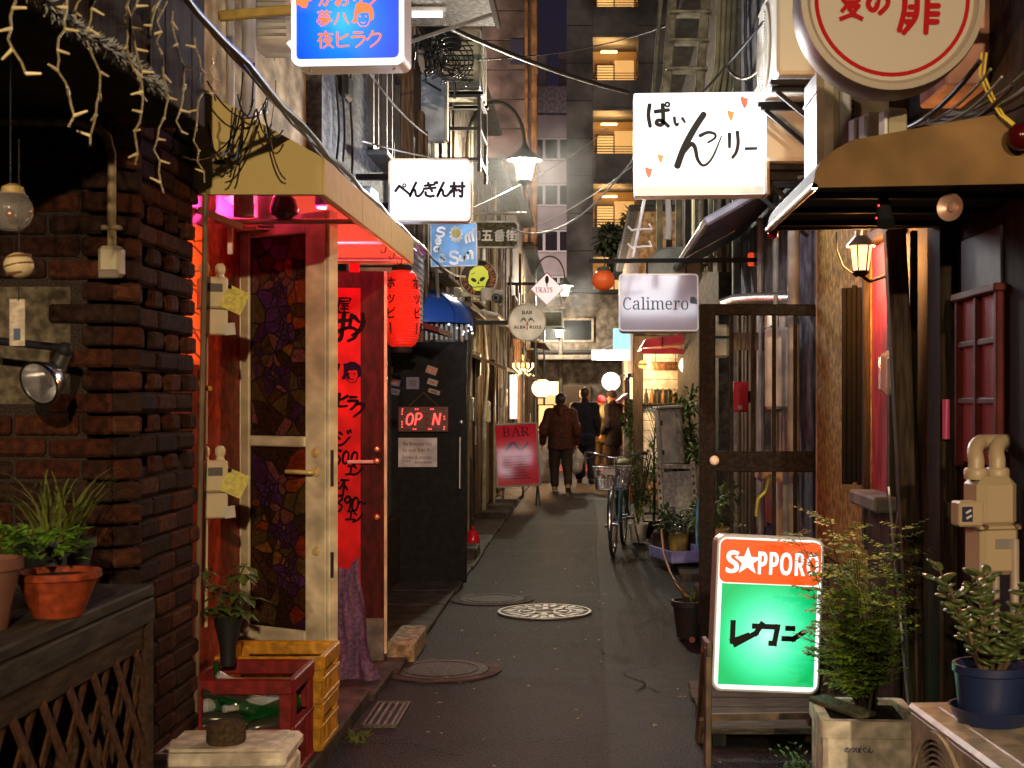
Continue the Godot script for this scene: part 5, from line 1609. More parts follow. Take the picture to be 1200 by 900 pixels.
func crate(called: String, label: String, c: Vector3, w: float, h: float, dep: float, m: Material):
	var o := thing(called, label, "crate", c, .0, "bottle crates on the concrete threshold")
	var t := .016
	for k in 4:
		var turn := Basis(Vector3.UP, k * PI / 2)
		var ww := w if k % 2 == 0 else dep - t * 2
		var off := (dep if k % 2 == 0 else w) / 2 - t / 2
		# a side: low panel, posts, a rail and a rim, with a long hand hole between
		var X := Transform3D(turn, turn * v3(0, 0, off))
		var lowh := h * .5
		part(o, "side_panel", G.new().box(X * v3(0, lowh / 2, 0), v3(ww, lowh, t), .003, turn), m)
		part(o, "rim", G.new().box(X * v3(0, h - .03, .004), v3(ww + .008, .06, t + .012), .005, turn), m)
		part(o, "rail", G.new().box(X * v3(0, lowh, .004), v3(ww + .008, .018, t + .01), .004, turn), m)
		part(o, "rail", G.new().box(X * v3(0, .012, .004), v3(ww + .008, .024, t + .01), .004, turn), m)
		for s in [-1, 1]:
			part(o, "post", G.new().box(X * v3(s * (ww / 2 - .025), h / 2, .002), v3(.05, h - .01, t + .006), .004, turn), m)
			part(o, "rib", G.new().box(X * v3(s * ww * .2, lowh / 2, .006), v3(.012, lowh, t), .003, turn), m)
	part(o, "floor_grid", G.new().box(v3(0, .012, 0), v3(w - .03, .018, dep - .03), .003), m)

func left_doors():
	var black := plainm("ink_black", lin(.012, .012, .014), .6)
	# ---- awning: sloping cover, end panel, valance, frame
	var cloth := M("awning_cloth", lin(.5, .39, .16), .7, {"t": "", "b": "cloudy", "bh": 2.0, "s": Vector3.ONE * 2})
	var aw := thing("awning", "cream yellow vinyl awning over the open doors, red lit beneath", "awning", v3(-1.4, 2.36, -6.5))
	var xo := -1.035
	var xw := -1.735
	var z0 := -5.2
	var z1 := -7.85
	var th := .012
	var cover := G.new().flat()
	for k in 8:
		var za := lerpf(z0, z1, k / 8.0)
		var zb := lerpf(z0, z1, (k + 1) / 8.0)
		var sa := .012 * sin(k * PI / 4 * 1.0)
		var sb := .012 * sin((k + 1) * PI / 4 * 1.0)
		cover.quad(v3(xo, 2.51, za), v3(xo, 2.51, zb), v3(xw, 2.9 - sb * .3, zb), v3(xw, 2.9 - sa * .3, za))
		cover.quad(v3(xo, 2.51 - th, za), v3(xw, 2.9 - th - sa * .3, za), v3(xw, 2.9 - th - sb * .3, zb), v3(xo, 2.51 - th, zb))
	wpart(aw, "cover", cover, cloth)
	var val := G.new()
	for k in 3:
		val.box(v3(xo + .004, 2.437, lerpf(z0, z1, (k + .5) / 3.0)), v3(.01, .145, 2.65 / 3.0 - .004), .003)
	wpart(aw, "valance", val, cloth)
	var poly := pw([Vector2(xo, 2.365), Vector2(xo, 2.51), Vector2(xw, 2.9), Vector2(xw, 2.365)])
	wpart(aw, "end_panel", G.new().prism(poly, z0 - .008, z0 + .004), cloth)
	wpart(aw, "end_panel", G.new().prism(poly, z1 - .006, z1 + .006), cloth)
	var tubem := M("awning_frame", lin(.5, .45, .35), .4, {"m": .4})
	for z in [-5.25, -6.1, -6.95, -7.8]:
		wpart(aw, "frame_bar", G.new().rod(v3(xo - .02, 2.47, z), v3(xw, 2.85, z), .012), tubem)
		wpart(aw, "frame_bar", G.new().rod(v3(xo - .02, 2.38, z), v3(xw, 2.38, z), .012), tubem)
	wpart(aw, "frame_bar", G.new().rod(v3(xo - .02, 2.38, z0), v3(xo - .02, 2.38, z1), .013), tubem)
	for z in [-7.0, -7.3, -7.6]:
		wpart(aw, "hook", G.new().tube(pv([v3(xo - .02, 2.38, z), v3(xo - .03, 2.34, z), v3(xo - .05, 2.335, z), v3(xo - .05, 2.35, z)]), .004, 6), plainm("hook_dark", lin(.08, .04, .03)))
	wpart(aw, "cord_hook", G.new().tube(pv([at(469, 286, 7.6), at(469, 291, 7.6), at(472, 292, 7.6), at(473, 288, 7.6)]), .005, 6), plainm("hook_dark2", lin(.25, .2, .15)))
	# magenta spot lamp and dome under it
	var pk := thing("spot_lamp", "small black spot lamp glowing magenta under the awning's edge", "lamp", at(377, 241, 6.62))
	part(pk, "body", G.new().lathe(pts("0,0.07 0.025,0.07 0.032,0.05 0.034,0 0.028,-0.006"), Vector3.ZERO, 16), black)
	for k in 7:
		part(pk, "diode", G.new().ball(v3(cos(k * 1.05) * .018 * (1 if k else 0), -.008, sin(k * 1.05) * .018 * (1 if k else 0)), .0075, 8), glow("diode_pink", v3(1.0, .25, .75), 3.0))
	part(pk, "bracket", G.new().rod(v3(0, .07, 0), v3(0, .13, 0), .01), black)
	var sp := SpotLight3D.new()
	sp.name = "lamp_light"
	sp.light_color = lin(1.0, .03, .4)
	sp.light_energy = 3.2
	sp.light_size = .03
	sp.spot_angle = 75.0
	sp.spot_angle_attenuation = .6
	sp.shadow_enabled = true
	pk.add_child(sp)
	sp.position = v3(0, -.035, 0)
	sp.look_at_from_position(sp.global_position, sp.global_position + v3(-1, .25, .1))
	omni(pk, v3(.01, -.04, -.02), v3(1.0, .12, .22), 2.6, .03)  # second light on this lamp, placed to redden the road
	var rb := thing("unseen_red_bulb", "unseen red bulb behind the cream door, placed to light the red poster", "lamp", v3(-1.48, 2.2, -7.0))  # out of view, placed to light the poster red
	part(rb, "bulb", G.new().ball(Vector3.ZERO, .035, 14), glow("unseen_bulb_red", v3(1.0, .12, .06), 1.5))
	part(rb, "socket", G.new().rod(v3(0, .03, 0), v3(0, .09, 0), .018), black)
	part(rb, "cord", G.new().rod(v3(0, .09, 0), v3(0, .3, 0), .004), black)
	omni(rb, Vector3.ZERO, v3(1.0, .1, .07), 1.3, .03)
	var dm := thing("dome_lamp", "dark glossy dome lamp hanging under the awning", "lamp", at(333, 245, 6.1))
	part(dm, "dome", G.new().lathe(pts("0.062,-0.02 0.066,0 0.055,0.045 0.03,0.066 0,0.07"), Vector3.ZERO, 24), plainm("dome_black", lin(.03, .015, .02), .12))
	part(dm, "under_glass", G.new().lathe(pts("0,-0.05 0.035,-0.042 0.06,-0.02"), Vector3.ZERO, 24), plainm("dome_glass", lin(.05, .04, .06), .08))
	for p in [[286, 5.95, .045], [312, 6.3, .04]]:
		var x := ax(p[0], p[1])
		single("duct_pipe", G.new().rod(v3(x, 2.38, -p[1]), v3(x, 2.72, -p[1]), p[2], -1, 14), M("duct_pale", lin(.5, .4, .42), .5), "thick pale pipe end under the awning, lit pink, %s" % ["left one of the two" if p[0] < 300 else "right one of the two"], "pipe")
	single("hanger_bracket", G.new().beam(at(262, 264, 5.9), at(300, 268, 5.9), .012, .012).beam(at(270, 266, 5.9), at(270, 298, 5.9), .02, .02).beam(at(232, 246, 5.8), at(284, 266, 5.9), .03, .025), M("bracket_white", lin(.6, .55, .55), .4), "small white metal bracket lit magenta above the meter boxes", "bracket")
	# glowing orange glass beside the meters
	var ow := thing("stained_window", "small orange glowing window strip behind the brick pier", "window", v3(-1.69, 2.02, -5.7))
	part(ow, "pane", G.new().box(v3(0, 0, 0), v3(.02, .6, .26), .004), glow("orange_pane", v3(.9, .09, .012), .45))
	for k in 9:
		part(ow, "lead_line", G.new().tube(pv([v3(.013, -.28 + k * .065, -.12), v3(.014, -.25 + k * .06 + .03 * sin(k * 2.0), 0), v3(.013, -.26 + k * .067, .12)]), .005, 5), plainm("lead_red", lin(.1, .02, .01), .4))
	area(ow, v3(.03, 0, 0), Vector2(.24, .56), v3(1.0, .12, .02), 2.0, -PI / 2)
	# gas meters
	for k in 2:
		var m := thing("gas_meter", ["upper pale gas meter with a yellow tag, at the brick bar's far corner", "lower pale gas meter with a crumpled yellow tag, beside the umbrella plant"][k], "meter", at(249, [352, 566][k], 5.6), .5, "gas meters between the brick bar and the cream door")
		var pale := M("meter_pale", lin(.5, .42, .28), .45, {"t": ""})
		part(m, "body", G.new().box(v3(0, .03, 0), v3(.11, .13, .1), .008), pale)
		part(m, "lower_body", G.new().box(v3(.005, -.09, 0), v3(.1, .11, .085), .006), pale)
		part(m, "dial", G.new().box(v3(0, .05, .051), v3(.06, .035, .004), .001), plainm("dial_grey", lin(.12, .11, .1), .2))
		part(m, "seam", G.new().box(v3(0, -.034, 0), v3(.116, .008, .106), .002), plainm("seam_brown", lin(.25, .2, .13), .5))
		part(m, "pipe", G.new().rod(v3(-.03, -.14, 0), v3(-.03, -.6, -.01), .012), pale)
		for s in [-1, 1]:
			part(m, "union", G.new().lathe(pts("0,0.155 0.012,0.155 0.022,0.142 0.022,0.12 0.016,0.11 0.02,0.095"), v3(s * .032, 0, 0), 12), pale)
		part(m, "tag", G.new().box(v3(.075, .0, .07), v3(.095, .1, .0015), .0, Basis(Vector3.BACK, -.45) * Basis(Vector3.UP, -.3)), M("tag_yellow", lin(.62, .52, .02), .5, {"s": Vector3.ONE * 12}))
		part(m, "tag_clip", G.new().ball(v3(.055, .055, .07), .009, 8), black)
		part(m, "paper", G.new().box(v3(.06, -.12, .05), v3(.045, .05, .002), .0, Basis(Vector3.BACK, .1)), M("paper_grey", lin(.55, .52, .48), .6))
	single("gas_valve", G.new().rod(at(236, 432, 5.65), at(236, 478, 5.65), .016).rod(at(236, 455, 5.6), at(246, 455, 5.5), .01), M("valve_yellow", lin(.5, .34, .06), .5), "yellowish gas pipe with a small cock below the upper gas meter", "pipe")
	# ---- cream door, swung out, with two panels of leaded glass
	var hinge := v3(-1.752, .18, -6.58)
	var free := v3(-1.188, .18, -6.24)
	var dv := free - hinge
	var dw := Vector2(dv.x, dv.z).length()
	var door := thing("glazed_door", "open cream framed door with leaded coloured glass panels", "door", hinge, atan2(-dv.z, dv.x))
	var H := 2.27
	var cream := M("door_cream", lin(.7, .61, .44), .45, {"t": "cloudy", "s": Vector3.ONE * 2})
	var sl := .075
	var glx0 := .135
	var glx1 := dw - .16
	part(door, "hinge_stile", G.new().box(v3(sl / 2, H / 2, 0), v3(sl, H, .045), .006), cream)
	part(door, "inner_stile", G.new().box(v3((sl + glx0) / 2 + .002, H / 2, .004), v3(glx0 - sl, H - .1, .04), .006), M("door_olive", lin(.56, .47, .3), .45))
	part(door, "lock_stile", G.new().box(v3((glx1 + dw - .035) / 2, H / 2, 0), v3(dw - .035 - glx1, H, .045), .006), cream)
	part(door, "edge_profile", G.new().box(v3(dw - .028, H / 2, .006), v3(.012, H, .055), .003).box(v3(dw - .008, H / 2, .0), v3(.016, H, .06), .003), cream)
	var rails := [[H - .05, .1], [1.19, .05], [.15, .3]]
	for r in rails:
		part(door, "rail", G.new().box(v3((glx0 + glx1) / 2, r[0], .001), v3(glx1 - glx0, r[1], .044), .006), cream)
	var glassy := []
	for c in [[.26, .05, .01], [.2, .028, .012], [.06, .018, .06], [.09, .025, .11], [.08, .03, .012], [.24, .09, .02], [.045, .018, .012], [.1, .055, .022], [.19, .06, .055]]:
		glassy.append(M("stained_%d" % glassy.size(), lin(c[0], c[1], c[2]), .16, {"t": "blotch", "s": Vector3.ONE * 7, "b": "cloudy", "bh": .5, "back": Color(.6, .6, .6)}))
	for pan in [[1.215, H - .1, 62], [.3, 1.165, 46]]:
		var backing := part(door, "leaded_panel", G.new().ring(rr(glx1 - glx0, pan[1] - pan[0], .003), rr(glx1 - glx0 - .012, pan[1] - pan[0] - .012, .002), -.01, .012, Transform3D(Basis(), v3((glx0 + glx1) / 2, (pan[0] + pan[1]) / 2, 0))), plainm("lead_dark", lin(.012, .007, .006), .4))
		var came := G.new()
		var pw := glx1 - glx0
		var ph: float = pan[1] - pan[0]
		var seeds := PackedVector2Array()
		for i in pan[2]:
			seeds.append(Vector2(rng.randf() * pw, rng.randf() * ph))
		var first := seeds.size()
		for b in 3:   # bunches of small round pieces
			var c := Vector2(rng.randf_range(.25, .75) * pw, ph * (.3 + .22 * b))
			for i in 15:
				seeds.append((c + Vector2.from_angle(i * 2.4) * .014 * sqrt(i + .3) * Vector2(1, 1.3)).clamp(Vector2(.004, .004), Vector2(pw - .004, ph - .004)))
		for i in seeds.size():
			var cell := pw([Vector2(0, 0), Vector2(pw, 0), Vector2(pw, ph), Vector2(0, ph)])
			for j in seeds.size():
				if i != j and seeds[i].distance_to(seeds[j]) < .3:
					cell = clip(cell, (seeds[i] + seeds[j]) / 2, (seeds[j] - seeds[i]).normalized())
			if cell.size() < 3:
				continue
			var small := PackedVector2Array()
			var mid := Vector2.ZERO
			for p in cell:
				mid += p / cell.size()
			for p in cell:
				small.append(mid + (p - mid) * maxf(.3, 1.0 - .0038 / maxf(.004, (p - mid).length())))
			came.ring(cell, small, -.004, .009, Transform3D(Basis(), v3(glx0, pan[0], 0)))
			var hgt: float = seeds[i].y / ph
			var k := rng.randi() % 9
			if pan[0] > 1 and hgt > .55 and rng.randf() < .5:
				k = [0, 2, 3, 5, 8][rng.randi() % 5]
			elif rng.randf() < .5:
				k = [4, 6, 7][rng.randi() % 3]
			if i >= first:
				k = [2, 3, 3, 8][rng.randi() % 4]
			var pane := part(backing, "pane", G.new().prism(small, -.002, .004 + rng.randf() * .002), glassy[k])
			pane.position = v3(glx0, pan[0], .0)
			pane.rotation = v3(rng.randf_range(-.004, .004), rng.randf_range(-.004, .004), 0)
		part(backing, "lead_came", came, plainm("lead_dark", lin(.012, .007, .006), .4))
	var brassm := plainm("lever_cream", lin(.6, .46, .2), .3, .3)
	part(door, "handle", G.new().tube(pv([v3(dw - .085, 1.05, .025), v3(dw - .085, 1.05, .06), v3(dw - .1, 1.05, .066), v3(dw - .235, 1.05, .066)]), .011, 8), brassm)
	part(door, "rose", G.new().lathe(pts("0,0.012 0.02,0.012 0.025,0"), v3(dw - .085, 1.05, .022), 16, Basis(Vector3.RIGHT, PI / 2)), brassm)
	part(door, "lock", G.new().lathe(pts("0,0.016 0.014,0.016 0.02,0.008 0.025,0"), v3(dw - .09, 1.14, .022), 16, Basis(Vector3.RIGHT, PI / 2)), brassm)
	part(door, "latch_plate", G.new().box(v3(dw, 1.07, .012), v3(.004, .17, .022), .001), plainm("latch_dark", lin(.05, .05, .05), .35, .6))
	part(door, "latch_plate", G.new().box(v3(dw, .62, .012), v3(.004, .12, .022), .001), plainm("latch_dark", lin(.05, .05, .05), .35, .6))
	part(door, "thumb_turn", G.new().lathe(pts("0,0.02 0.014,0.02 0.02,0.004 0.02,0"), v3(dw - .085, .68, .022), 14, Basis(Vector3.RIGHT, PI / 2)), brassm)
	for y in [.25, 1.12, 2.1]:
		part(door, "hinge", G.new().rod(v3(.0, y - .05, .02), v3(.0, y + .05, .02), .012).box(v3(.03, y, .024), v3(.05, .07, .006)), cream)
	part(door, "door_closer", G.new().box(v3(.17, H - .05, .04), v3(.2, .045, .04), .006).beam(v3(.08, H - .02, .05), v3(.26, H - .02, .07), .015, .008), M("door_olive", lin(.56, .47, .3), .45))
	# ---- dark red door with the brushed menu poster
	var rd := thing("poster_door", "open dark red door with a red poster brushed in black", "door", v3(-1.44, 0, -7.84), .12)
	var mar := M("maroon", lin(.06, .006, .006), .6, {"t": "blotch", "s": v3(3, 1, 3)})
	var px := 7.8 / F
	var dx := func(p: float) -> float: return (p - 690) * px + 1.44
	part(rd, "slab", G.new().box(v3(-.03, 1.2, 0), v3(.54, 2.24, .04), .006), mar)
	part(rd, "kick_plate", G.new().box(v3(-.03, .15, .0), v3(.54, .28, .046), .004), M("kick_grey", lin(.16, .14, .13), .45, {"t": "blotch", "m": .4}))
	part(rd, "edge_strip", G.new().box(v3(.248, 1.2, .0), v3(.018, 2.24, .05), .003), M("lit_edge_cream", lin(.6, .5, .32), .4))  # light on the door edge is put into this pale colour
	var X0 := -.28
	var X1: float = dx.call(421.0)
	var yt := ay(337, 7.8)
	var yb := ay(687, 7.8)
	part(rd, "poster", G.new().box(v3((X0 + X1) / 2, (yt + yb) / 2, .0225), v3(X1 - X0, yt - yb, .003)), M("poster_red", lin(.5, .008, .012), .6, {"t": "cloudy"}))
	var g := G.new()
	var zz := .0245
	for e in [["屋", 402, 357, 17, 2.0], ["お", 405, 383, 32, 4.2], ["り", 421 - 5, 380, 24, 4.0], ["ノ", 429 - 9, 385, 20, 3.2], ["夢", 389, 362, 17, 2.0], ["ハ", 399, 434, 22, 3.0], ["ヒ", 400, 469, 16, 3.0], ["ラ", 412, 472, 15, 3.0], ["ク", 424 - 6, 479, 18, 3.0], ["ジ", 401, 514, 18, 2.6], ["5", 394, 536, 16, 2.8], ["0", 404, 536, 15, 2.6], ["0", 414, 537, 15, 2.6], ["エ", 410, 551, 12, 2.2], ["ン", 421 - 3, 551, 12, 2.2], ["杯", 397, 571, 20, 2.6], ["3", 396, 590, 18, 2.6], ["9", 406, 590, 17, 2.6], ["0", 415, 591, 16, 2.6], ["~", 425 - 2, 590, 10, 2.2], ["エ", 410, 604, 12, 2.2], ["ン", 418, 606, 12, 2.2]]:
		write(g, e[0], dx.call(float(e[1])), ay(e[2], 7.8), e[3] * px * (.72 if e[0] in "50390" else 1.0), e[3] * px * 1.15, e[4] * px * 1.3, zz, true, .35, .12)
	var hair := G.new()
	face_picture(g, hair, dx.call(411.0), ay(436, 7.8), 26 * px, zz + .001)
	part(rd, "lettering", g, plainm("ink_poster", lin(.008, .003, .005), .95))
	part(rd, "picture", hair, plainm("ink_poster2", lin(.008, .004, .02), .95))
	part(rd, "sticker", G.new().box(v3(dx.call(414.0), ay(313, 7.8), .022), v3(.06, .055, .003)), M("poster_red", lin(.5, .008, .012), .6))
	var knobm := plainm("knob_copper", lin(.35, .1, .06), .3, .8)
	for y in [527, 541, 607]:
		part(rd, "knob", G.new().lathe(pts("0,0.035 0.014,0.033 0.02,0.02 0.012,0.008 0.022,0"), v3(dx.call(440.0), ay(y, 7.8), .022), 16, Basis(Vector3.RIGHT, PI / 2)), knobm)
	part(rd, "handle", G.new().beam(v3(dx.call(437.0), ay(541, 7.8), .07), v3(dx.call(406.0), ay(541, 7.8), .07), .018, .02, .004), M("lever_pink", lin(.6, .35, .33), .35))
	# ---- purple cloth at its foot
	var pc := G.new().smooth()
	var cols := 14
	var rows := 10
	var grid := []
	for r in rows + 1:
		var line := []
		for c in cols + 1:
			var t := float(r) / rows
			var u := float(c) / cols
			var wdt := lerpf(.13, .3, t * t)
			line.append(v3((u - .6) * wdt + .05 * t * t + .012 * sin(t * 9 + u * 4), .62 * (1 - t) - .03 * sin(u * 5) * (1 - t), .03 * t + .02 * sin(u * 11 + t * 5) * (.3 + t) + .014 * sin(u * 23 - t * 4)))
		grid.append(line)
	for r in rows:
		for c in cols:
			pc.quad(grid[r + 1][c], grid[r + 1][c + 1], grid[r][c + 1], grid[r][c])
			pc.quad(grid[r][c] - v3(0, 0, .004), grid[r][c + 1] - v3(0, 0, .004), grid[r + 1][c + 1] - v3(0, 0, .004), grid[r + 1][c] - v3(0, 0, .004))
	single("purple_cloth", pc, M("purple_cloth", lin(.17, .1, .2), .6, {"t": "blotch", "s": Vector3.ONE * 6}), "purple patterned cloth hanging behind the yellow crates", "cloth", v3(-1.29, .06, -7.25))
	# ---- red paper lantern
	var ln := thing("paper_lantern", "long red paper lantern with black characters, hanging under the awning's end", "lantern", at(471, 362, 8.05))
	var prof := PackedVector2Array()
	var lh := .47
	for i in 61:
		var t := i / 60.0
		var y := (t - .5) * lh
		var r := .108 * pow(1.0 - pow(absf(2 * t - 1), 4.0), .28)
		r = maxf(r, .052)
		prof.append(Vector2(r + .0024 * (1 if i % 2 else -1), y))
	var lm := glow("lantern_red", v3(.95, .03, .01), .13)
	lm.backlight_enabled = true
	lm.backlight = lin(.09, .005, .002)
	lm.albedo_color = lin(.34, .012, .006)
	lm.roughness = .6
	part(ln, "paper_body", G.new().lathe(prof, Vector3.ZERO, 36), lm)
	for s in [-1, 1]:
		part(ln, "end_ring", G.new().lathe(pw([Vector2(0, s * .262), Vector2(.056, s * .262), Vector2(.06, s * .252), Vector2(.06, s * .226), Vector2(.05, s * .22)]), Vector3.ZERO, 24), black)
	part(ln, "hanger", G.new().rod(v3(0, .26, 0), v3(0, .34, 0), .006), black)
	for f in [[-.5, "ホッピー"], [1.05, "ホッピー"]]:
		var lg := G.new()
		for i in 4:
			write(lg, "丨" if i == 3 else f[1][i], 0, .15 - i * .09, .062, .068, .011, .0, true, .2)
		var src := lg.mesh()
		var arr := src.surface_get_arrays(0)
		var vs: PackedVector3Array = arr[Mesh.ARRAY_VERTEX]
		for i in vs.size():
			var t: float = clampf(vs[i].y / lh + .5, 0, 1)
			var r := .108 * pow(1.0 - pow(absf(2 * t - 1), 4.0), .28) + .006 + vs[i].z
			var a: float = f[0] + vs[i].x / .108
			vs[i] = v3(sin(a) * r, vs[i].y, cos(a) * r)
		arr[Mesh.ARRAY_VERTEX] = vs
		arr[Mesh.ARRAY_NORMAL] = null
		var am := ArrayMesh.new()
		am.add_surface_from_arrays(Mesh.PRIMITIVE_TRIANGLES, arr)
		var back := SurfaceTool.new()
		back.create_from(am, 0)
		back.generate_normals()
		part(ln, "lettering", back.commit(), black)
	omni(ln, v3(.0, .0, .0), v3(1.0, .16, .05), .6, .05)
	# ---- black door with the OPEN sign
	var bd := thing("black_door", "open matt black door with stickers and a red lit sign", "door", at(499.5, 685, 11.3), .05)
	px = 11.3 / F
	var bm := M("door_black", lin(.01, .009, .012), .6, {"spec": .25, "t": "blotch", "s": Vector3.ONE * 2})
	part(bd, "slab", G.new().box(v3(0, 1.03, 0), v3(95 * px, 2.03, .045), .006), bm)
	part(bd, "handle", G.new().rod(v3(39.5 * px, (685 - 572) * px, .05), v3(39.5 * px, (685 - 512) * px, .05), .011).rod(v3(39.5 * px, (685 - 566) * px, 0), v3(39.5 * px, (685 - 566) * px, .05), .008).rod(v3(39.5 * px, (685 - 517) * px, 0), v3(39.5 * px, (685 - 517) * px, .05), .008), plainm("steel", lin(.5, .48, .45), .3, .9))
	part(bd, "keyhole", G.new().ball(v3(41 * px, (685 - 495) * px, .025), .018, 10, v3(1, 1, .5)), plainm("steel", lin(.5, .48, .45), .3, .9))
	for s in [[456, 434, 10, 8, -.1], [463, 448, 13, 8, -.25], [463, 459, 12, 7, -.2], [484, 449, 15, 14, .0], [506, 434, 13, 9, -.35], [507, 448, 12, 7, -.3], [509, 459, 14, 5, -.3]]:
		var st := part(bd, "sticker", G.new().prism(rr(s[2] * px, s[3] * px, .004), 0, .002), M("sticker_%d" % (s[0] % 3), [lin(.3, .28, .34), lin(.12, .12, .3), lin(.34, .2, .18)][s[0] % 3], .3, {"t": "blotch", "s": Vector3.ONE * 22}))
		st.position = v3((s[0] - 499.5) * px, (685 - s[1]) * px, .0235)
		st.rotation.z = s[4]
		part(st, "print", G.new().prism(rr(s[2] * px * .55, s[3] * px * .5, .003), .001, .0028), M("print_%d" % (s[1] % 2), [lin(.45, .1, .06), lin(.05, .05, .08)][s[1] % 2], .3))
	var os := thing("open_sign", "red dotted LED sign reading OPEN on the black door", "sign", at(497, 491, 11.3) + v3(0, 0, .05), .05)
	part(os, "case", G.new().box(Vector3.ZERO, v3(59 * px, 30 * px, .03), .006), plainm("led_case", lin(.06, .006, .01), .4))
	var hot := glow("led_hot", v3(1.0, .05, .042), 2.6)
	var dim := plainm("led_dim", lin(.22, .02, .02), .4)
	g = G.new()
	for e in [["O", -15.5], ["P", -5.5], ["N", 15.5]]:
		for s in GLYPH[e[0]].split("|"):
			var tp := PackedVector3Array()
			for q in pts(s):
				tp.append(v3((e[1] + (q.x - 50) / 100 * 10 + (50 - q.y) / 100 * 2.4) * px, (50 - q.y) / 100 * 15 * px, .02))
			g.tube(tp, .0075, 6)
	part(os, "lettering", g, hot)
	g = G.new()
	for s in GLYPH["E"].split("|"):
		var tp := PackedVector3Array()
		for q in pts(s):
			tp.append(v3((5.2 + (q.x - 50) / 100 * 9 + (50 - q.y) / 100 * 2.4) * px, (50 - q.y) / 100 * 15 * px, .02))
		g.tube(tp, .006, 6)
	part(os, "lettering", g, dim)
	for i in 20:
		for s in [-1, 1]:
			part(os, "diode", G.new().ball(v3((-24 + i * 2.53) * px, s * 11.6 * px, .016), .0062, 6), hot if (i + s * 3 + 40) % 7 < 2 else dim)
	for i in 7:
		for s in [-1, 1]:
			part(os, "diode", G.new().ball(v3(s * 24.5 * px, (-9 + i * 3) * px, .016), .0062, 6), hot if (i + s) % 4 < 2 else dim)
	for s in [-1, 1]:
		part(os, "string", G.new().rod(v3(s * 17 * px, 15 * px, 0), v3(0, 31 * px, -.01), .0025, -1, 5), plainm("string_brown", lin(.16, .1, .06)))
	area(os, v3(0, 0, .035), Vector2(50 * px, 22 * px), v3(1.0, .06, .05), 1.6)
	var pa := thing("paper_notice", "white handwritten notice below the lit sign", "notice", at(490, 530, 11.3) + v3(0, 0, .03), .05)
	part(pa, "paper", G.new().box(Vector3.ZERO, v3(45 * px, 34 * px, .002)), M("notice_white", lin(.62, .57, .62), .5, {"t": "cloudy"}))
	var ib := plainm("pen_brown", lin(.08, .02, .03), .6)
	for l in [["We Welcome You", -.5, 10, 33, 4.6, 0], ["to our bar !!", -2, 3, 31, 4.4, 0], ["Drinks & snacks", -1, -5.6, 33, 4.2, 1], ["from", -13, -10, 9, 2.8, 1], ["Anytime", 6, -12, 20, 4.0, 0]]:
		letters(pa, "lettering", l[0], ib if l[5] == 0 else black, v3(l[1] * px, l[2] * px, .0015), l[3] * px, l[4] * px, false, false)

func clip(poly: PackedVector2Array, p: Vector2, n: Vector2) -> PackedVector2Array:   # keeps the side of the line that n points away from
	var out := PackedVector2Array()
	for i in poly.size():
		var a := poly[i]
		var b := poly[(i + 1) % poly.size()]
		var da := (a - p).dot(n)
		var db := (b - p).dot(n)
		if da <= 0:
			out.append(a)
		if (da < 0 and db > 0) or (da > 0 and db < 0):
			out.append(a.lerp(b, da / (da - db)))
	return out

# ---------------------------------------------------------------- right side, near
func ac_unit(called: String, label: String, c: Vector3, w: float, h: float, dep: float, yaw: float, m: Material) -> Node3D:   # its fan looks along +z
	var o := thing(called, label, "air conditioner", c, yaw)
	part(o, "casing", G.new().box(v3(0, h / 2 + .03, 0), v3(w, h - .03, dep), .018), m)
	part(o, "lid", G.new().box(v3(0, h + .012, 0), v3(w + .012, .03, dep + .012), .012), m)
	var X := Transform3D(Basis(), v3(-w * .14, h / 2 + .02, 0))
	var r := minf(h * .43, w * .34)
	part(o, "fan_opening", G.new().prism(disc(r, 28), dep / 2 - .01, dep / 2 + .003, X), plainm("fan_black", lin(.015, .015, .015), .6))
	var g := G.new()
	for k in range(1, 14):
		var rr_ := r * k / 14.0
		g.ring(disc(rr_ + .006, 28), disc(rr_, 28), dep / 2 + .004, dep / 2 + .012, X)
	for k in 4:
		g.beam(X * v3(0, 0, dep / 2 + .009), X * v3(cos(TAU * (k + .5) / 4) * r, sin(TAU * (k + .5) / 4) * r, dep / 2 + .009), .004, .004)
	part(o, "fan_guard", g, m)
	part(o, "guard_ring", G.new().ring(disc(r + .022, 28), disc(r - .002, 28), dep / 2 - .004, dep / 2 + .016, X), m)
	var s := G.new()
	for k in 9:
		s.box(v3(-w / 2 - .001, h * .2 + k * h * .08, 0), v3(.008, .014, dep * .7))
	part(o, "side_vent", s, plainm("fan_black", lin(.015, .015, .015), .6))
	for sx in [-1, 1]:
		part(o, "foot", G.new().box(v3(sx * w * .36, .016, 0), v3(.08, .032, dep + .05), .005), plainm("fan_black", lin(.015, .015, .015), .6))
	return o

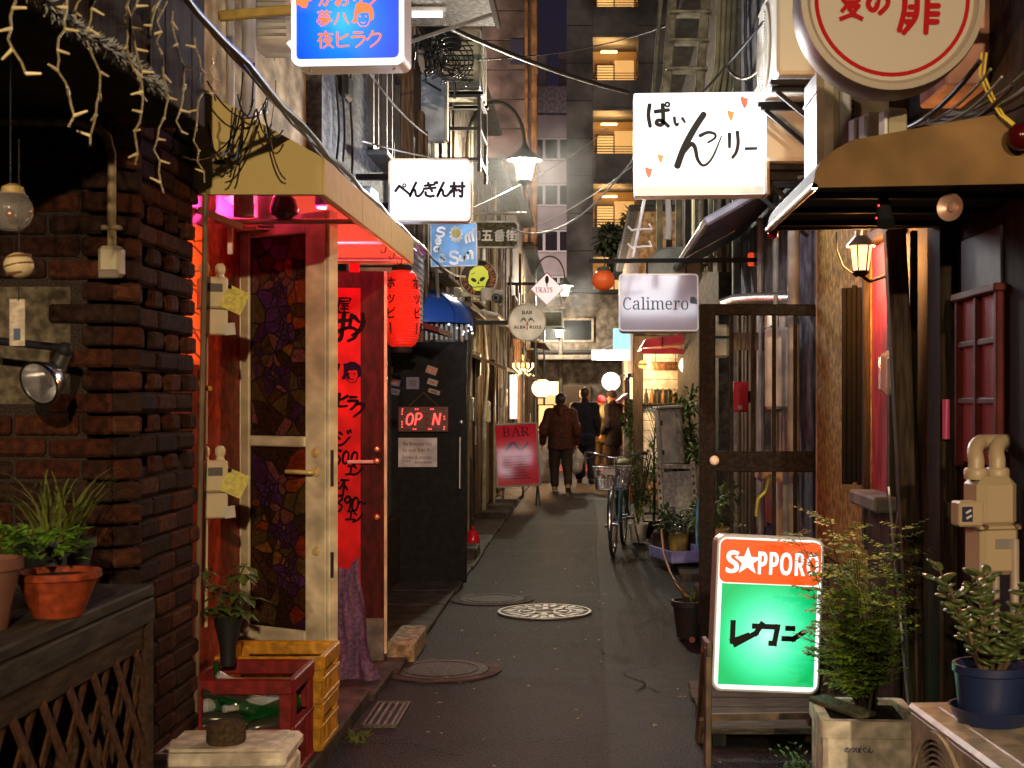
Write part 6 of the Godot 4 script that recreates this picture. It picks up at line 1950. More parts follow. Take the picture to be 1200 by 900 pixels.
func right_front():
	var black := plainm("ink_black", lin(.012, .012, .014), .6)
	var soil := M("soil", lin(.03, .022, .015), .95)
	# ---- brown canopy with a rounded front
	var cloth := M("canopy_brown", lin(.22, .125, .048), .65, {"s": Vector3.ONE * .8, "b": "fine", "bh": .06})
	var ca := thing("canopy", "brown vinyl canopy with a rounded front over the right entrance", "awning", v3(1.1, 2.25, -4.85))
	var x0 := ax(950, 4.3)
	var y0 := ay(220, 4.3)
	var prof := pw([Vector2(1.47, y0 + .015), Vector2(x0, y0)])
	for i in 8:
		var t := i / 7.0
		prof.append(Vector2(x0 + .01 + .13 * pow(t, 1.7), y0 + .02 + .135 * pow(t, .75)))
	prof.append(Vector2(1.3, ay(134, 4.3)))
	prof.append(Vector2(1.38, ay(158, 4.3)))
	prof.append(Vector2(1.47, ay(200, 4.3)))
	wpart(ca, "end_panel", G.new().prism(prof, -4.312, -4.3), cloth)
	wpart(ca, "end_panel", G.new().prism(prof, -5.41, -5.4), cloth)
	var sheet := G.new().smooth()
	var front := G.new().smooth()
	for i in range(1, prof.size() - 3):
		var a := prof[i]
		var b := prof[i + 1]
		var g: G = front if i < 9 else sheet
		g.quad(v3(a.x, a.y, -4.305), v3(b.x, b.y, -4.305), v3(b.x, b.y, -5.405), v3(a.x, a.y, -5.405))
		g.quad(v3(a.x + .006, a.y - .004, -4.305), v3(a.x + .006, a.y - .004, -5.405), v3(b.x + .006, b.y - .006, -5.405), v3(b.x + .006, b.y - .006, -4.305))
	wpart(ca, "cover", sheet, cloth)
	wpart(ca, "rounded_front", front, M("canopy_gloss", lin(.06, .048, .04), .6, {"t": "cloudy", "b": "cloudy", "bh": .8, "s": Vector3.ONE * 3}))
	wpart(ca, "edge_bar", G.new().rod(v3(x0 + .012, y0 + .004, -4.3), v3(x0 + .012, y0 + .004, -5.41), .012), plainm("steel", lin(.5, .48, .45), .3, .9))
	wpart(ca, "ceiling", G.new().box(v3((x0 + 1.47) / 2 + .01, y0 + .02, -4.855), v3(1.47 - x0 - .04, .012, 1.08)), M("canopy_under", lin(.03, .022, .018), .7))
	for z in [-4.5, -4.85, -5.2]:
		wpart(ca, "frame_bar", G.new().beam(v3(x0 + .02, y0 + .004, z), v3(1.47, y0 + .004, z), .02, .02), black)
	wpart(ca, "drop_bulb", G.new().ball(v3(x0 + .03, y0 - .012, -5.4), .022, 10), plainm("ball_red", lin(.4, .02, .02), .25))
	var dk := thing("dish_lamp", "unlit copper dish spotlight under the brown canopy", "lamp", at(1114, 243, 4.4))
	var tilt := Basis(Vector3.UP, -.7) * Basis(Vector3.RIGHT, PI / 2)
	part(dk, "dish", G.new().lathe(pts("0,-0.03 0.02,-0.028 0.042,0 0.046,0.006 0.04,0.004 0.018,-0.014 0.012,-0.002 0,0.0"), Vector3.ZERO, 24, tilt), M("dish_copper", lin(.42, .26, .2), .4, {"m": .5, "t": ""}))
	part(dk, "neck", G.new().rod(v3(.012, .01, -.02), v3(.02, .06, -.03), .012), black)
	var sl := thing("spot_lamp", "black spot lamp with two tiny red lights under the brown canopy", "lamp", at(1036, 246, 4.5))
	part(sl, "body", G.new().rod(v3(0, -.05, .03), v3(0, .03, -.02), .03, .022, 12), black)
	part(sl, "arm", G.new().rod(v3(0, .02, -.01), v3(0, .07, -.01), .01), black)
	for p in [[-.03, -.03], [-.022, .012]]:
		part(sl, "indicator", G.new().ball(v3(p[0], p[1], .02), .0035, 6), glow("led_hot", v3(1.0, .05, .042), 2.6))
	var bx := [M("meter_beige", lin(.42, .37, .24), .45), M("meter_beige", lin(.42, .37, .24), .45)]
	for k in 3:
		var b := thing("junction_box", ["leftmost thin beige junction box on top of the brown canopy", "middle beige junction box on top of the brown canopy", "largest beige junction box on top of the brown canopy"][k], "junction box", at([1006, 1022, 1049][k], [152, 149, 145][k], [5.0, 4.8, 4.6][k]), .3, "junction boxes on the brown canopy")
		part(b, "case", G.new().box(Vector3.ZERO, v3([.03, .05, .07][k], [.09, .1, .1][k], .05), .006), bx[0])
		part(b, "side_fin", G.new().box(v3(-[.024, .036, .046][k], -.005, 0), v3(.012, [.08, .085, .09][k], .045), .003), M("fin_white", lin(.7, .7, .7), .4))
	# ---- clutter above: two condensers, cabinet, vent, cable bundles
	var acw := M("ac_white", lin(.6, .58, .5), .45, {"t": ""})
	ac_unit("air_conditioner", "upper white condenser unit high on the right wall, cut by the top edge", v3(1.27, ay(98, 7.6), -7.95), .8, .58, .42, -PI / 2, acw)
	ac_unit("air_conditioner", "lower white condenser unit, behind the white hand-lettered sign", v3(1.27, ay(198, 8.4), -8.75), .8, .56, .36, -PI / 2, acw)
	for k in 2:
		var y: float = [ay(98, 7.6), ay(198, 8.4)][k]
		var z: float = [-7.95, -8.75][k]
		var wb := thing("wall_bracket", ["iron bracket carrying the upper condenser unit", "iron bracket carrying the lower condenser unit"][k], "bracket", v3(1.48, y, z))
		for s in [-.25, .25]:
			part(wb, "arm", G.new().beam(v3(0, -.012, s), v3(-.43, -.012, s), .04, .022), black)
			part(wb, "brace", G.new().beam(v3(-.01, -.35, s), v3(-.4, -.022, s), .025, .025), black)
	var cb := thing("wall_cabinet", "tall beige cabinet with a white flank above the brown canopy", "cabinet", v3(1.12, ay(150, 6.2), -6.2))
	part(cb, "body", G.new().box(v3(-.045, 0, 0), v3(.1, .5, .4), .03), M("cabinet_beige", lin(.36, .31, .22), .45))
	part(cb, "flank", G.new().box(v3(.03, .01, .06), v3(.05, .52, .3), .01), M("cabinet_white", lin(.34, .35, .37), .4))
	part(cb, "seam", G.new().box(v3(-.097, .13, 0), v3(.004, .008, .38)), M("seam_pale", lin(.6, .6, .55), .4))
	part(cb, "rear_mount", G.new().box(v3(.2, 0, -.05), v3(.3, .08, .06)), black)
	var vp := thing("vent_panel", "beige wall panel with a louvred vent behind the round sign", "vent", v3(1.3, ay(140, 6.6), -6.6))
	part(vp, "panel", G.new().box(v3(.02, 0, -.02), v3(.42, .42, .03), .006), M("vent_tan", lin(.3, .25, .17), .6))
	for i in 7:
		part(vp, "louvre", G.new().box(v3(-.06, -.07 + i * .027, .0), v3(.13, .012, .014), .002, Basis(Vector3.RIGHT, .5)), plainm("vent_dark", lin(.06, .05, .035)))
	# ---- lit wall lantern
	var wl := thing("wall_lantern", "lit glass wall lantern on the ochre stucco", "lantern", at(1009, 300, 6.35))
	var px := 6.35 / F
	part(wl, "glass", G.new().lathe(pts("0.052,0.05 0.036,-0.07 0,-0.07"), Vector3.ZERO, 6), glow("lantern_orange", v3(1.0, .52, .24), 2.0))
	for k in 6:
		var u := v3(cos(TAU * k / 6), 0, -sin(TAU * k / 6))
		part(wl, "rib", G.new().rod(u * .053 + v3(0, .05, 0), u * .037 + v3(0, -.07, 0), .004, -1, 5), black)
	part(wl, "roof", G.new().lathe(pts("0.07,0.045 0.066,0.055 0.03,0.095 0.03,0.12 0,0.125"), Vector3.ZERO, 18), M("lamp_zinc", lin(.4, .38, .35), .35, {"m": .7, "t": ""}))
	part(wl, "base", G.new().lathe(pts("0,-0.1 0.02,-0.095 0.04,-0.08 0.04,-0.07 0,-0.07"), Vector3.ZERO, 12), black)
	part(wl, "arm", G.new().tube(pv([v3(0, -.09, 0), v3(.04, -.12, 0), v3(.1, -.1, 0), v3(.16, -.08, 0)]), .009, 8), black)
	part(wl, "cable", G.new().tube(pv([v3(-.12, .11, .02), v3(-.12, .03, .02), v3(-.09, -.05, .02), v3(-.02, -.1, .0)]), .004, 6), black)
	omni(wl, v3(0, -.01, 0), v3(1.0, .42, .12), 9.0, .04)
	# ---- black shutter, wedge shaped meter dome, leaning post
	var sh := thing("shutter", "black slatted wooden shutter standing open on the ochre wall", "shutter", v3(1.4, ay(452, 7.0), -7.0), -.45)
	var hgt := ay(337, 7.0) - ay(568, 7.0)
	for i in 6:
		part(sh, "slat", G.new().box(v3(-.065 + i * .027, rng.randf_range(-.012, .012), rng.randf_range(-.002, .002)), v3(.025, hgt, .028), .004), M("shutter_black", lin(.006, .005, .004), .7, {"t": "blotch", "s": v3(9, .6, 9)}))
	for y in [.42, -.05, -.42]:
		part(sh, "hinge_arm", G.new().beam(v3(.06, y, -.01), v3(.2, y - .01, .03), .02, .045), black)
	var md := thing("meter_dome", "clear plastic meter cover beside the leaning post", "meter", at(1046, 437, 6.15))
	part(md, "cover", G.new().box(v3(0, 0, 0), v3(.12, .2, .1), .028), glass("clear_plastic", Color(.8, .78, .78, .3), .1))
	part(md, "meter", G.new().box(v3(.015, 0, -.02), v3(.075, .15, .05), .01), M("meter_grey", lin(.3, .28, .28), .4))
	part(md, "dial", G.new().box(v3(.015, .03, .007), v3(.05, .04, .004), .001), black)
	part(md, "cable", G.new().tube(pv([v3(.03, -.1, 0), v3(.04, -.25, .01), v3(.02, -.5, 0), v3(.03, -.8, 0)]), .007, 6), black)
	var ps := thing("timber_post", "leaning brown post between the red door and the dark boards", "post", v3(1.345, 0, -5.75))
	part(ps, "shaft", G.new().beam(v3(.06, 0, .12), v3(-.03, 2.3, -.02), .085, .085, .012, Vector3.BACK), M("post_brown", lin(.05, .034, .022), .8, {"t": "blotch", "s": v3(7, .6, 7), "b": "fine", "bh": .3}))
	part(ps, "foot", G.new().box(v3(.062, .05, .12), v3(.12, .1, .12), .01), M("post_brown", lin(.05, .034, .022), .8))
	part(ps, "iron_strip", G.new().beam(v3(.012, .02, .16), v3(-.075, 1.2, .07), .008, .012, .0, Vector3.BACK), M("strip_zinc", lin(.35, .35, .33), .3, {"m": .6, "t": ""}))
	# ---- gas meter with bent pipes
	var gm := thing("gas_meter", "cream gas meter with two bent pipes under the barred window", "meter", at(1160, 600, 4.55), .2)
	gm.scale = Vector3.ONE * 1.12
	var cream := M("meter_cream", lin(.34, .26, .165), .42, {"t": ""})
	part(gm, "body", G.new().box(v3(0, .03, 0), v3(.13, .16, .13), .025), cream)
	part(gm, "lower_body", G.new().box(v3(.005, -.11, 0), v3(.125, .15, .12), .015), cream)
	part(gm, "index_box", G.new().box(v3(-.09, .0, .03), v3(.08, .075, .06), .006), cream)
	part(gm, "index_window", G.new().box(v3(-.105, .0, .061), v3(.034, .045, .004), .001), plainm("index_dark", lin(.03, .03, .06), .15))
	part(gm, "label_plate", G.new().box(v3(.02, -.09, .062), v3(.07, .03, .003), .001), M("label_grey", lin(.3, .28, .25), .5))
	for s in [-1, 1]:
		part(gm, "bolt", G.new().rod(v3(s * .05, -.038, .06), v3(s * .05, -.038, .075), .008, -1, 6), M("bolt_rust", lin(.16, .09, .05), .6))
	part(gm, "flange", G.new().box(v3(.002, -.042, 0), v3(.142, .012, .142), .004), cream)
	part(gm, "digits", G.new().box(v3(-.103, .008, .064), v3(.018, .006, .002), .0, Basis(Vector3.BACK, .5)).box(v3(-.101, -.008, .064), v3(.018, .006, .002), .0, Basis(Vector3.BACK, .5)), M("digit_white", lin(.7, .7, .7), .4))
	for k in 2:
		var x: float = [-.045, .025][k]
		var p := pv([v3(x, .1, 0), v3(x, .16, 0)])
		for i in 7:
			var a := PI * i / 6.0 * .5
			p.append(v3(x + .05 - cos(a) * .05, .16 + sin(a) * .05, -.01 * i))
		p.append(v3(x + .12, .21, -.07))
		for i in 6:
			var a := PI / 2 * (i + 1) / 6.0
			p.append(v3(x + .12 + sin(a) * .05, .16 + cos(a) * .05, -.07))
		p.append(v3(x + .17, -.3, -.07))
		part(gm, "bent_pipe", G.new().tube(p, .024, 12), cream)
		part(gm, "union", G.new().lathe(pts("0,0.1 0.034,0.1 0.036,0.11 0.036,0.128 0.03,0.135 0,0.135"), v3(x, 0, 0), 14), cream)
	part(gm, "supply_pipe", G.new().rod(v3(.01, -.15, -.02), v3(.01, -.82, -.02), .02), cream)
	var pw := thing("supply_pipes", "group of pale pipes below the cream gas meter", "pipes", v3(1.4, 0, -4.55))
	for k in 3:
		part(pw, "pipe", G.new().rod(v3(-.02 + k * .05, 0, .05 * k), v3(-.02 + k * .05, 1.1, .05 * k), .016), M("pipe_blush", lin(.45, .36, .3), .35, {"m": .2}))
	# ---- condenser at the corner of the picture, pot on it
	var ag := M("ac_tan", lin(.5, .42, .29), .35, {"t": "cloudy", "s": Vector3.ONE * 3})
	var an := ac_unit("air_conditioner", "tan condenser unit on the ground at the lower right corner", v3(1.235, .0, -3.93), .86, .56, .33, -PI / 2 + .07, ag)
	for x in [-.1, .09]:
		part(an, "lid_ridge", G.new().box(v3(0, .588, x), v3(.7, .008, .012), .003), ag)
	var jp := thing("jade_plant", "jade plant with glossy leaves in a dark blue pot on the condenser", "potted plant", v3(1.225, .588, -4.08))
	var navy := plainm("pot_navy", lin(.012, .02, .07), .42)
	part(jp, "saucer", G.new().lathe(pts("0,0.0 0.1,0 0.12,0.035 0.128,0.05 0.122,0.05 0.112,0.02 0,0.015"), Vector3.ZERO, 28), navy)
	part(jp, "pot", G.new().lathe(pts("0,0.018 0.095,0.018 0.108,0.15 0.115,0.155 0.115,0.178 0.106,0.178 0.1,0.15"), Vector3.ZERO, 28), navy)
	part(jp, "soil", G.new().prism(disc(.1, 20), .145, .152, Transform3D(Basis(Vector3.RIGHT, Vector3.FORWARD, Vector3.UP), Vector3.ZERO)), soil)
	var jl := M("jade_leaf", lin(.09, .12, .035), .3, {"s": Vector3.ONE * 10, "coat": .3})
	var lm := G.new().ball(v3(0, 0, .017), .017, 10, v3(.72, .28, 1.0)).mesh()
	var stems := G.new()
	for i in 18:
		var a := i * 2.399
		var base := v3(cos(a) * .03, .15, sin(a) * .03)
		var tip := v3(cos(a) * rng.randf_range(.05, .18), rng.randf_range(.22, .48), sin(a) * rng.randf_range(.04, .15))
		var mid := base.lerp(tip, .5) + v3(0, .03, 0)
		stems.tube(pv([base, mid, tip]), [.008, .006, .003], 6)
		for k in 14:
			var t := 1.0 - k * .06
			var b := k * 1.57 + a
			var q := base.lerp(mid, t * 2) if t < .5 else mid.lerp(tip, t * 2 - 1)
			put_leaf(jp, lm, jl, q, v3(cos(b), rng.randf_range(.1, .8), sin(b)), rng.randf_range(1.1, 1.75))
	part(jp, "stem", stems, M("jade_stem", lin(.13, .09, .05), .7))
	for k in 2:
		part(jp, "flower", G.new().ball(v3(.13, .36 + k * .012, .06 + k * .02), .018, 8), plainm("flower_red", lin(.4, .015, .03), .5))
	# ---- foam trough with a wispy shrub
	var foam := M("foam_planter", lin(.72, .66, .55), .75, {"t": "cloudy", "s": Vector3.ONE * 3, "b": "fine", "bh": .2})
	var fp := thing("foam_planter", "white foam box used as a planter, with small blue lettering", "planter", v3(1.085, 0, -5.3), -.05)
	part(fp, "body", G.new().box(v3(0, .15, 0), v3(.36, .3, .4), .018), foam)
	part(fp, "rim", G.new().ring(rr(.38, .42, .03), rr(.3, .34, .02), .28, .345, Transform3D(Basis(Vector3.RIGHT, Vector3.FORWARD, Vector3.UP), Vector3.ZERO)), foam)
	part(fp, "soil", G.new().box(v3(0, .31, 0), v3(.3, .03, .34), .01).ball(v3(.04, .32, .08), .07, 12, v3(1.2, .45, .9)), soil)
	part(fp, "moulding", G.new().box(v3(.02, .06, .2), v3(.2, .05, .012), .004), foam)
	var lg := G.new()
	row(lg, "のっぽくん", -.092, .235, .022, .022, .0034, .2035, .1)
	part(fp, "lettering", lg, plainm("pen_blue", lin(.03, .03, .16), .6))
	single("wood_plank", G.new().box(Vector3.ZERO, v3(.085, .02, .34), .004, Basis(Vector3.UP, .42) * Basis(Vector3.BACK, .05)), M("plank_green", lin(.1, .1, .06), .8, {"t": "blotch", "s": v3(9, 9, 2)}), "short mossy plank lying across the foam planter", "plank", v3(.995, .36, -5.28))
	var bush := thing("wispy_shrub", "wispy shrub with tiny leaves rising behind the standing sign", "shrub", v3(1.12, .31, -5.42))
	var tw := G.new()
	var lf := G.new()
	var nl := 0
	for i in 46:
		var a := rng.randf() * TAU
		var hgt2 := rng.randf_range(.25, .86)
		var lean := v3(cos(a), 0, sin(a)) * rng.randf_range(.03, .22) + v3(-.03, 0, .02)
		if i < 5:
			lean = v3(-.1 - i * .022, 0, .2 + .02 * i)
			hgt2 = [.86, .72, .92, .64, .55][i]
		var p := PackedVector3Array()
		for k in 8:
			var t := k / 7.0
			p.append(v3(cos(a) * .03, 0, sin(a) * .05) + lean * pow(t, 1.5) + v3(rng.randf_range(-.012, .012), hgt2 * (t - (.1 * t * t if i > 4 else .22 * t * t)), rng.randf_range(-.012, .012)))
		tw.tube(p, [.0045, .004, .0035, .003, .0025, .002, .0016, .001], 5)
		for k in range(2, 8):
			for j in 3:
				var b := rng.randf() * TAU
				var dirv := v3(cos(b), rng.randf_range(0, .5), sin(b))
				var ln := rng.randf_range(.03, .1)
				tw.rod(p[k], p[k] + dirv * ln, .0012, .0008, 4)
				for q in 7:
					var t := (q + 1) / 7.0
					var s := 1.0 if q % 2 else -1.0
					lf.leaf(p[k] + dirv * ln * t, dirv.cross(Vector3.UP) * s + dirv * .6, v3(rng.randf() * .4, 1, 0), rng.randf_range(.026, .042), .02, .1)
	part(bush, "twig", tw, M("twig_brown", lin(.06, .045, .025), .7))
	part(bush, "leaves", lf, M("leaf_small", lin(.22, .36, .035), .5, {"back": lin(.1, .16, .015), "s": Vector3.ONE * 9}), "", true)
	var low := thing("fern_tuft", "low tuft of fern leaves between the standing sign and the foam planter", "plant", v3(.93, .02, -5.5))
	var fl := G.new()
	for i in 46:
		var a := rng.randf() * TAU
		var dirv := v3(cos(a), rng.randf_range(.5, 1.6), sin(a)).normalized()
		var ln := rng.randf_range(.12, .34)
		for q in 9:
			var t := (q + 1) / 9.0
			var s := 1.0 if q % 2 else -1.0
			fl.leaf(dirv * ln * t - v3(0, .12 * t * t, 0), dirv.cross(v3(.1, 1, 0)) * s + dirv * .7, Vector3.UP, .042 * (1.1 - t * .6), .014, .1)
	part(low, "leaves", fl, M("leaf_fern", lin(.07, .13, .025), .5, {"back": lin(.08, .15, .02)}), "", true)
	# leaning rods and a stick by the stained wall
	single("bamboo_stick", G.new().rod(v3(1.08, .3, -5.2), v3(1.42, 1.12, -6.1), .007), M("stick_dark", lin(.08, .06, .035), .7), "thin dark stick leaning on the stained wall above the foam planter", "stick")
	# wooden duckboard behind the sign
	var db := thing("duckboard", "grey wooden duckboard on the ground behind the standing sign", "boardwalk", v3(.83, 0, -6.55))
	for i in 5:
		part(db, "plank", G.new().box(v3(rng.randf_range(-.008, .008), .075, .42 - i * .21), v3(.62, .03, .2), .005), M("duck_grey", lin(.14, .115, .085), .8, {"t": "blotch", "s": v3(1.0, 6, 9), "t2": "fine", "b": "fine", "bh": .3}))
	for x in [-.24, .24]:
		part(db, "bearer", G.new().box(v3(x, .03, 0), v3(.06, .06, 1.0)), black)
	# ---- gate
	var gt := thing("gate", "tall dark iron gate standing open across the right side", "gate", v3(1.1, 0, -8.46), .04)
	var gm2 := M("gate_iron", lin(.022, .019, .018), .8, {"t": "blotch", "s": Vector3.ONE * 4, "b": "fine", "bh": .1})
	var H := 2.17
	part(gt, "post", G.new().box(v3(-.355, H / 2, 0), v3(.1, H, .06), .006), gm2)
	part(gt, "post", G.new().box(v3(.37, H / 2, 0), v3(.09, H, .06), .006), gm2)
	part(gt, "rail", G.new().box(v3(.01, H - .035, 0), v3(.64, .07, .05), .005), gm2)
	part(gt, "rail", G.new().box(v3(.01, ay(541, 8.46), 0), v3(.64, .13, .05), .005), gm2)
	part(gt, "rail", G.new().box(v3(.01, .14, 0), v3(.64, .1, .05), .005), gm2)
	for i in 4:
		part(gt, "bar", G.new().box(v3(-.2 + i * .135, H / 2, 0), v3(.024, H - .1, .024), .003), gm2)
	part(gt, "knob", G.new().lathe(pts("0,0.035 0.02,0.033 0.03,0.02 0.026,0.006 0.012,0"), v3(-.315, ay(539, 8.46), .03), 16, Basis(Vector3.RIGHT, PI / 2)), M("knob_white", lin(.75, .7, .65), .3, {"t": ""}))
	# things behind the gate
	var wh := thing("water_heater", "white water heater box behind the gate bars", "water heater", v3(1.33, ay(432, 9.3), -9.3), -.2)
	part(wh, "case", G.new().box(Vector3.ZERO, v3(.2, .56, .26), .02), M("heater_white", lin(.55, .53, .47), .4, {"t": "cloudy"}))
	part(wh, "flue", G.new().rod(v3(.02, .28, 0), v3(.02, .36, 0), .03), M("heater_white", lin(.55, .53, .47), .4))
	for k in 3:
		part(wh, "pipe", G.new().rod(v3(-.05 + k * .05, -.28, 0), v3(-.05 + k * .05, -.95, 0), .014), M("pipe_blush", lin(.45, .36, .3), .35))
	var eb := thing("alarm_box", "small red metal box on the wall behind the gate", "box", at(868, 465, 11.6))
	part(eb, "case", G.new().box(Vector3.ZERO, v3(.13, .26, .1), .01), M("box_red", lin(.5, .012, .02), .4, {"t": ""}))
	part(eb, "label_plate", G.new().box(v3(-.01, -.09, .051), v3(.035, .03, .004), .001), M("fin_white", lin(.7, .7, .7), .4))
	part(eb, "rear_plate", G.new().box(v3(.1, 0, 0), v3(.12, .1, .06)), black)
	var al := thing("alarm_lamp", "small red and white alarm lamp at the end of the black bar", "lamp", at(885, 304, 11.2))
	part(al, "case", G.new().box(v3(.02, 0, 0), v3(.07, .11, .07), .01), M("fin_white", lin(.7, .7, .7), .4))
	part(al, "lens", G.new().box(v3(-.035, 0, 0), v3(.05, .11, .06), .01), glow("alarm_red", v3(.8, .06, .02), .7))
	single("foil_duct", G.new().tube(pv([at(845, 358, 9.6), at(860, 352, 9.6), at(890, 350, 9.5), at(925, 350, 9.4)]), .045, 14), M("foil", lin(.7, .68, .62), .25, {"m": .9, "t": "", "b": "grit", "bh": 1.0}), "crinkled silver foil duct just above the gate", "duct")
	var mp := thing("meter_pair", "pale electric meter behind the gate's first bar", "meter", at(843, 400, 10.5))
	part(mp, "case", G.new().box(Vector3.ZERO, v3(.14, .26, .1), .02), M("meter_olive", lin(.36, .32, .2), .45))
	part(mp, "strap", G.new().box(v3(0, .03, .052), v3(.15, .02, .006)), black)
	part(mp, "rear_board", G.new().box(v3(.22, 0, -.02), v3(.3, .14, .04)), M("brown_boards", lin(.16, .1, .06), .75))
	for k in 5:
		single("riser_pipe", G.new().rod(v3(1.36 - (k % 2) * .06, 0, -8.9 - k * .42), v3(1.36 - (k % 2) * .06, [2.9, 2.3, 3.2, 2.6, 3.0][k], -8.9 - k * .42), [.04, .016, .024, .014, .03][k], -1, 10), M("grey_pipe", lin(.36, .34, .3), .5), ["thick grey riser pipe nearest behind the gate", "thinnest grey riser pipe, second behind the gate", "tallest grey riser pipe behind the gate", "thin riser pipe beside the red glazed door", "last grey riser pipe before the timber boards"][k], "pipe")
	single("white_sack", G.new().tube(pv([at(886, 560, 9.0), at(890, 555, 9.0), at(915, 553, 9.0), at(918, 560, 9.0), at(918, 640, 9.0)]), .05, 12), M("sack_white", lin(.5, .46, .4), .6), "pale bent pipe cover standing behind the gate's lower half", "pipe")
	single("yellow_tape", G.new().tube(pv([at(902, 556, 8.7), at(898, 575, 8.7), at(888, 585, 8.7), at(886, 605, 8.7)]), .012, 5), M("tape_yellow", lin(.5, .5, .06), .5), "strip of yellow tape tied behind the gate's lower bars", "tape")

# ---------------------------------------------------------------- further along
func shrubby(o: Node3D, c: Vector3, rad: Vector3, n: int, size: float, m: Material, called := "leaves"):
	var g := G.new()
	var lobes := []
	for i in 7:
		lobes.append([c + v3(rng.randf_range(-1, 1) * rad.x * .7, rng.randf_range(-1, 1) * rad.y * .7, rng.randf_range(-1, 1) * rad.z * .7), rng.randf_range(.3, .55)])
	for i in n:
		var l = lobes[rng.randi() % 7]
		var u := v3(rng.randfn(), rng.randfn(), rng.randfn()).normalized() * pow(rng.randf(), .4)
		var p: Vector3 = l[0] + u * rad * l[1]
		g.leaf(p, u + v3(rng.randf_range(-.6, .6), rng.randf_range(-.7, .4), rng.randf_range(-.6, .6)), v3(rng.randf_range(-.3, .3), 1, rng.randf_range(-.3, .3)), size * rng.randf_range(.6, 1.3), size * .45, .15)
	part(o, called, g, m, "", true)

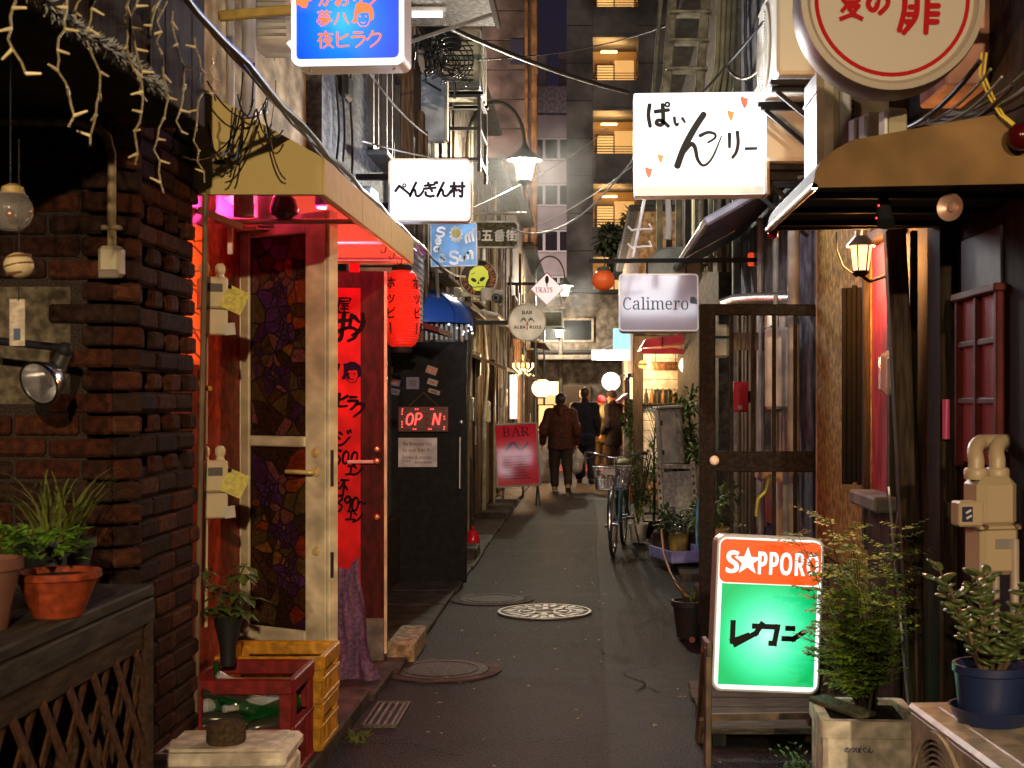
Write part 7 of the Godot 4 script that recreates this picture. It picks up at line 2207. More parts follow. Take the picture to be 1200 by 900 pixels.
func far_left():
	var black := plainm("ink_black", lin(.012, .012, .014), .6)
	var pale := M("pipe_yellow", lin(.32, .31, .2), .5)
	# condenser against the awning's far end
	var o := ac_unit("air_conditioner", "grey condenser unit with a mesh face beside the red lantern", v3(-1.4, ay(385, 9.3), -9.25), 1.1, .62, .36, PI / 2, M("ac_grey", lin(.36, .38, .42), .45, {"t": "cloudy"}))
	var gr := G.new()
	for i in 26:
		gr.box(v3(-.5 + i * .04, .33, .19), v3(.006, .54, .006))
	for i in 13:
		gr.box(v3(0, .08 + i * .042, .194), v3(1.02, .006, .006))
	part(o, "mesh_guard", gr, M("mesh_grey", lin(.3, .31, .34), .4))
	var wb := thing("wall_bracket", "iron bracket under the grey mesh-faced condenser", "bracket", v3(-1.65, ay(385, 9.3), -9.3))
	for s in [-.3, .3]:
		part(wb, "arm", G.new().beam(v3(0, 0, s), v3(.45, 0, s), .04, .03), black)
	var fl := thing("artificial_flower", "purple cloth flower stuck under the white box sign", "flower", at(484, 296, 9.15))
	for k in 7:
		part(fl, "petal", G.new().leaf(Vector3.ZERO, v3(cos(k * .9), .25 * sin(k * 2.0) + .1, .3 * sin(k * .9) + .2), v3(0, .3, 1), .11, .06, .1), M("petal_purple", lin(.4, .14, .4), .6, {"back": lin(.4, .15, .4)}))
	# upper floor clutter of the row
	var bx := thing("wall_cabinet", "tall pale unlit box sign upstairs beyond the grey wall", "cabinet", v3(-1.45, ay(127, 12.2), -12.2))
	part(bx, "case", G.new().box(Vector3.ZERO, v3(.3, .62, .12), .015), M("pale_box", lin(.42, .46, .5), .45))
	part(bx, "side", G.new().box(v3(.155, 0, -.03), v3(.02, .58, .14), .004), M("side_cream", lin(.5, .46, .3), .4))
	ac_unit("air_conditioner", "cream condenser unit with a slotted side, high upstairs on the left", v3(-1.28, ay(120, 13.6), -13.6), .9, .6, .42, PI / 2, M("ac_cream", lin(.5, .47, .34), .45))
	var fr := thing("iron_frame", "dark iron frame holding the cream condenser unit upstairs", "frame", v3(-1.28, ay(120, 13.6) - .75, -13.6))
	for sx in [-.18, .2]:
		for sz in [-.4, .4]:
			part(fr, "upright", G.new().box(v3(sx, .36, sz), v3(.035, .76, .035)), plainm("iron_dark", lin(.03, .03, .03), .5))
	for y in [.1, .4, .72]:
		part(fr, "crosspiece", G.new().box(v3(.01, y, .42), v3(.42, .03, .03)).box(v3(.2, y, 0), v3(.03, .03, .86)), plainm("iron_dark", lin(.03, .03, .03), .5))
	part(fr, "wall_tie", G.new().box(v3(-.2, .72, 0), v3(.2, .04, .04)), plainm("iron_dark", lin(.03, .03, .03), .5))
	var tb := thing("tube_light", "white fluorescent tube under the top left eave", "lamp", at(500, 17, 10.2))
	part(tb, "tube", G.new().rod(v3(-.11, 0, 0), v3(.12, .0, 0), .022), glow("tube_white", v3(1.0, .98, 1.1), 1.6))
	part(tb, "holder", G.new().box(v3(0, .035, 0), v3(.3, .03, .06), .005), M("fin_white", lin(.7, .7, .7), .4))
	area(tb, v3(0, -.026, 0), Vector2(.22, .04), v3(1.0, .98, 1.05), 16.0, .0, PI / 2)
	var ev := thing("upper_eave", "rusty corrugated eave jutting in at the top left", "awning", v3(-1.2, ay(6, 10.3), -10.3))
	part(ev, "sheet", G.new().box(v3(.0, .02, 0), v3(.95, .09, 1.0), .01), M("eave_white", lin(.5, .44, .34), .6, {"t": "blotch", "s": Vector3.ONE * 3}))
	part(ev, "rim", G.new().box(v3(.0, -.035, .5), v3(.97, .03, .04), .006).box(v3(.47, -.02, 0), v3(.04, .05, 1.0), .006), M("rust", lin(.16, .09, .05), .8, {"t": "blotch", "s": Vector3.ONE * 6}))
	single("strut_pipe", G.new().beam(at(478, 50, 10.0), at(576, 17, 9.6), .022, .022), M("strut_grey", lin(.4, .4, .38), .4, {"m": .4}), "slanting grey metal strut under the top left eave", "strut")
	var tg := G.new()   # tangle of wires
	for i in 22:
		var p := PackedVector3Array()
		var a := at(rng.randf_range(482, 520), rng.randf_range(30, 60), 11.0)
		var b := at(rng.randf_range(500, 545), rng.randf_range(60, 110), 11.4)
		for k in 8:
			p.append(a.lerp(b, k / 7.0) + v3(rng.randf_range(-.05, .05), rng.randf_range(-.06, .06), rng.randf_range(-.05, .05)) + v3(.05 * sin(k * .9 + i), 0, 0))
		tg.tube(p, .006 if i % 4 else .011, 5)
	for i in 4:
		var p := PackedVector3Array()
		for k in 17:
			p.append(at(527 + i, 76 - i * 2, 11.2) + v3(cos(k * TAU / 16) * (.09 + i * .03), sin(k * TAU / 16) * (.1 + i * .03), .01 * i))
		tg.tube(p, .006, 5)
	single("wire_tangle", tg, plainm("wire_black", lin(.02, .02, .02), .3), "tangle of black wires looped under the top left eave", "wires")
	# security camera on a white arm
	var sc := thing("security_camera", "small black camera on a white arm with a white box", "camera", at(572, 346, 14.0))
	var px := 14.0 / F
	part(sc, "arm", G.new().beam(v3(-36 * px, 1 * px, 0), v3(18 * px, 3 * px, 0), .04, .05, .006), M("fin_white", lin(.7, .7, .7), .4))
	part(sc, "wall_box", G.new().box(v3(-40 * px, 1 * px, 0), v3(.12, .13, .1), .01), M("fin_white", lin(.7, .7, .7), .4))
	part(sc, "junction", G.new().box(v3(-1 * px, 1 * px, .03), v3(14 * px, 15 * px, .06), .01), M("fin_white", lin(.7, .7, .7), .4))
	part(sc, "housing", G.new().rod(v3(12 * px, -4 * px, -.05), v3(10 * px, -4 * px, .12), .05, .045, 14), black)
	part(sc, "lens_ring", G.new().ring(disc(.036, 16), disc(.02, 16), .12, .126, Transform3D(Basis(), v3(10 * px, -4 * px, 0))), plainm("lens_grey", lin(.1, .1, .1), .2))
	# blue domed awning with small lights under it
	var bd := thing("dome_awning", "small shiny blue domed awning beyond the red lantern", "awning", at(523, 380, 12.4))
	px = 12.4 / F
	var dome := G.new()
	dome.lathe(pts("0.42,0.0 0.4,0.1 0.33,0.2 0.2,0.28 0,0.31"), v3(-.2, 0, 0), 24, Basis.from_scale(v3(1.05, 1, 1)), -PI * .5, PI * .5)
	part(bd, "dome", dome, M("dome_blue", lin(.02, .08, .42), .25, {"t": ""}))
	for k in 5:
		var a := -PI * .5 + PI * k / 4.0
		var p := PackedVector3Array()
		for q in pts("0.42,0.0 0.4,0.1 0.33,0.2 0.2,0.28 0.01,0.31"):
			p.append(v3(-.2 + cos(a) * q.x * 1.06, q.y + .004, -sin(a) * q.x))
		part(bd, "rib", G.new().tube(p, .008, 5), plainm("rib_navy", lin(.01, .03, .2), .3))
	var fl2 := G.new()
	for k in 16:
		var a := -PI * .5 + PI * k / 15.0
		part(bd, "led_bulb", G.new().ball(v3(-.2 + cos(a) * .44, -.02 - .03 * (k % 3), -sin(a) * .42), .011, 6), glow("led_white", v3(.85, .9, 1.0), 1.4))
	for k in 9:
		part(bd, "glass_drop", G.new().rod(v3(-.14 + k * .045, -.02, .36), v3(-.14 + k * .045, -.16, .36), .012), glass("drop_glass", Color(.8, .85, .9, .3)))
	# chandelier
	var ch := thing("chandelier", "glass chandelier hanging outside a bar above the red board", "chandelier", at(613, 428, 17.5))
	part(ch, "stem", G.new().lathe(pts("0,0.15 0.02,0.14 0.012,0.06 0.03,0.02 0.014,-0.04 0.03,-0.08 0,-0.11"), Vector3.ZERO, 12), plainm("brass_pale", lin(.6, .5, .3), .25, .8))
	part(ch, "chain", G.new().rod(v3(0, .15, 0), v3(0, .5, 0), .006), black)
	for k in 6:
		var u := v3(cos(TAU * k / 6), 0, sin(TAU * k / 6))
		part(ch, "arm", G.new().tube(pv([v3(0, -.04, 0), u * .07 + v3(0, -.09, 0), u * .13 + v3(0, -.03, 0)]), .008, 6), plainm("brass_pale", lin(.6, .5, .3), .25, .8))
		part(ch, "candle", G.new().rod(u * .13 + v3(0, -.03, 0), u * .13 + v3(0, .03, 0), .013), glow("candle_warm", v3(1.0, .75, .4), .9))
		for q in 3:
			part(ch, "crystal", G.new().ball(u * (.05 + q * .045) + v3(0, -.11 - .015 * q, 0), .014, 6), M("crystal", lin(.7, .65, .55), .08, {"t": "", "m": .3}))
	omni(ch, v3(0, .05, 0), v3(1.0, .7, .35), 3.0, .1)
	single("chandelier_pole", G.new().rod(v3(ax(613, 21.5), 0, -21.5), v3(ax(613, 21.5), 2.4, -21.5), .022), M("pole_steel", lin(.3, .28, .26), .35, {"m": .7}), "steel pole standing behind the red bar board", "pole")
	# round glowing lantern
	var rl := thing("paper_lantern", "round glowing orange-white lantern at the left eave, far along", "lantern", at(635, 455, 26.0))
	part(rl, "paper_body", G.new().ball(Vector3.ZERO, .2, 20, v3(1, .92, 1)), glow("lantern_bright", v3(1.0, .72, .42), 1.7))
	part(rl, "end_ring", G.new().lathe(pts("0.08,0.17 0.08,0.2 0,0.2"), Vector3.ZERO, 14).lathe(pts("0.08,-0.17 0.08,-0.2 0,-0.2"), Vector3.ZERO, 14), black)
	part(rl, "hanger", G.new().rod(v3(0, .2, 0), v3(-.1, .4, 0), .01), black)
	omni(rl, v3(0, 0, 0), v3(1.0, .5, .2), 26.0, .15)
	# red standing board with curly frame
	var sb := thing("bar_board", "red standing board reading BAR, leaning back on thin legs", "sign", at(606, 583, 19.6), .107)
	px = 19.6 / F
	var bw := 49 * px
	var bh := 72 * px
	var t := Node3D.new()
	t.name = "board"
	sb.add_child(t)
	t.position = v3(0, 50 * px, 0)
	t.rotation = v3(-.135, 0, .05)
	part(t, "panel", G.new().box(Vector3.ZERO, v3(bw, bh, .03), .004), M("board_red", lin(.3, .006, .018), .07, {"t": ""}))
	part(t, "frame", G.new().ring(rr(bw + .04, bh + .04, .01), rr(bw - .01, bh - .01, .006), -.02, .025), plainm("frame_black", lin(.02, .02, .02), .35))
	letters(t, "lettering", "BAR", plainm("ink_dark_red", lin(.04, .001, .003), .07), v3(0, 27 * px, .0165), 32 * px, 11 * px, true, false)
	var g := G.new()
	for i in 9:
		g.stroke(pw([Vector2(-18, -2 - i * 3.2) * px, Vector2(16 - (i * 7) % 9, -2 - i * 3.2) * px]), 1.0 * px, .0165, false)
	g.stroke(pw([Vector2(-12, 6) * px, Vector2(-4, 14) * px, Vector2(4, 6) * px, Vector2(13, 13) * px]), 4 * px, .017, true, .3)
	part(t, "small_print", g, plainm("ink_dark_red", lin(.04, .001, .003), .07))
	for sx in [-1, 1]:
		part(sb, "leg", G.new().rod(v3(sx * 20 * px + .05, 16 * px, .03), v3(sx * 22 * px + .06, -10 * px, .06), .014), plainm("frame_black", lin(.02, .02, .02), .35))
		part(sb, "leg", G.new().rod(v3(sx * 20 * px + .05, 16 * px, -.03), v3(sx * 20 * px + .05, -10 * px, -.3), .014), plainm("frame_black", lin(.02, .02, .02), .35))
	# meters, pipes, boxes on the row
	for k in 6:
		var d: float = [13.2, 14.2, 15.6, 16.6, 18.2, 22.0][k]
		var m := thing("wall_meter", ["pale meter box on the plank wall right after the black door", "second pale meter box, near the white camera arm's wall", "small pale meter with two pipes left of the red bar board", "square tan meter box under the round bar sign", "pale meter behind the red bar board's top edge", "farthest pale meter on the left row"][k], "meter", v3(-1.4, [1.5, 2.6, 1.45, 2.0, 1.4, 1.6][k], -d), PI / 2, "meters on the left row")
		part(m, "case", G.new().box(Vector3.ZERO, v3(.2, .3, .12), .02), [pale, M("meter_pale", lin(.5, .42, .28), .5)][k % 2])
		part(m, "window", G.new().box(v3(0, .05, .061), v3(.1, .06, .005), .001), black)
		part(m, "pipe", G.new().rod(v3(-.04, -.15, 0), v3(-.04, -1.1, -.01), .014), pale)
		part(m, "pipe", G.new().rod(v3(.05, .15, 0), v3(.05, .7, -.01), .012), pale)
	for k in 9:
		var d: float = 12.2 + k * 1.35
		var p := PackedVector3Array()
		var x := -1.42 + .04 * (k % 3)
		for i in 7:
			p.append(v3(x + (.05 if i == 3 else .0), .1 + i * [.8, .62, .74][k % 3], -d - .04 * sin(i * 1.3)))
		single("riser_pipe", G.new().tube(p, [.018, .026, .013][k % 3], 8), [pale, M("grey_pipe", lin(.36, .34, .3), .5), M("pipe_brown", lin(.22, .15, .08), .5)][k % 3], ["yellowish riser pipe nearest beyond the black door", "grey riser pipe just past the nearest pale meter box", "thin brown riser pipe before the red ornament", "yellowish riser pipe above the flat concrete step", "thick grey riser pipe under the white camera arm", "thin brown riser pipe left of the chandelier", "yellowish riser pipe behind the red bar board", "grey riser pipe between the board and the strip sign", "thin brown riser pipe farthest along, by the strip sign"][k], "pipe", Vector3.ZERO, .0, "pipes along the left row")
	single("wall_board", G.new().box(v3(-1.36, 1.98, -12.3), v3(.3, .62, .04), .01), plainm("board_grey", lin(.05, .05, .055), .4), "dark grey board hung behind the black door's right edge", "board")
	for k in 2:
		var d: float = [15.9, 25.0][k]
		single("side_awning", G.new().prism(pts("0,0 0.55,-0.22 0.55,-0.26 0,-0.04"), -.9, .9), M("awning_tan", lin(.36, .24, .14), .6), ["small tan awning left of the chandelier", "small tan awning by the round glowing lantern"][k], "awning", v3(-1.47, 2.15, -d))
	single("dark_awning", G.new().prism(pts("0,0 0.5,-0.14 0.5,-0.18 0,-0.04"), -.5, .5), M("awning_maroon", lin(.12, .015, .015), .6), "small maroon awning above the black door's top", "awning", v3(-1.62, ay(370, 10.9), -10.5))
	# red can or ornament by the door foot
	var oc := thing("red_ornament", "glossy red ornament on the ground beyond the black door", "ornament", v3(-1.16, .06, -13.4))
	part(oc, "body", G.new().lathe(pts("0,0 0.05,0.01 0.075,0.08 0.06,0.16 0.03,0.2 0,0.2"), Vector3.ZERO, 14), plainm("ornament_red", lin(.5, .01, .02), .15))
	part(oc, "base", G.new().lathe(pts("0,-0.06 0.07,-0.06 0.07,-0.02 0.04,0 0,0"), Vector3.ZERO, 14), black)
	part(oc, "knob", G.new().ball(v3(0, .22, 0), .022, 10), plainm("ornament_red", lin(.5, .01, .02), .15))

func far_right():
	var black := plainm("ink_black", lin(.012, .012, .014), .6)
	var soil := M("soil", lin(.03, .022, .015), .95)
	var green := M("leaf_mid", lin(.1, .16, .025), .5, {"back": lin(.07, .12, .01), "s": Vector3.ONE * 5})
	var shiny := M("leaf_shiny", lin(.04, .07, .025), .18, {"s": Vector3.ONE * 5, "coat": .5})
	# ---- bicycle, coming towards the viewer
	bicycle()
	# ---- pots and plants
	var o := thing("potted_plant", "black pot with dry stems at the foot of the gate", "potted plant", v3(.665, .02, -8.75))
	pot(o, .09, .12, .24, plainm("pot_black", lin(.02, .02, .02), .5), soil)
	part(o, "tag", G.new().prism(disc(.02, 12), .118, .122), M("tag_pink", lin(.5, .2, .15), .5))
	var g := G.new()
	for i in 14:
		var a := rng.randf() * TAU
		g.tube(pv([v3(cos(a) * .04, .2, sin(a) * .04), v3(cos(a) * .06, .3, sin(a) * .06), v3(cos(a) * .13, .36, sin(a) * .13)]), .003, 4)
	part(o, "dry_stem", g, M("dry_stem", lin(.14, .09, .04), .8))
	shrubby(o, v3(0, .26, 0), v3(.09, .05, .09), 90, .035, green)
	single("hose", G.new().tube(pv([at(775, 620, 11.2), at(778, 650, 10.9), at(786, 672, 10.6), at(796, 690, 10.3), at(806, 700, 10.1)]), .011, 8), M("hose_orange", lin(.36, .16, .06), .5), "thin orange hose trailing down beside the leaning crate frame", "hose")
	single("blue_hose", G.new().tube(pv([at(818, 585, 10.0), at(816, 620, 10.0), at(817, 640, 10.0), at(822, 646, 9.9)]), .011, 8), M("hose_blue", lin(.05, .22, .4), .4), "short blue hose hanging beside the gate post", "hose")
	var tr := thing("plastic_tray", "lilac plastic tray tipped on the ground behind the gate post", "tray", v3(.86, .1, -12.4), .3)
	part(tr, "base", G.new().box(v3(0, 0, 0), v3(.42, .02, .6), .006), M("tray_lilac", lin(.26, .26, .6), .4))
	for s in [-1, 1]:
		part(tr, "lip", G.new().box(v3(s * .21, .05, 0), v3(.015, .1, .6), .004), M("tray_lilac", lin(.26, .26, .6), .4))
	part(tr, "lip", G.new().box(v3(0, .05, .3), v3(.42, .1, .015), .004), M("tray_lilac", lin(.26, .26, .6), .4))
	var p1 := thing("potted_plant", "white pot with a tall thin-leaved bush beside the bicycle", "potted plant", v3(ax(748, 14.6), .02, -14.6))
	pot(p1, .075, .105, .2, M("pot_white", lin(.5, .46, .42), .4), soil)
	shrubby(p1, v3(.02, .62, 0), v3(.2, .42, .2), 520, .06, green)
	var tw := G.new()
	for i in 9:
		var a := i * 2.4
		tw.tube(pv([v3(0, .18, 0), v3(cos(a) * .06, .5, sin(a) * .06), v3(cos(a) * .14, .95, sin(a) * .12)]), .006, 5)
	part(p1, "stem", tw, M("stem_brown", lin(.08, .06, .03), .7))
	var bt := thing("bare_sapling", "bare forked sapling in front of the white boarded front", "tree", v3(ax(766, 15.2), 0, -15.2))
	var bg := G.new()
	bg.tube(pv([v3(0, 0, 0), v3(.01, .6, 0), v3(.0, 1.0, .02), v3(.03, 1.4, 0)]), [.02, .017, .012, .006], 6)
	for i in 18:
		var y := .45 + i * .055
		var a := i * 2.1
		var e := v3(cos(a) * rng.randf_range(.12, .32), rng.randf_range(.12, .4), sin(a) * .2)
		bg.tube(pv([v3(.01, y, 0), v3(.01, y, 0) + e * .5 + v3(0, .03, 0), v3(.01, y, 0) + e]), [.006, .004, .002], 4)
	part(bt, "trunk", bg, M("bark_dark", lin(.04, .03, .02), .8))
	part(bt, "pot", G.new().lathe(pts("0,0 0.09,0 0.12,0.2 0.1,0.2 0,0.18"), Vector3.ZERO, 16), black)
	# leaning crate frame and broken grey cabinet on it
	var lc := thing("crate_frame", "leaning off-white slotted frame with a grey door, behind the bicycle", "shelf", v3(ax(795, 13.4), 0, -13.4), -.1)
	var px := 13.4 / F
	var white := M("frame_offwhite", lin(.42, .4, .33), .55, {"t": "blotch", "s": Vector3.ONE * 3})
	var yb := ay(622, 13.4)
	for s in [-1, 1]:
		part(lc, "upright", G.new().beam(v3(s * 20 * px + .02, yb, .12), v3(s * 20 * px - .03, ay(541, 13.4), -.05), .05, .04, .004, Vector3.BACK), white)
		for k in 9:
			part(lc, "slot", G.new().box(v3(s * 20 * px + .02 - .05 * (k + .5) / 9, yb + .04 + k * .072, .145 - .17 * (k + .5) / 9), v3(.016, .034, .012)), black)
	for y in [.02, .64]:
		part(lc, "crosspiece", G.new().box(v3(0, yb + y, .11 - y * .25), v3(40 * px, .045, .04), .004), white)
	part(lc, "grey_door", G.new().box(v3(.0, yb + .34, .02), v3(35 * px, .52, .03), .006, Basis(Vector3.RIGHT, -.24) * Basis(Vector3.BACK, .05)), M("door_grey", lin(.25, .25, .21), .5, {"t": "blotch", "s": Vector3.ONE * 3}))
	part(lc, "support_block", G.new().box(v3(0, yb / 2, .0), v3(.5, yb, .35), .01), M("block_dark", lin(.06, .045, .035), .8))
	var gc := thing("old_cabinet", "battered grey cabinet leaning on top of the slotted frame", "cabinet", v3(ax(786, 13.9), ay(545, 13.9), -13.75), .1)
	gc.rotation.z = .07
	part(gc, "body", G.new().box(v3(0, .3, 0), v3(.24, .58, .3), .02), M("cab_grey", lin(.3, .29, .25), .5, {"t": "blotch", "s": Vector3.ONE * 3}))
	part(gc, "door", G.new().box(v3(-.03, .3, .155), v3(.16, .52, .014), .004), M("cab_pale", lin(.38, .37, .32), .5))
	part(gc, "top_lid", G.new().box(v3(0, .605, .01), v3(.27, .025, .33), .006), M("cab_pale", lin(.38, .37, .32), .5))
	part(gc, "hinge", G.new().box(v3(-.1, .45, .165), v3(.02, .05, .01)).box(v3(-.1, .15, .165), v3(.02, .05, .01)), black)
	var lp := thing("glossy_plant", "glossy dark leaved plant in front of the leaning frame", "plant", v3(ax(795, 12.9), .1, -12.9))
	shrubby(lp, v3(0, .34, 0), v3(.2, .13, .16), 260, .075, shiny)
	part(lp, "pot", G.new().lathe(pts("0,-0.1 0.08,-0.1 0.1,0.18 0,0.17"), Vector3.ZERO, 16), M("pot_yellow", lin(.3, .22, .06), .6))
	var cp := thing("climbing_plant", "dense leafy climber hanging left of the gate post", "plant", v3(ax(807, 15.5), ay(500, 15.5), -15.5))
	shrubby(cp, v3(0, .1, 0), v3(.24, .36, .25), 640, .085, M("leaf_climber", lin(.1, .15, .025), .45, {"back": lin(.09, .1, .01), "s": Vector3.ONE * 5}))
	part(cp, "stem", G.new().tube(pv([v3(.1, -1.2, 0), v3(.06, -.5, .03), v3(.0, .2, 0), v3(.05, .5, 0)]), .015, 6), M("stem_brown", lin(.08, .06, .03), .7))
	part(cp, "hanging_pot", G.new().lathe(pts("0,-0.42 0.08,-0.42 0.11,-0.24 0,-0.24"), v3(.08, 0, .05), 16), M("terracotta", lin(.42, .1, .035), .7))
	var fp := thing("feathery_plant", "feathery fern-like plant below the climber", "plant", v3(ax(797, 14.6), ay(540, 14.6), -14.6))
	shrubby(fp, v3(0, .04, .1), v3(.24, .13, .2), 300, .09, green)
	part(fp, "pot", G.new().lathe(pts("0,-0.18 0.07,-0.18 0.09,-0.02 0,-0.02"), v3(0, 0, 0), 16), black)
	part(fp, "stand", G.new().rod(v3(0, -.18, 0), v3(0, -.95, 0), .03), black)
	for k in 2:
		var q := thing("potted_plant", ["leafy potted plant seen through the lower gate bars, left", "leafy potted plant seen through the lower gate bars, by the red door"][k], "potted plant", v3([1.05, 1.2][k], 0, [-11.2, -10.2][k]))
		pot(q, .1, .13, .5 if k == 0 else .3, M("pot_tan", lin(.3, .2, .08), .6), soil)
		shrubby(q, v3(0, .66 if k == 0 else .45, 0), v3(.24, .16, .24), 260, .08, green)
	var bb := thing("climbing_plant", "bright bushy plant beside the lantern box, far along", "plant", v3(.69, 0, -21.0))
	shrubby(bb, v3(0, 1.05, 0), v3(.14, .5, .2), 420, .1, M("leaf_lit", lin(.1, .15, .025), .5, {"back": lin(.12, .16, .01)}))
	part(bb, "pot", G.new().lathe(pts("0,0 0.12,0 0.16,0.35 0,0.33"), Vector3.ZERO, 16), M("terracotta", lin(.42, .1, .035), .7))
	part(bb, "stem", G.new().rod(v3(0, .3, 0), v3(0, .9, 0), .02), M("stem_brown", lin(.08, .06, .03), .7))
	var tp := thing("balcony_tree", "dark bushy tree standing in front of the lowest lit balcony", "tree", v3(ax(728, 46), 4.2, -46))
	shrubby(tp, v3(0, 2.9, 0), v3(.85, .95, .7), 700, .32, M("leaf_night", lin(.03, .04, .015), .7))
	part(tp, "trunk", G.new().rod(v3(0, .6, 0), v3(0, 2.8, 0), .09, .05), M("bark_dark", lin(.04, .03, .02), .8))
	part(tp, "planter_box", G.new().box(v3(0, .55, 0), v3(1.0, .5, .6), .03), M("block_dark", lin(.06, .045, .035), .8))
	part(tp, "stand", G.new().box(v3(0, .0, 0), v3(.7, .62, .4)), M("block_dark", lin(.06, .045, .035), .8))
	# ---- red scalloped awning and fittings on the boarded front
	var ra := thing("awning", "red gabled awning above the frosted globe", "awning", v3(1.12, ay(407, 18.9), -18.9))
	ra.scale = v3(1.15, 1.25, 1.0)
	var ry := .0
	part(ra, "cover", G.new().prism(pts("-0.36,-0.03 0.42,0.06 0.5,0.12 0.42,0.16 -0.3,0.07"), -.55, .55), M("awning_red", lin(.5, .012, .025), .4, {"t": "cloudy", "back": lin(.3, .01, .01)}))
	part(ra, "valance", G.new().box(v3(.05, -.06, .55), v3(.8, .06, .012), .003), M("awning_red", lin(.5, .012, .025), .4))
	for x in [-.1, .2]:
		part(ra, "seam", G.new().box(v3(x, .04, .556), v3(.012, .12, .01)), plainm("seam_dark", lin(.08, .003, .005)))
	part(ra, "wall_arm", G.new().beam(v3(.2, .05, -.5), v3(.3, .05, -1.3), .03, .03), black)
	var nb := thing("wooden_sign", "small carved wooden name board over the boarded front", "sign", at(780, 429, 19.7))
	part(nb, "board", G.new().box(Vector3.ZERO, v3(.42, .13, .03), .008), M("carved_wood", lin(.22, .11, .06), .6, {"t": "blotch", "s": v3(2, 8, 8)}))
	var lg := G.new()
	for k in 4:
		write(lg, ["ん", "の", "り", "い"][k], -.13 + k * .085, 0, .06, .07, .008, .0158)
	part(nb, "carving", lg, M("carved_pale", lin(.4, .25, .16), .6))
	part(nb, "hanger", G.new().rod(v3(-.15, .06, 0), v3(-.15, .2, 0), .005).rod(v3(.15, .06, 0), v3(.15, .2, 0), .005), black)
	single("side_awning", G.new().prism(pts("-0.42,0 0,0.34 0.05,0.34 0.05,0.28 -0.38,-0.04"), -1.0, 1.0), M("awning_mauve", lin(.25, .08, .14), .6), "mauve awning beside the big white glowing disc lamp", "awning", v3(.95, ay(470, 25.5), -26.0))
	var st := thing("counter_stand", "pale counter stand with a pink lit card beside the people", "counter", v3(.82, 0, -25.0))
	part(st, "cabinet", G.new().box(v3(0, .5, 0), v3(.34, 1.0, .5), .015), M("counter_pale", lin(.4, .36, .3), .6))
	part(st, "top", G.new().box(v3(0, 1.02, 0), v3(.4, .04, .56), .01), M("counter_pale", lin(.4, .36, .3), .6))
	part(st, "lit_card", G.new().box(v3(-.02, 1.13, .1), v3(.2, .16, .03), .005), glow("card_pink", v3(1.0, .25, .6), .9))
	var pl := thing("paper_lantern", "small red round lantern on the right, just past the counter stand", "lantern", at(737, 478, 29.0))
	part(pl, "paper_body", G.new().ball(Vector3.ZERO, .16, 18, v3(1, 1.15, 1)), glow("lantern_red_far", v3(1.0, .1, .03), 1.2))
	part(pl, "end_ring", G.new().lathe(pts("0.06,0.17 0.06,0.2 0,0.2"), Vector3.ZERO, 12), black)
	part(pl, "hanger", G.new().rod(v3(0, .2, 0), v3(.1, .34, 0), .01), black)
	omni(pl, Vector3.ZERO, v3(1.0, .25, .1), 7.0, .1)
	var fs := thing("small_sign", "small warm lit sign board at the lane's far left end", "sign", at(640, 488, 33.0))
	part(fs, "case", G.new().box(Vector3.ZERO, v3(.42, .6, .1), .02), black)
	part(fs, "lit_face", G.new().box(v3(0, 0, .05), v3(.36, .54, .02), .005), glow("far_face", v3(1.0, .55, .2), 1.1))
	area(fs, v3(0, 0, .07), Vector2(.36, .54), v3(1.0, .5, .2), 8.0)
	single("red_mat", G.new().box(v3(0, .012, 0), v3(1.3, .024, 3.2), .004), M("mat_red", lin(.4, .03, .02), .7), "red mat on the ground beyond the walking people", "mat", v3(-.2, 0, -30.5))
	single("standee", G.new().box(v3(0, .45, 0), v3(.28, .9, .05), .01), M("fin_white", lin(.7, .7, .7), .4), "small white panel standing left of the man in the brown jacket", "panel", v3(-.86, 0, -25.5))

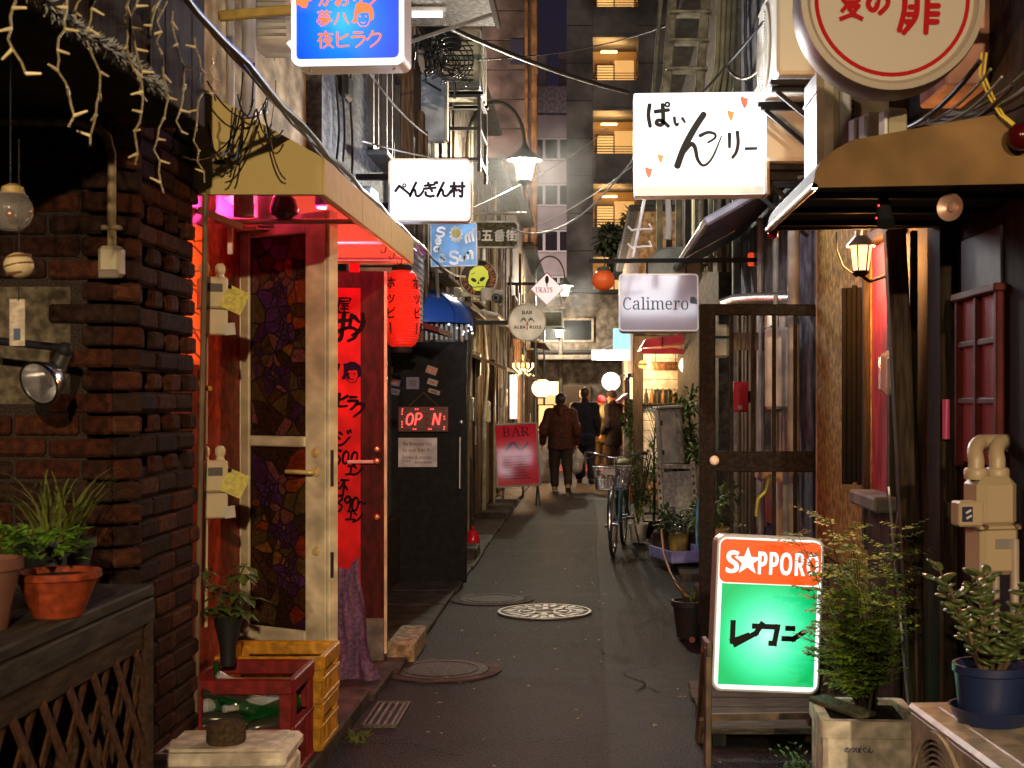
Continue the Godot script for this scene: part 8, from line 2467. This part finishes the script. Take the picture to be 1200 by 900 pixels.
func bicycle():
	var o := thing("bicycle", "blue city bicycle with a wire basket, parked facing the viewer", "bicycle", v3(.31, 0, -13.9), -PI / 2 - .12)   # forward is +x
	o.rotation.x = .0
	var blue := M("bike_blue", lin(.025, .1, .16), .25, {"t": "", "coat": .6})
	var steel := plainm("bike_steel", lin(.55, .55, .55), .2, 1.0)
	var black := plainm("bike_black", lin(.015, .015, .015), .5)
	var R := .33
	for k in 2:
		var c := v3([.56, -.54][k], R, 0)
		var w := Node3D.new()
		w.name = "wheel"
		o.add_child(w, true)
		w.position = c
		var ring := func(r: float) -> PackedVector3Array:
			var p := PackedVector3Array()
			for i in 37:
				p.append(v3(cos(TAU * i / 36) * r, sin(TAU * i / 36) * r, 0))
			return p
		part(w, "tyre", G.new().tube(ring.call(R - .017), .018, 8, false), black)
		part(w, "rim", G.new().tube(ring.call(R - .042), .011, 6, false), steel)
		var sp := G.new()
		for i in 28:
			var a := TAU * i / 28
			sp.rod(v3(cos(a + .25) * .025, sin(a + .25) * .025, .025 * (1 if i % 2 else -1)), v3(cos(a) * (R - .045), sin(a) * (R - .045), 0), .0014, -1, 4)
		part(w, "spokes", sp, steel, "", true)
		part(w, "hub", G.new().rod(v3(0, 0, -.05), v3(0, 0, .05), .025), steel)
		var fp := PackedVector3Array()
		for i in 15:
			var a := lerpf([-.1, .35][k], [2.3, 3.4][k], i / 14.0)
			fp.append(c + v3(cos(a) * (R + .018), sin(a) * (R + .018), 0))
		part(o, "mudguard", G.new().tube(fp, .024, 6), [steel, black][0])
	var head := v3(.42, .86, 0)
	var seat := v3(-.24, .78, 0)
	var bb := v3(-.1, .29, 0)
	part(o, "frame", G.new().rod(head + v3(.03, -.12, 0), bb, .019).rod(seat, bb, .016).rod(head + v3(.02, -.06, 0), bb + v3(-.06, .18, 0), .015).rod(bb, v3(-.54, R, .06), .011).rod(bb, v3(-.54, R, -.06), .011).rod(seat + v3(0, -.04, 0), v3(-.54, R, .06), .009).rod(seat + v3(0, -.04, 0), v3(-.54, R, -.06), .009), blue)
	part(o, "fork", G.new().rod(head, v3(.47, .68, 0), .02).tube(pv([v3(.47, .68, .05), v3(.53, .45, .055), v3(.56, R, .05)]), .011, 6).tube(pv([v3(.47, .68, -.05), v3(.53, .45, -.055), v3(.56, R, -.05)]), .011, 6), blue)
	part(o, "handlebar", G.new().tube(pv([v3(.2, 1.02, .3), v3(.32, 1.03, .27), v3(.42, 1.0, .12), v3(.42, .98, 0), v3(.42, 1.0, -.12), v3(.32, 1.03, -.27), v3(.2, 1.02, -.3)]), .012, 8).rod(head, v3(.42, .99, 0), .014), steel)
	for s in [-1, 1]:
		part(o, "grip", G.new().rod(v3(.32, 1.03, s * .27), v3(.17, 1.015, s * .305), .018), black)
		part(o, "brake_lever", G.new().tube(pv([v3(.38, 1.01, s * .2), v3(.36, .97, s * .26), v3(.25, .97, s * .31)]), .006, 5), steel)
		part(o, "pedal", G.new().box(bb + v3(-s * .16, -.06 * s - .0, s * .13), v3(.09, .025, .08), .006), black)
		part(o, "crank", G.new().rod(bb + v3(0, 0, s * .06), bb + v3(-s * .16, -.06 * s, s * .07), .009), steel)
	part(o, "brake_cable", G.new().tube(pv([v3(.38, 1.0, .2), v3(.55, 1.06, .1), v3(.56, .9, .03), v3(.48, .72, 0)]), .004, 5).tube(pv([v3(.38, 1.0, -.2), v3(.53, 1.08, -.06), v3(.52, .9, -.02), v3(.46, .7, 0)]), .004, 5), black)
	part(o, "seat_post", G.new().rod(seat, v3(-.26, .88, 0), .013), steel)
	part(o, "saddle", G.new().ball(v3(-.3, .91, 0), .1, 14, v3(1.05, .42, .95)).ball(v3(-.17, .905, 0), .05, 10, v3(1.6, .5, .7)), M("saddle_tan", lin(.4, .36, .2), .4, {"t": ""}))
	var bk := Node3D.new()
	bk.name = "basket"
	o.add_child(bk)
	var g := G.new()
	var c0 := v3(.62, .0, 0)
	for i in 10:
		var y := .68 + i * .025
		var hx := .115 + .03 * i / 9.0
		var hz := .15 + .035 * i / 9.0
		g.tube(pv([c0 + v3(-hx, y, -hz), c0 + v3(hx, y, -hz), c0 + v3(hx, y, hz), c0 + v3(-hx, y, hz), c0 + v3(-hx, y, -hz)]), .006 if i == 9 or i == 0 else .0025, 4, false)
	for i in 11:
		var t := -1.0 + i * .2
		for s in [-1, 1]:
			g.rod(c0 + v3(t * .115, .68, s * .15), c0 + v3(t * .145, .905, s * .185), .0025, -1, 4)
			g.rod(c0 + v3(s * .115, .68, t * .15), c0 + v3(s * .145, .905, t * .185), .0025, -1, 4)
		g.rod(c0 + v3(t * .115, .68, -.15), c0 + v3(t * .115, .68, .15), .0025, -1, 4)
	part(bk, "wire_net", g, steel)
	part(bk, "plate", G.new().box(c0 + v3(.15, .86, .02), v3(.004, .06, .12), .001), M("plate_white", lin(.6, .55, .5), .4))
	part(o, "headlamp", G.new().lathe(pts("0,-0.05 0.025,-0.045 0.035,-0.01 0.037,0.02 0.03,0.028 0,0.03"), v3(.58, .61, .0), 16, Basis(Vector3.BACK, -PI / 2)), plainm("lamp_chrome", lin(.85, .85, .85), .12, .9))
	part(o, "chain_case", G.new().beam(bb + v3(.1, 0, .045), v3(-.55, R, .06), .02, .13, .01), blue)
	part(o, "rear_rack", G.new().tube(pv([v3(-.3, .72, .05), v3(-.72, .73, .06), v3(-.72, .73, -.06), v3(-.3, .72, -.05)]), .007, 6).rod(v3(-.56, .73, .06), v3(-.54, R, .07), .006).rod(v3(-.56, .73, -.06), v3(-.54, R, -.07), .006), steel)
	part(o, "kickstand", G.new().tube(pv([v3(-.54, R, .1), v3(-.6, .03, .16), v3(-.6, .015, -.16), v3(-.54, R, -.1)]), .01, 6), steel)

# ---------------------------------------------------------------- wires over the lane
func sag(a: Vector3, b: Vector3, drop: float, n := 14) -> PackedVector3Array:
	var p := PackedVector3Array()
	for i in n + 1:
		var t := float(i) / n
		p.append(a.lerp(b, t) - v3(0, drop * 4 * t * (1 - t), 0))
	return p

func cables():
	var wm := plainm("wire_black", lin(.02, .02, .02), .3)
	var pale := M("wire_pale", lin(.28, .28, .26), .5, {"t": ""})
	# the bundle along the awning
	for k in 4:
		var p := PackedVector3Array()
		for i in 26:
			var t := i / 25.0
			var z := lerpf(-2.4, -9.2, t)
			p.append(v3(-1.1 - .03 * k * .5 + .006 * sin(i * 1.9 + k * 2.0), 2.72 - .18 * t * (1.0 if k else .8) - .2 * 4 * t * (1 - t) * .22 + .02 * k * (1 - t) + .006 * cos(i * 1.9 + k * 2.0), z))
		single("overhead_cable", G.new().tube(p, [.011, .006, .008, .004][k], 7), wm, ["thickest black cable of the bundle running along the cream awning's edge", "thin black cable twisted round the thick one over the awning's edge", "second thick black cable above the awning's edge", "thinnest cable of the awning bundle, topmost"][k], "cable", Vector3.ZERO, .0, "cable bundle over the awning")
	var cl := G.new()
	for i in 16:
		var a := v3(-1.2 - rng.randf() * .15, 2.62 + rng.randf() * .1, -4.9 - rng.randf() * .25)
		var b := a + v3(rng.randf_range(-.15, .08), rng.randf_range(-.25, .16), rng.randf_range(-.2, .3))
		cl.tube(sag(a, b, .06, 7), .0035, 5)
	single("wire_tangle", cl, wm, "tangle of thin wires at the upper end of the cream awning", "wires")
	single("hanging_wire", G.new().tube(pv([at(244, 145, 5.12), at(250, 175, 5.1), at(262, 190, 5.1), at(266, 195, 5.1)]), .005, 6).ball(at(257, 190, 5.1), .015, 8, v3(1.6, .7, .7)), wm, "short black wire with a clip dangling in front of the awning's end", "wire")
	var lines := [
		[at(905, 12, 8.0), at(742, 186, 9.4), .05, .008, wm, "black cable crossing the white hand-lettered sign from the right wall"],
		[at(742, 186, 9.4), at(600, 268, 12.4), .22, .0075, pale, "pale twisted cable sagging from the white sign to the left row"],
		[at(553, 244, 12.0), at(712, 150, 30.0), .1, .007, M("wire_green", lin(.07, .09, .04), .6), "thin greenish wire rising from the left row past the street lamp"],
		[at(528, 33, 12.0), at(736, 108, 16.0), .05, .024, M("cable_grey", lin(.06, .055, .05), .5), "thick grey cable slanting across the dark building at the top"],
		[at(560, 70, 13.0), at(800, 22, 20.0), .12, .008, wm, "thin black wire crossing high in front of the towers"],
		[at(620, 268, 16.0), at(850, 90, 14.5), .2, .006, wm, "thin black wire from the green board up to the fire escape"],
		[at(930, 8, 8.2), at(852, 78, 12.0), .25, .014, wm, "black service cable drooping from the upper condenser to the fire escape"],
		[at(432, 84, 9.0), at(500, 158, 11.0), .04, .007, pale, "pale wire running down the grey wall above the white box sign"],
		[at(424, 165, 9.0), at(560, 190, 12.0), .03, .006, pale, "pale wire stretched over the top of the white box sign"],
		[at(500, 295, 10.0), at(545, 324, 12.5), .05, .01, wm, "black wire drooping from the grey condenser to the blue dome"],
		[at(900, 160, 8.6), at(905, 215, 8.5), -.03, .007, wm, "short loop of black wire beside the white hand-lettered sign"],
	]
	for l in lines:
		single("overhead_cable", G.new().tube(sag(l[0], l[1], l[2], 18), l[3], 7), l[4], l[5], "cable")
	# cracks of wiring on the grey wall
	var gw := thing("wall_wiring", "black wires and a small box running down the bright grey wall", "wires", v3(-1.63, 3.0, -9.0))
	for k in 3:
		var p := PackedVector3Array()
		for i in 9:
			p.append(v3(-1.63, lerpf([4.3, 4.2, 3.9][k], [3.15, 2.9, 3.0][k], i / 8.0), -[8.9, 9.2, 8.7][k] - .05 * sin(i * 1.2 + k)))
		wpart(gw, "wire", G.new().tube(p, .008, 5), wm)
	wpart(gw, "box", G.new().box(v3(-1.62, 3.65, -8.95), v3(.06, .16, .2), .02), wm)
	# bundle on the right above the canopy
	for k in 8:
		var a := at(1062 + k * 9, 150 - k * 3, 4.9 - .03 * k)
		var b := at(1148 + k * 13, 72 + (k % 5) * 9, 4.2 - .02 * k)
		single("wall_cable", G.new().tube(sag(a, b, .03 + .01 * (k % 4), 10), .005 if k % 3 else .009, 6), [wm, M("wire_greenish", lin(.22, .22, .1), .4), pale, wm][k % 4], ["leftmost thick black cable slanting above the brown canopy", "thin olive cable next to the leftmost thick one above the canopy", "pale cable slanting between two thin ones above the canopy", "thick black cable in the middle of the bunch above the canopy", "thin black cable right of the middle of the canopy bunch", "second olive cable of the bunch above the brown canopy", "thick pale cable near the yellow strands above the canopy", "rightmost thin black cable of the bunch above the canopy"][k], "cable", Vector3.ZERO, .0, "cables bunched above the brown canopy")
	for k in 2:
		single("yellow_cable", G.new().tube(pv([at(1150 + k * 6, 62, 4.35), at(1148 + k * 5, 88, 4.33), at(1158 + k * 5, 112, 4.3), at(1172 + k * 4, 135, 4.28), at(1188 + k * 4, 148, 4.27), at(1215, 160, 4.25)]), .0042, 7), M("wire_yellow", lin(.55, .4, .03), .4, {"t": ""}), ["left strand of the yellow cable bending down by the canopy's top corner", "right strand of the yellow cable bending down by the canopy's top corner"][k], "cable")
	var rl := thing("red_lamp", "dim red lamp at the canopy's upper corner, right edge", "lamp", at(1196, 160, 4.25))
	part(rl, "lens", G.new().ball(Vector3.ZERO, .045, 14), M("lens_red", lin(.05, .002, .003), .15, {"t": ""}))
	part(rl, "collar", G.new().rod(v3(.02, 0, 0), v3(.1, .02, -.02), .05), plainm("ink_black", lin(.012, .012, .014), .6))
	var hk := thing("rag_hook", "white hanging cord and hooks below the white hand-lettered sign", "cord", at(745, 262, 10.0))
	for k in 2:
		part(hk, "hook", G.new().tube(pv([v3(-.06, -.02 - k * .13, 0), v3(-.03, -.05 - k * .13, 0), v3(.06, -.04 - k * .13, 0), v3(.12, -.04 - k * .13, 0), v3(.1, .0 - k * .13, 0)]), .009, 6), M("fin_white", lin(.7, .7, .7), .4))
	part(hk, "rod", G.new().rod(v3(.08, .25, 0), v3(-.02, -.25, 0), .012), M("fin_white", lin(.7, .7, .7), .4))
	part(hk, "rope", G.new().tube(pv([v3(.24, .2, 0), v3(.25, .0, 0), v3(.24, -.12, 0)]), [.02, .028, .03], 7), M("rope_white", lin(.6, .58, .48), .8, {"t": "grit", "s": Vector3.ONE * 14, "b": "grit", "bh": 1.0}))

# ---------------------------------------------------------------- people
# A body, or a garment, as one skin: tapered capsules joined with a smooth minimum, meshed as surface nets.
func skin(bones: Array, cell: float, k: float, cut := -10.0) -> ArrayMesh:
	var lo := Vector3.ONE * 1e9
	var hi := -lo
	for b in bones:
		var r := Vector3.ONE * (maxf(b[2], b[3]) + cell * 2.5)
		lo = lo.min(b[0] - r).min(b[1] - r)
		hi = hi.max(b[0] + r).max(b[1] + r)
	var n := Vector3i(((hi - lo) / cell).ceil()) + Vector3i.ONE
	var f := PackedFloat32Array()
	f.resize(n.x * n.y * n.z)
	f.fill(1.0)
	for b in bones:
		var a: Vector3 = b[0]
		var d: Vector3 = b[1] - a
		var dd := maxf(d.length_squared(), 1e-9)
		var flat: float = b[4] if b.size() > 4 else 1.0   # under 1: flatter front to back
		var m: float = maxf(b[2], b[3]) + cell * 2 + k
		var mn := Vector3i(((a.min(b[1]) - Vector3.ONE * m - lo) / cell).floor()).max(Vector3i.ZERO)
		var mx := Vector3i(((a.max(b[1]) + Vector3.ONE * m - lo) / cell).ceil()).min(n - Vector3i.ONE)
		for x in range(mn.x, mx.x + 1):
			for y in range(mn.y, mx.y + 1):
				for z in range(mn.z, mx.z + 1):
					var p := lo + v3(x, y, z) * cell - a
					var t := clampf(p.dot(d) / dd, .0, 1.0)
					var q := p - d * t
					q.z /= flat
					var v: float = q.length() - lerpf(b[2], b[3], t)
					var i := (x * n.y + y) * n.z + z
					var h := maxf(k - absf(f[i] - v), .0) / k
					f[i] = minf(f[i], v) - h * h * k * .25
	if cut > -9.0:
		for x in n.x:
			for y in n.y:
				for z in n.z:
					var i := (x * n.y + y) * n.z + z
					f[i] = maxf(f[i], cut - (lo.y + y * cell))
	var st := SurfaceTool.new()
	st.begin(Mesh.PRIMITIVE_TRIANGLES)
	var at_ := {}
	var count := 0
	var sx := n.y * n.z
	var sy := n.z
	for x in n.x - 1:
		for y in n.y - 1:
			for z in n.z - 1:
				var i := (x * n.y + y) * n.z + z
				var s := 0
				for c in 8:
					if f[i + (sx if c & 1 else 0) + (sy if c & 2 else 0) + (1 if c & 4 else 0)] < .0:
						s += 1
				if s == 0 or s == 8:
					continue
				var sum := Vector3.ZERO
				var hits := 0
				for e in [[0, 1], [2, 3], [4, 5], [6, 7], [0, 2], [1, 3], [4, 6], [5, 7], [0, 4], [1, 5], [2, 6], [3, 7]]:
					var c0: int = e[0]
					var c1: int = e[1]
					var v0 := f[i + (sx if c0 & 1 else 0) + (sy if c0 & 2 else 0) + (1 if c0 & 4 else 0)]
					var v1 := f[i + (sx if c1 & 1 else 0) + (sy if c1 & 2 else 0) + (1 if c1 & 4 else 0)]
					if (v0 < .0) != (v1 < .0):
						var p0 := v3(c0 & 1, (c0 >> 1) & 1, c0 >> 2)
						var p1 := v3(c1 & 1, (c1 >> 1) & 1, c1 >> 2)
						sum += p0.lerp(p1, v0 / (v0 - v1))
						hits += 1
				st.add_vertex(lo + (v3(x, y, z) + sum / hits) * cell)
				at_[i] = count
				count += 1
	for i in at_:
		var z: int = i % n.z
		var y: int = (i / n.z) % n.y
		var x: int = i / sx
		for axis in 3:
			if [x, y, z][axis] >= n[axis] - 1:
				continue
			var step: int = [sx, sy, 1][axis]
			var u: int = [sy, 1, sx][axis]
			var w: int = [1, sx, sy][axis]
			var v0 := f[i]
			var v1 := f[i + step]
			if (v0 < .0) == (v1 < .0):
				continue
			if not (at_.has(i - u) and at_.has(i - w) and at_.has(i - u - w)):
				continue
			var q := [at_[i], at_[i - u], at_[i - u - w], at_[i - w]]
			if v0 < .0:
				for t in [q[0], q[2], q[1], q[0], q[3], q[2]]:
					st.add_index(t)
			else:
				for t in [q[0], q[1], q[2], q[0], q[2], q[3]]:
					st.add_index(t)
	st.generate_normals()
	return st.commit()

# hand: palm, four bent fingers and a thumb from the wrist w along d; across: towards the thumb
func hand_bones(w: Vector3, d: Vector3, across: Vector3, curl: Vector3) -> Array:
	var b := [[w, w + d * .05, .023, .026], [w + d * .05 + across * .022, w + d * .085 + across * .024, .018, .015], [w + d * .05 - across * .022, w + d * .08 - across * .024, .018, .014]]
	for i in 4:
		var root := w + d * .085 + across * (.03 - i * .02)
		var l: float = [.04, .045, .042, .034][i]
		var k := root + (d * .9 + curl * .3) * l
		b.append([root, k, .0095, .0088])
		b.append([k, k + (d * .55 + curl * .8) * l * .8, .0088, .0075])
	b.append([w + d * .03 + across * .025, w + d * .06 + across * .05 + curl * .01, .012, .0105])
	b.append([w + d * .06 + across * .05 + curl * .01, w + d * .09 + across * .048 + curl * .025, .0105, .0085])
	return b

# local axes: +z is where the person faces. j: joints
func person(label: String, pos: Vector3, yaw: float, j: Dictionary, m: Dictionary) -> Node3D:
	var o := thing("person", label, "person", pos, yaw, "people down the lane")
	var hd: Vector3 = j.head
	var nk: Vector3 = j.neck
	var fw: Vector3 = j.get("look", v3(0, 0, 1))
	var rt := Vector3.UP.cross(fw).normalized()
	# skin: legs, trunk, arms, neck, head with nose and ears, hands, as one surface
	var b := [[j.hip, j.chest, .12, .13, .7], [j.chest, nk, .1, .055, .8], [nk, hd - v3(0, .04, 0), .052, .056], [hd + v3(0, .045, 0) - fw * .012, hd + v3(0, .015, 0) - fw * .008, .088, .084], [hd + fw * .02 - v3(0, .055, 0), hd + fw * .04 - v3(0, .085, 0), .056, .034], [hd + fw * .075 + v3(0, .012, 0), hd + fw * .105 - v3(0, .022, 0), .014, .015]]
	for s in [-1, 1]:
		b.append([hd + rt * s * .082 + v3(0, .02, 0), hd + rt * s * .086 - v3(0, .022, 0), .014, .012])
	for s in ["l", "r"]:
		b.append([j["sh_" + s], j["el_" + s], .05, .04])
		b.append([j["el_" + s], j["wr_" + s], .04, .026])
		b.append([j["hp_" + s], j["kn_" + s], .085, .055])
		b.append([j["kn_" + s], j["an_" + s], .055, .038])
	part(o, "body", skin(b, .016, .035), m.skin)
	for s in ["l", "r"]:
		var d: Vector3 = (j["wr_" + s] - j["el_" + s]).normalized()
		var ac := v3(0, 0, 1) - d * d.z
		part(o, "hand", skin(hand_bones(j["wr_" + s], d, ac.normalized(), v3(1 if s == "r" else -1, 0, 0) * -1.0), .006, .008), m.skin)
	# eyes and mouth
	for s in [-1, 1]:
		part(o, "eye", G.new().ball(hd + fw * .083 + rt * s * .032 + v3(0, .018, 0), .011, 8), plainm("eye_dark", lin(.05, .035, .03), .2))
	part(o, "mouth", G.new().ball(hd + fw * .088 - v3(0, .05, 0), .016, 8, v3(1.2, .4, .6)), plainm("lip", lin(.3, .12, .1), .5))
	# jacket
	var up: Vector3 = (j.chest - j.hip).normalized()
	var w: float = j.get("girth", 1.0)
	var hem: Vector3 = j.hip - up * j.get("hem", .08)
	var c := [[hem + v3(-.06, 0, 0), j.hip + v3(-.055, .12, 0), .14 * w, .13 * w, .85], [hem + v3(.06, 0, 0), j.hip + v3(.055, .12, 0), .14 * w, .13 * w, .85], [j.hip + v3(-.05, .1, 0), j.chest + v3(-.07, .02, 0), .135 * w, .135 * w, .85], [j.hip + v3(.05, .1, 0), j.chest + v3(.07, .02, 0), .135 * w, .135 * w, .85], [j.sh_l, j.sh_r, .078 * w, .078 * w], [j.chest, nk - v3(0, .02, 0), .12 * w, .072], [nk - v3(0, .03, 0), nk + v3(0, .035, 0), .076, .072]]
	for s in ["l", "r"]:
		c.append([j["sh_" + s], j["el_" + s], .077 * w, .064 * w])
		c.append([j["el_" + s], j["wr_" + s], .064 * w, .049 * w])
		# folds at the elbow
		var e: Vector3 = j["el_" + s]
		c.append([e + v3(0, .05, .02), e + v3(0, .035, -.03), .062 * w, .066 * w])
		c.append([e + v3(0, -.045, .02), e + v3(0, -.06, -.02), .058 * w, .061 * w])
	if j.has("hood"):
		c.append([nk + v3(-.07, .02, -.07), nk + v3(.07, .02, -.07), .06, .06])
		c.append([nk + v3(0, .02, -.09), nk + v3(0, -.09, -.12), .075, .05])
	part(o, "jacket", skin(c, .016, .03, hem.y - .04), m.jacket)
	part(o, "hem_band", G.new().lathe(pw([Vector2(.185 * w, -.025), Vector2(.194 * w, 0), Vector2(.19 * w, .03)]), hem + v3(0, -.015, 0), 24, Basis.from_scale(v3(1, 1, .62))), m.jacket)
	# trousers and shoes
	var t := [[j.hip + v3(-.05, -.02, 0), j.hip + v3(.05, -.02, 0), .135 * w, .135 * w, .85]]
	for s in ["l", "r"]:
		t.append([j["hp_" + s], j["kn_" + s], .105 * w, .077 * w])
		t.append([j["kn_" + s], j["an_" + s] + v3(0, .02, 0), .077 * w, .064])
		t.append([j["an_" + s] + v3(0, .06, .0), j["an_" + s] + v3(0, .045, .02), .066, .068])
		t.append([j["kn_" + s] + v3(0, .02, -.03), j["kn_" + s] + v3(0, -.03, -.03), .062, .06])
	part(o, "trousers", skin(t, .016, .03, .025), m.trousers)
	for s in ["l", "r"]:
		var a: Vector3 = j["an_" + s]
		var tilt: float = j.get("heel_" + s, .0)
		var f := v3(0, -sin(tilt), cos(tilt))
		var u := v3(0, cos(tilt), sin(tilt))
		var sole := a - u * .055
		var sh := part(o, "shoe", skin([[sole - f * .05, sole + f * .09, .042, .044], [sole + f * .09, sole + f * .16 - u * .008, .044, .034], [sole, a + u * .03, .046, .044]], .012, .02), m.shoes)
		part(sh, "sole", G.new().beam(sole - f * .09 - u * .034, sole + f * .185 - u * .034, .085, .022, .008, u), m.get("soles", m.shoes))
	# hair or cap
	var h := []
	if j.get("cap", false):
		h = [[hd + v3(0, .075, 0) - fw * .015, hd + v3(0, .06, 0) - fw * .01, .085, .094], [hd + v3(0, .05, 0) - fw * .02, hd + v3(0, .04, 0) + fw * .02, .096, .09]]
	else:
		h = [[hd + v3(0, .065, 0) - fw * .02, hd + v3(0, .05, 0) - fw * .03, .09, .092], [hd + v3(0, .05, 0) - fw * .03, hd - v3(0, .035, 0) - fw * .045, .09, .058], [hd + v3(0, .095, 0) + fw * .03, hd + v3(0, .08, 0) + fw * .05, .05, .04]]
	part(o, "cap" if j.get("cap", false) else "hair", skin(h, .011, .02, hd.y - (.0 if j.get("cap", false) else .1)), m.hair)
	return o

func people():
	var sk := M("skin", lin(.42, .24, .16), .5, {"t": ""})
	var hairm := M("hair_black", lin(.02, .016, .014), .45, {"t": "fine", "s": Vector3.ONE * 18})
	# the man in the brown jacket, walking away, a bag in his right hand
	var d := 23.0
	var p := v3(ax(657, d), 0, -d)
	var j := {"hip": v3(0, .87, 0), "chest": v3(0, 1.2, .0), "neck": v3(0, 1.4, .02), "head": v3(0, 1.53, .045), "hood": 1, "girth": 1.18, "hem": .12,
		"sh_l": v3(.19, 1.33, 0), "el_l": v3(.29, 1.06, -.04), "wr_l": v3(.31, .83, .04), "sh_r": v3(-.19, 1.33, 0), "el_r": v3(-.27, 1.06, -.03), "wr_r": v3(-.27, .83, .03),
		"hp_l": v3(.09, .84, 0), "kn_l": v3(.11, .46, .06), "an_l": v3(.1, .09, -.02), "hp_r": v3(-.09, .84, 0), "kn_r": v3(-.11, .47, -.01), "an_r": v3(-.13, .12, -.17), "heel_r": .5}
	var brown := M("jacket_brown", lin(.1, .03, .018), .6, {"t": "blotch", "s": Vector3.ONE * 3, "t2": "fine", "s2": Vector3.ONE * 9, "b": "blotch", "bh": 6.0})
	var o := person("man in a brown hooded jacket and dark trousers, walking away with a bag", p, PI, j, {"skin": sk, "jacket": brown, "trousers": M("trousers_dark", lin(.03, .022, .018), .7, {"b": "blotch", "bh": 4.0}), "shoes": M("shoe_tan", lin(.25, .17, .1), .5), "soles": M("sole_white", lin(.55, .5, .45), .5), "hair": hairm})
	var bagm := M("bag_white", lin(.62, .58, .55), .45, {"t": "blotch", "s": Vector3.ONE * 5, "back": lin(.3, .28, .26), "b": "blotch", "bh": 5.0})
	var bg := thing("carrier_bag", "pale plastic carrier bag in the brown-jacketed man's right hand", "bag", p + v3(.27, .4, -.05))
	part(bg, "sack", skin([[v3(0, .0, 0), v3(.03, .16, 0), .11, .1], [v3(.03, .16, 0), v3(.01, .3, 0), .1, .03]], .014, .03), bagm)
	part(bg, "handle", G.new().tube(pv([v3(-.02, .27, .0), v3(.0, .36, 0), v3(.02, .27, 0)]), .006, 6), bagm)
	# the tall man in the navy coat
	d = 25.2
	p = v3(ax(685, d), 0, -d)
	j = {"hip": v3(0, .93, 0), "chest": v3(0, 1.29, 0), "neck": v3(0, 1.51, .01), "head": v3(0, 1.645, .03), "girth": 1.12, "hem": .2,
		"sh_l": v3(.19, 1.43, 0), "el_l": v3(.26, 1.15, -.03), "wr_l": v3(.2, .98, .13), "sh_r": v3(-.19, 1.43, 0), "el_r": v3(-.25, 1.14, -.04), "wr_r": v3(-.24, .92, .06),
		"hp_l": v3(.09, .9, 0), "kn_l": v3(.1, .5, .04), "an_l": v3(.1, .09, .0), "hp_r": v3(-.09, .9, 0), "kn_r": v3(-.12, .5, .03), "an_r": v3(-.14, .1, -.1), "heel_r": .25}
	person("tall man in a navy coat and jeans, seen from behind", p, PI - .15, j, {"skin": sk, "jacket": M("coat_navy", lin(.018, .022, .034), .75, {"t": "blotch", "s": Vector3.ONE * 3, "b": "blotch", "bh": 5.0}), "trousers": M("jeans", lin(.035, .045, .09), .75, {"t": "fine", "s": Vector3.ONE * 8, "b": "blotch", "bh": 4.0}), "shoes": M("shoe_dark", lin(.04, .02, .015), .4), "hair": hairm})
	var bp := thing("tote_bag", "small black bag hanging low at the navy-coated man's side", "bag", p + v3(-.08, .12, .2))
	part(bp, "body", G.new().box(v3(0, .14, 0), v3(.2, .28, .1), .03), plainm("bag_black", lin(.015, .015, .016), .5))
	part(bp, "strap", G.new().tube(pv([v3(-.06, .26, 0), v3(-.05, .5, -.02), v3(.03, .75, -.05), v3(.05, .26, 0)]), .009, 6), plainm("bag_black", lin(.015, .015, .016), .5))
	# the man in the knit cap, turned to the left
	d = 26.5
	p = v3(ax(719, d), 0, -d)
	j = {"hip": v3(0, .92, 0), "chest": v3(0, 1.27, .0), "neck": v3(0, 1.47, .02), "head": v3(0, 1.6, .05), "cap": true, "girth": 1.15, "hem": .22,
		"sh_l": v3(.19, 1.4, 0), "el_l": v3(.26, 1.12, -.04), "wr_l": v3(.22, .92, .12), "sh_r": v3(-.19, 1.4, 0), "el_r": v3(-.26, 1.12, .0), "wr_r": v3(-.2, .98, .16),
		"hp_l": v3(.09, .9, 0), "kn_l": v3(.1, .5, .02), "an_l": v3(.12, .09, .0), "hp_r": v3(-.09, .9, 0), "kn_r": v3(-.1, .5, .02), "an_r": v3(-.12, .09, .0)}
	person("man in a dark coat and knit cap, turned to face left", p, -PI / 2 - .55, j, {"skin": sk, "jacket": M("coat_dark", lin(.02, .02, .028), .75, {"t": "blotch", "s": Vector3.ONE * 3, "b": "blotch", "bh": 5.0}), "trousers": M("trousers_dark", lin(.03, .022, .018), .7), "shoes": M("shoe_dark", lin(.04, .02, .015), .4), "hair": M("cap_knit", lin(.06, .045, .045), .85, {"t": "fine", "s": Vector3.ONE * 14, "b": "fine", "bh": 1.0})})
	# the one half hidden between them
	d = 27.6
	p = v3(ax(705, d), 0, -d)
	j = {"hip": v3(0, .86, 0), "chest": v3(0, 1.19, .0), "neck": v3(0, 1.38, .02), "head": v3(0, 1.5, .045), "cap": true, "girth": 1.05, "hem": .14,
		"sh_l": v3(.17, 1.31, 0), "el_l": v3(.25, 1.05, .02), "wr_l": v3(.18, 1.0, .2), "sh_r": v3(-.17, 1.31, 0), "el_r": v3(-.25, 1.05, -.02), "wr_r": v3(-.22, .84, .1),
		"hp_l": v3(.08, .83, 0), "kn_l": v3(.09, .46, .02), "an_l": v3(.1, .09, .0), "hp_r": v3(-.08, .83, 0), "kn_r": v3(-.09, .46, .02), "an_r": v3(-.1, .09, .0)}
	person("shorter person in an olive jacket and red cap, half hidden between the two coats", p, PI + .3, j, {"skin": sk, "jacket": M("jacket_olive", lin(.16, .12, .04), .7, {"t": "blotch", "s": Vector3.ONE * 3}), "trousers": M("trousers_tan", lin(.12, .09, .05), .7), "shoes": M("shoe_dark", lin(.04, .02, .015), .4), "hair": M("cap_red", lin(.25, .02, .03), .8)})
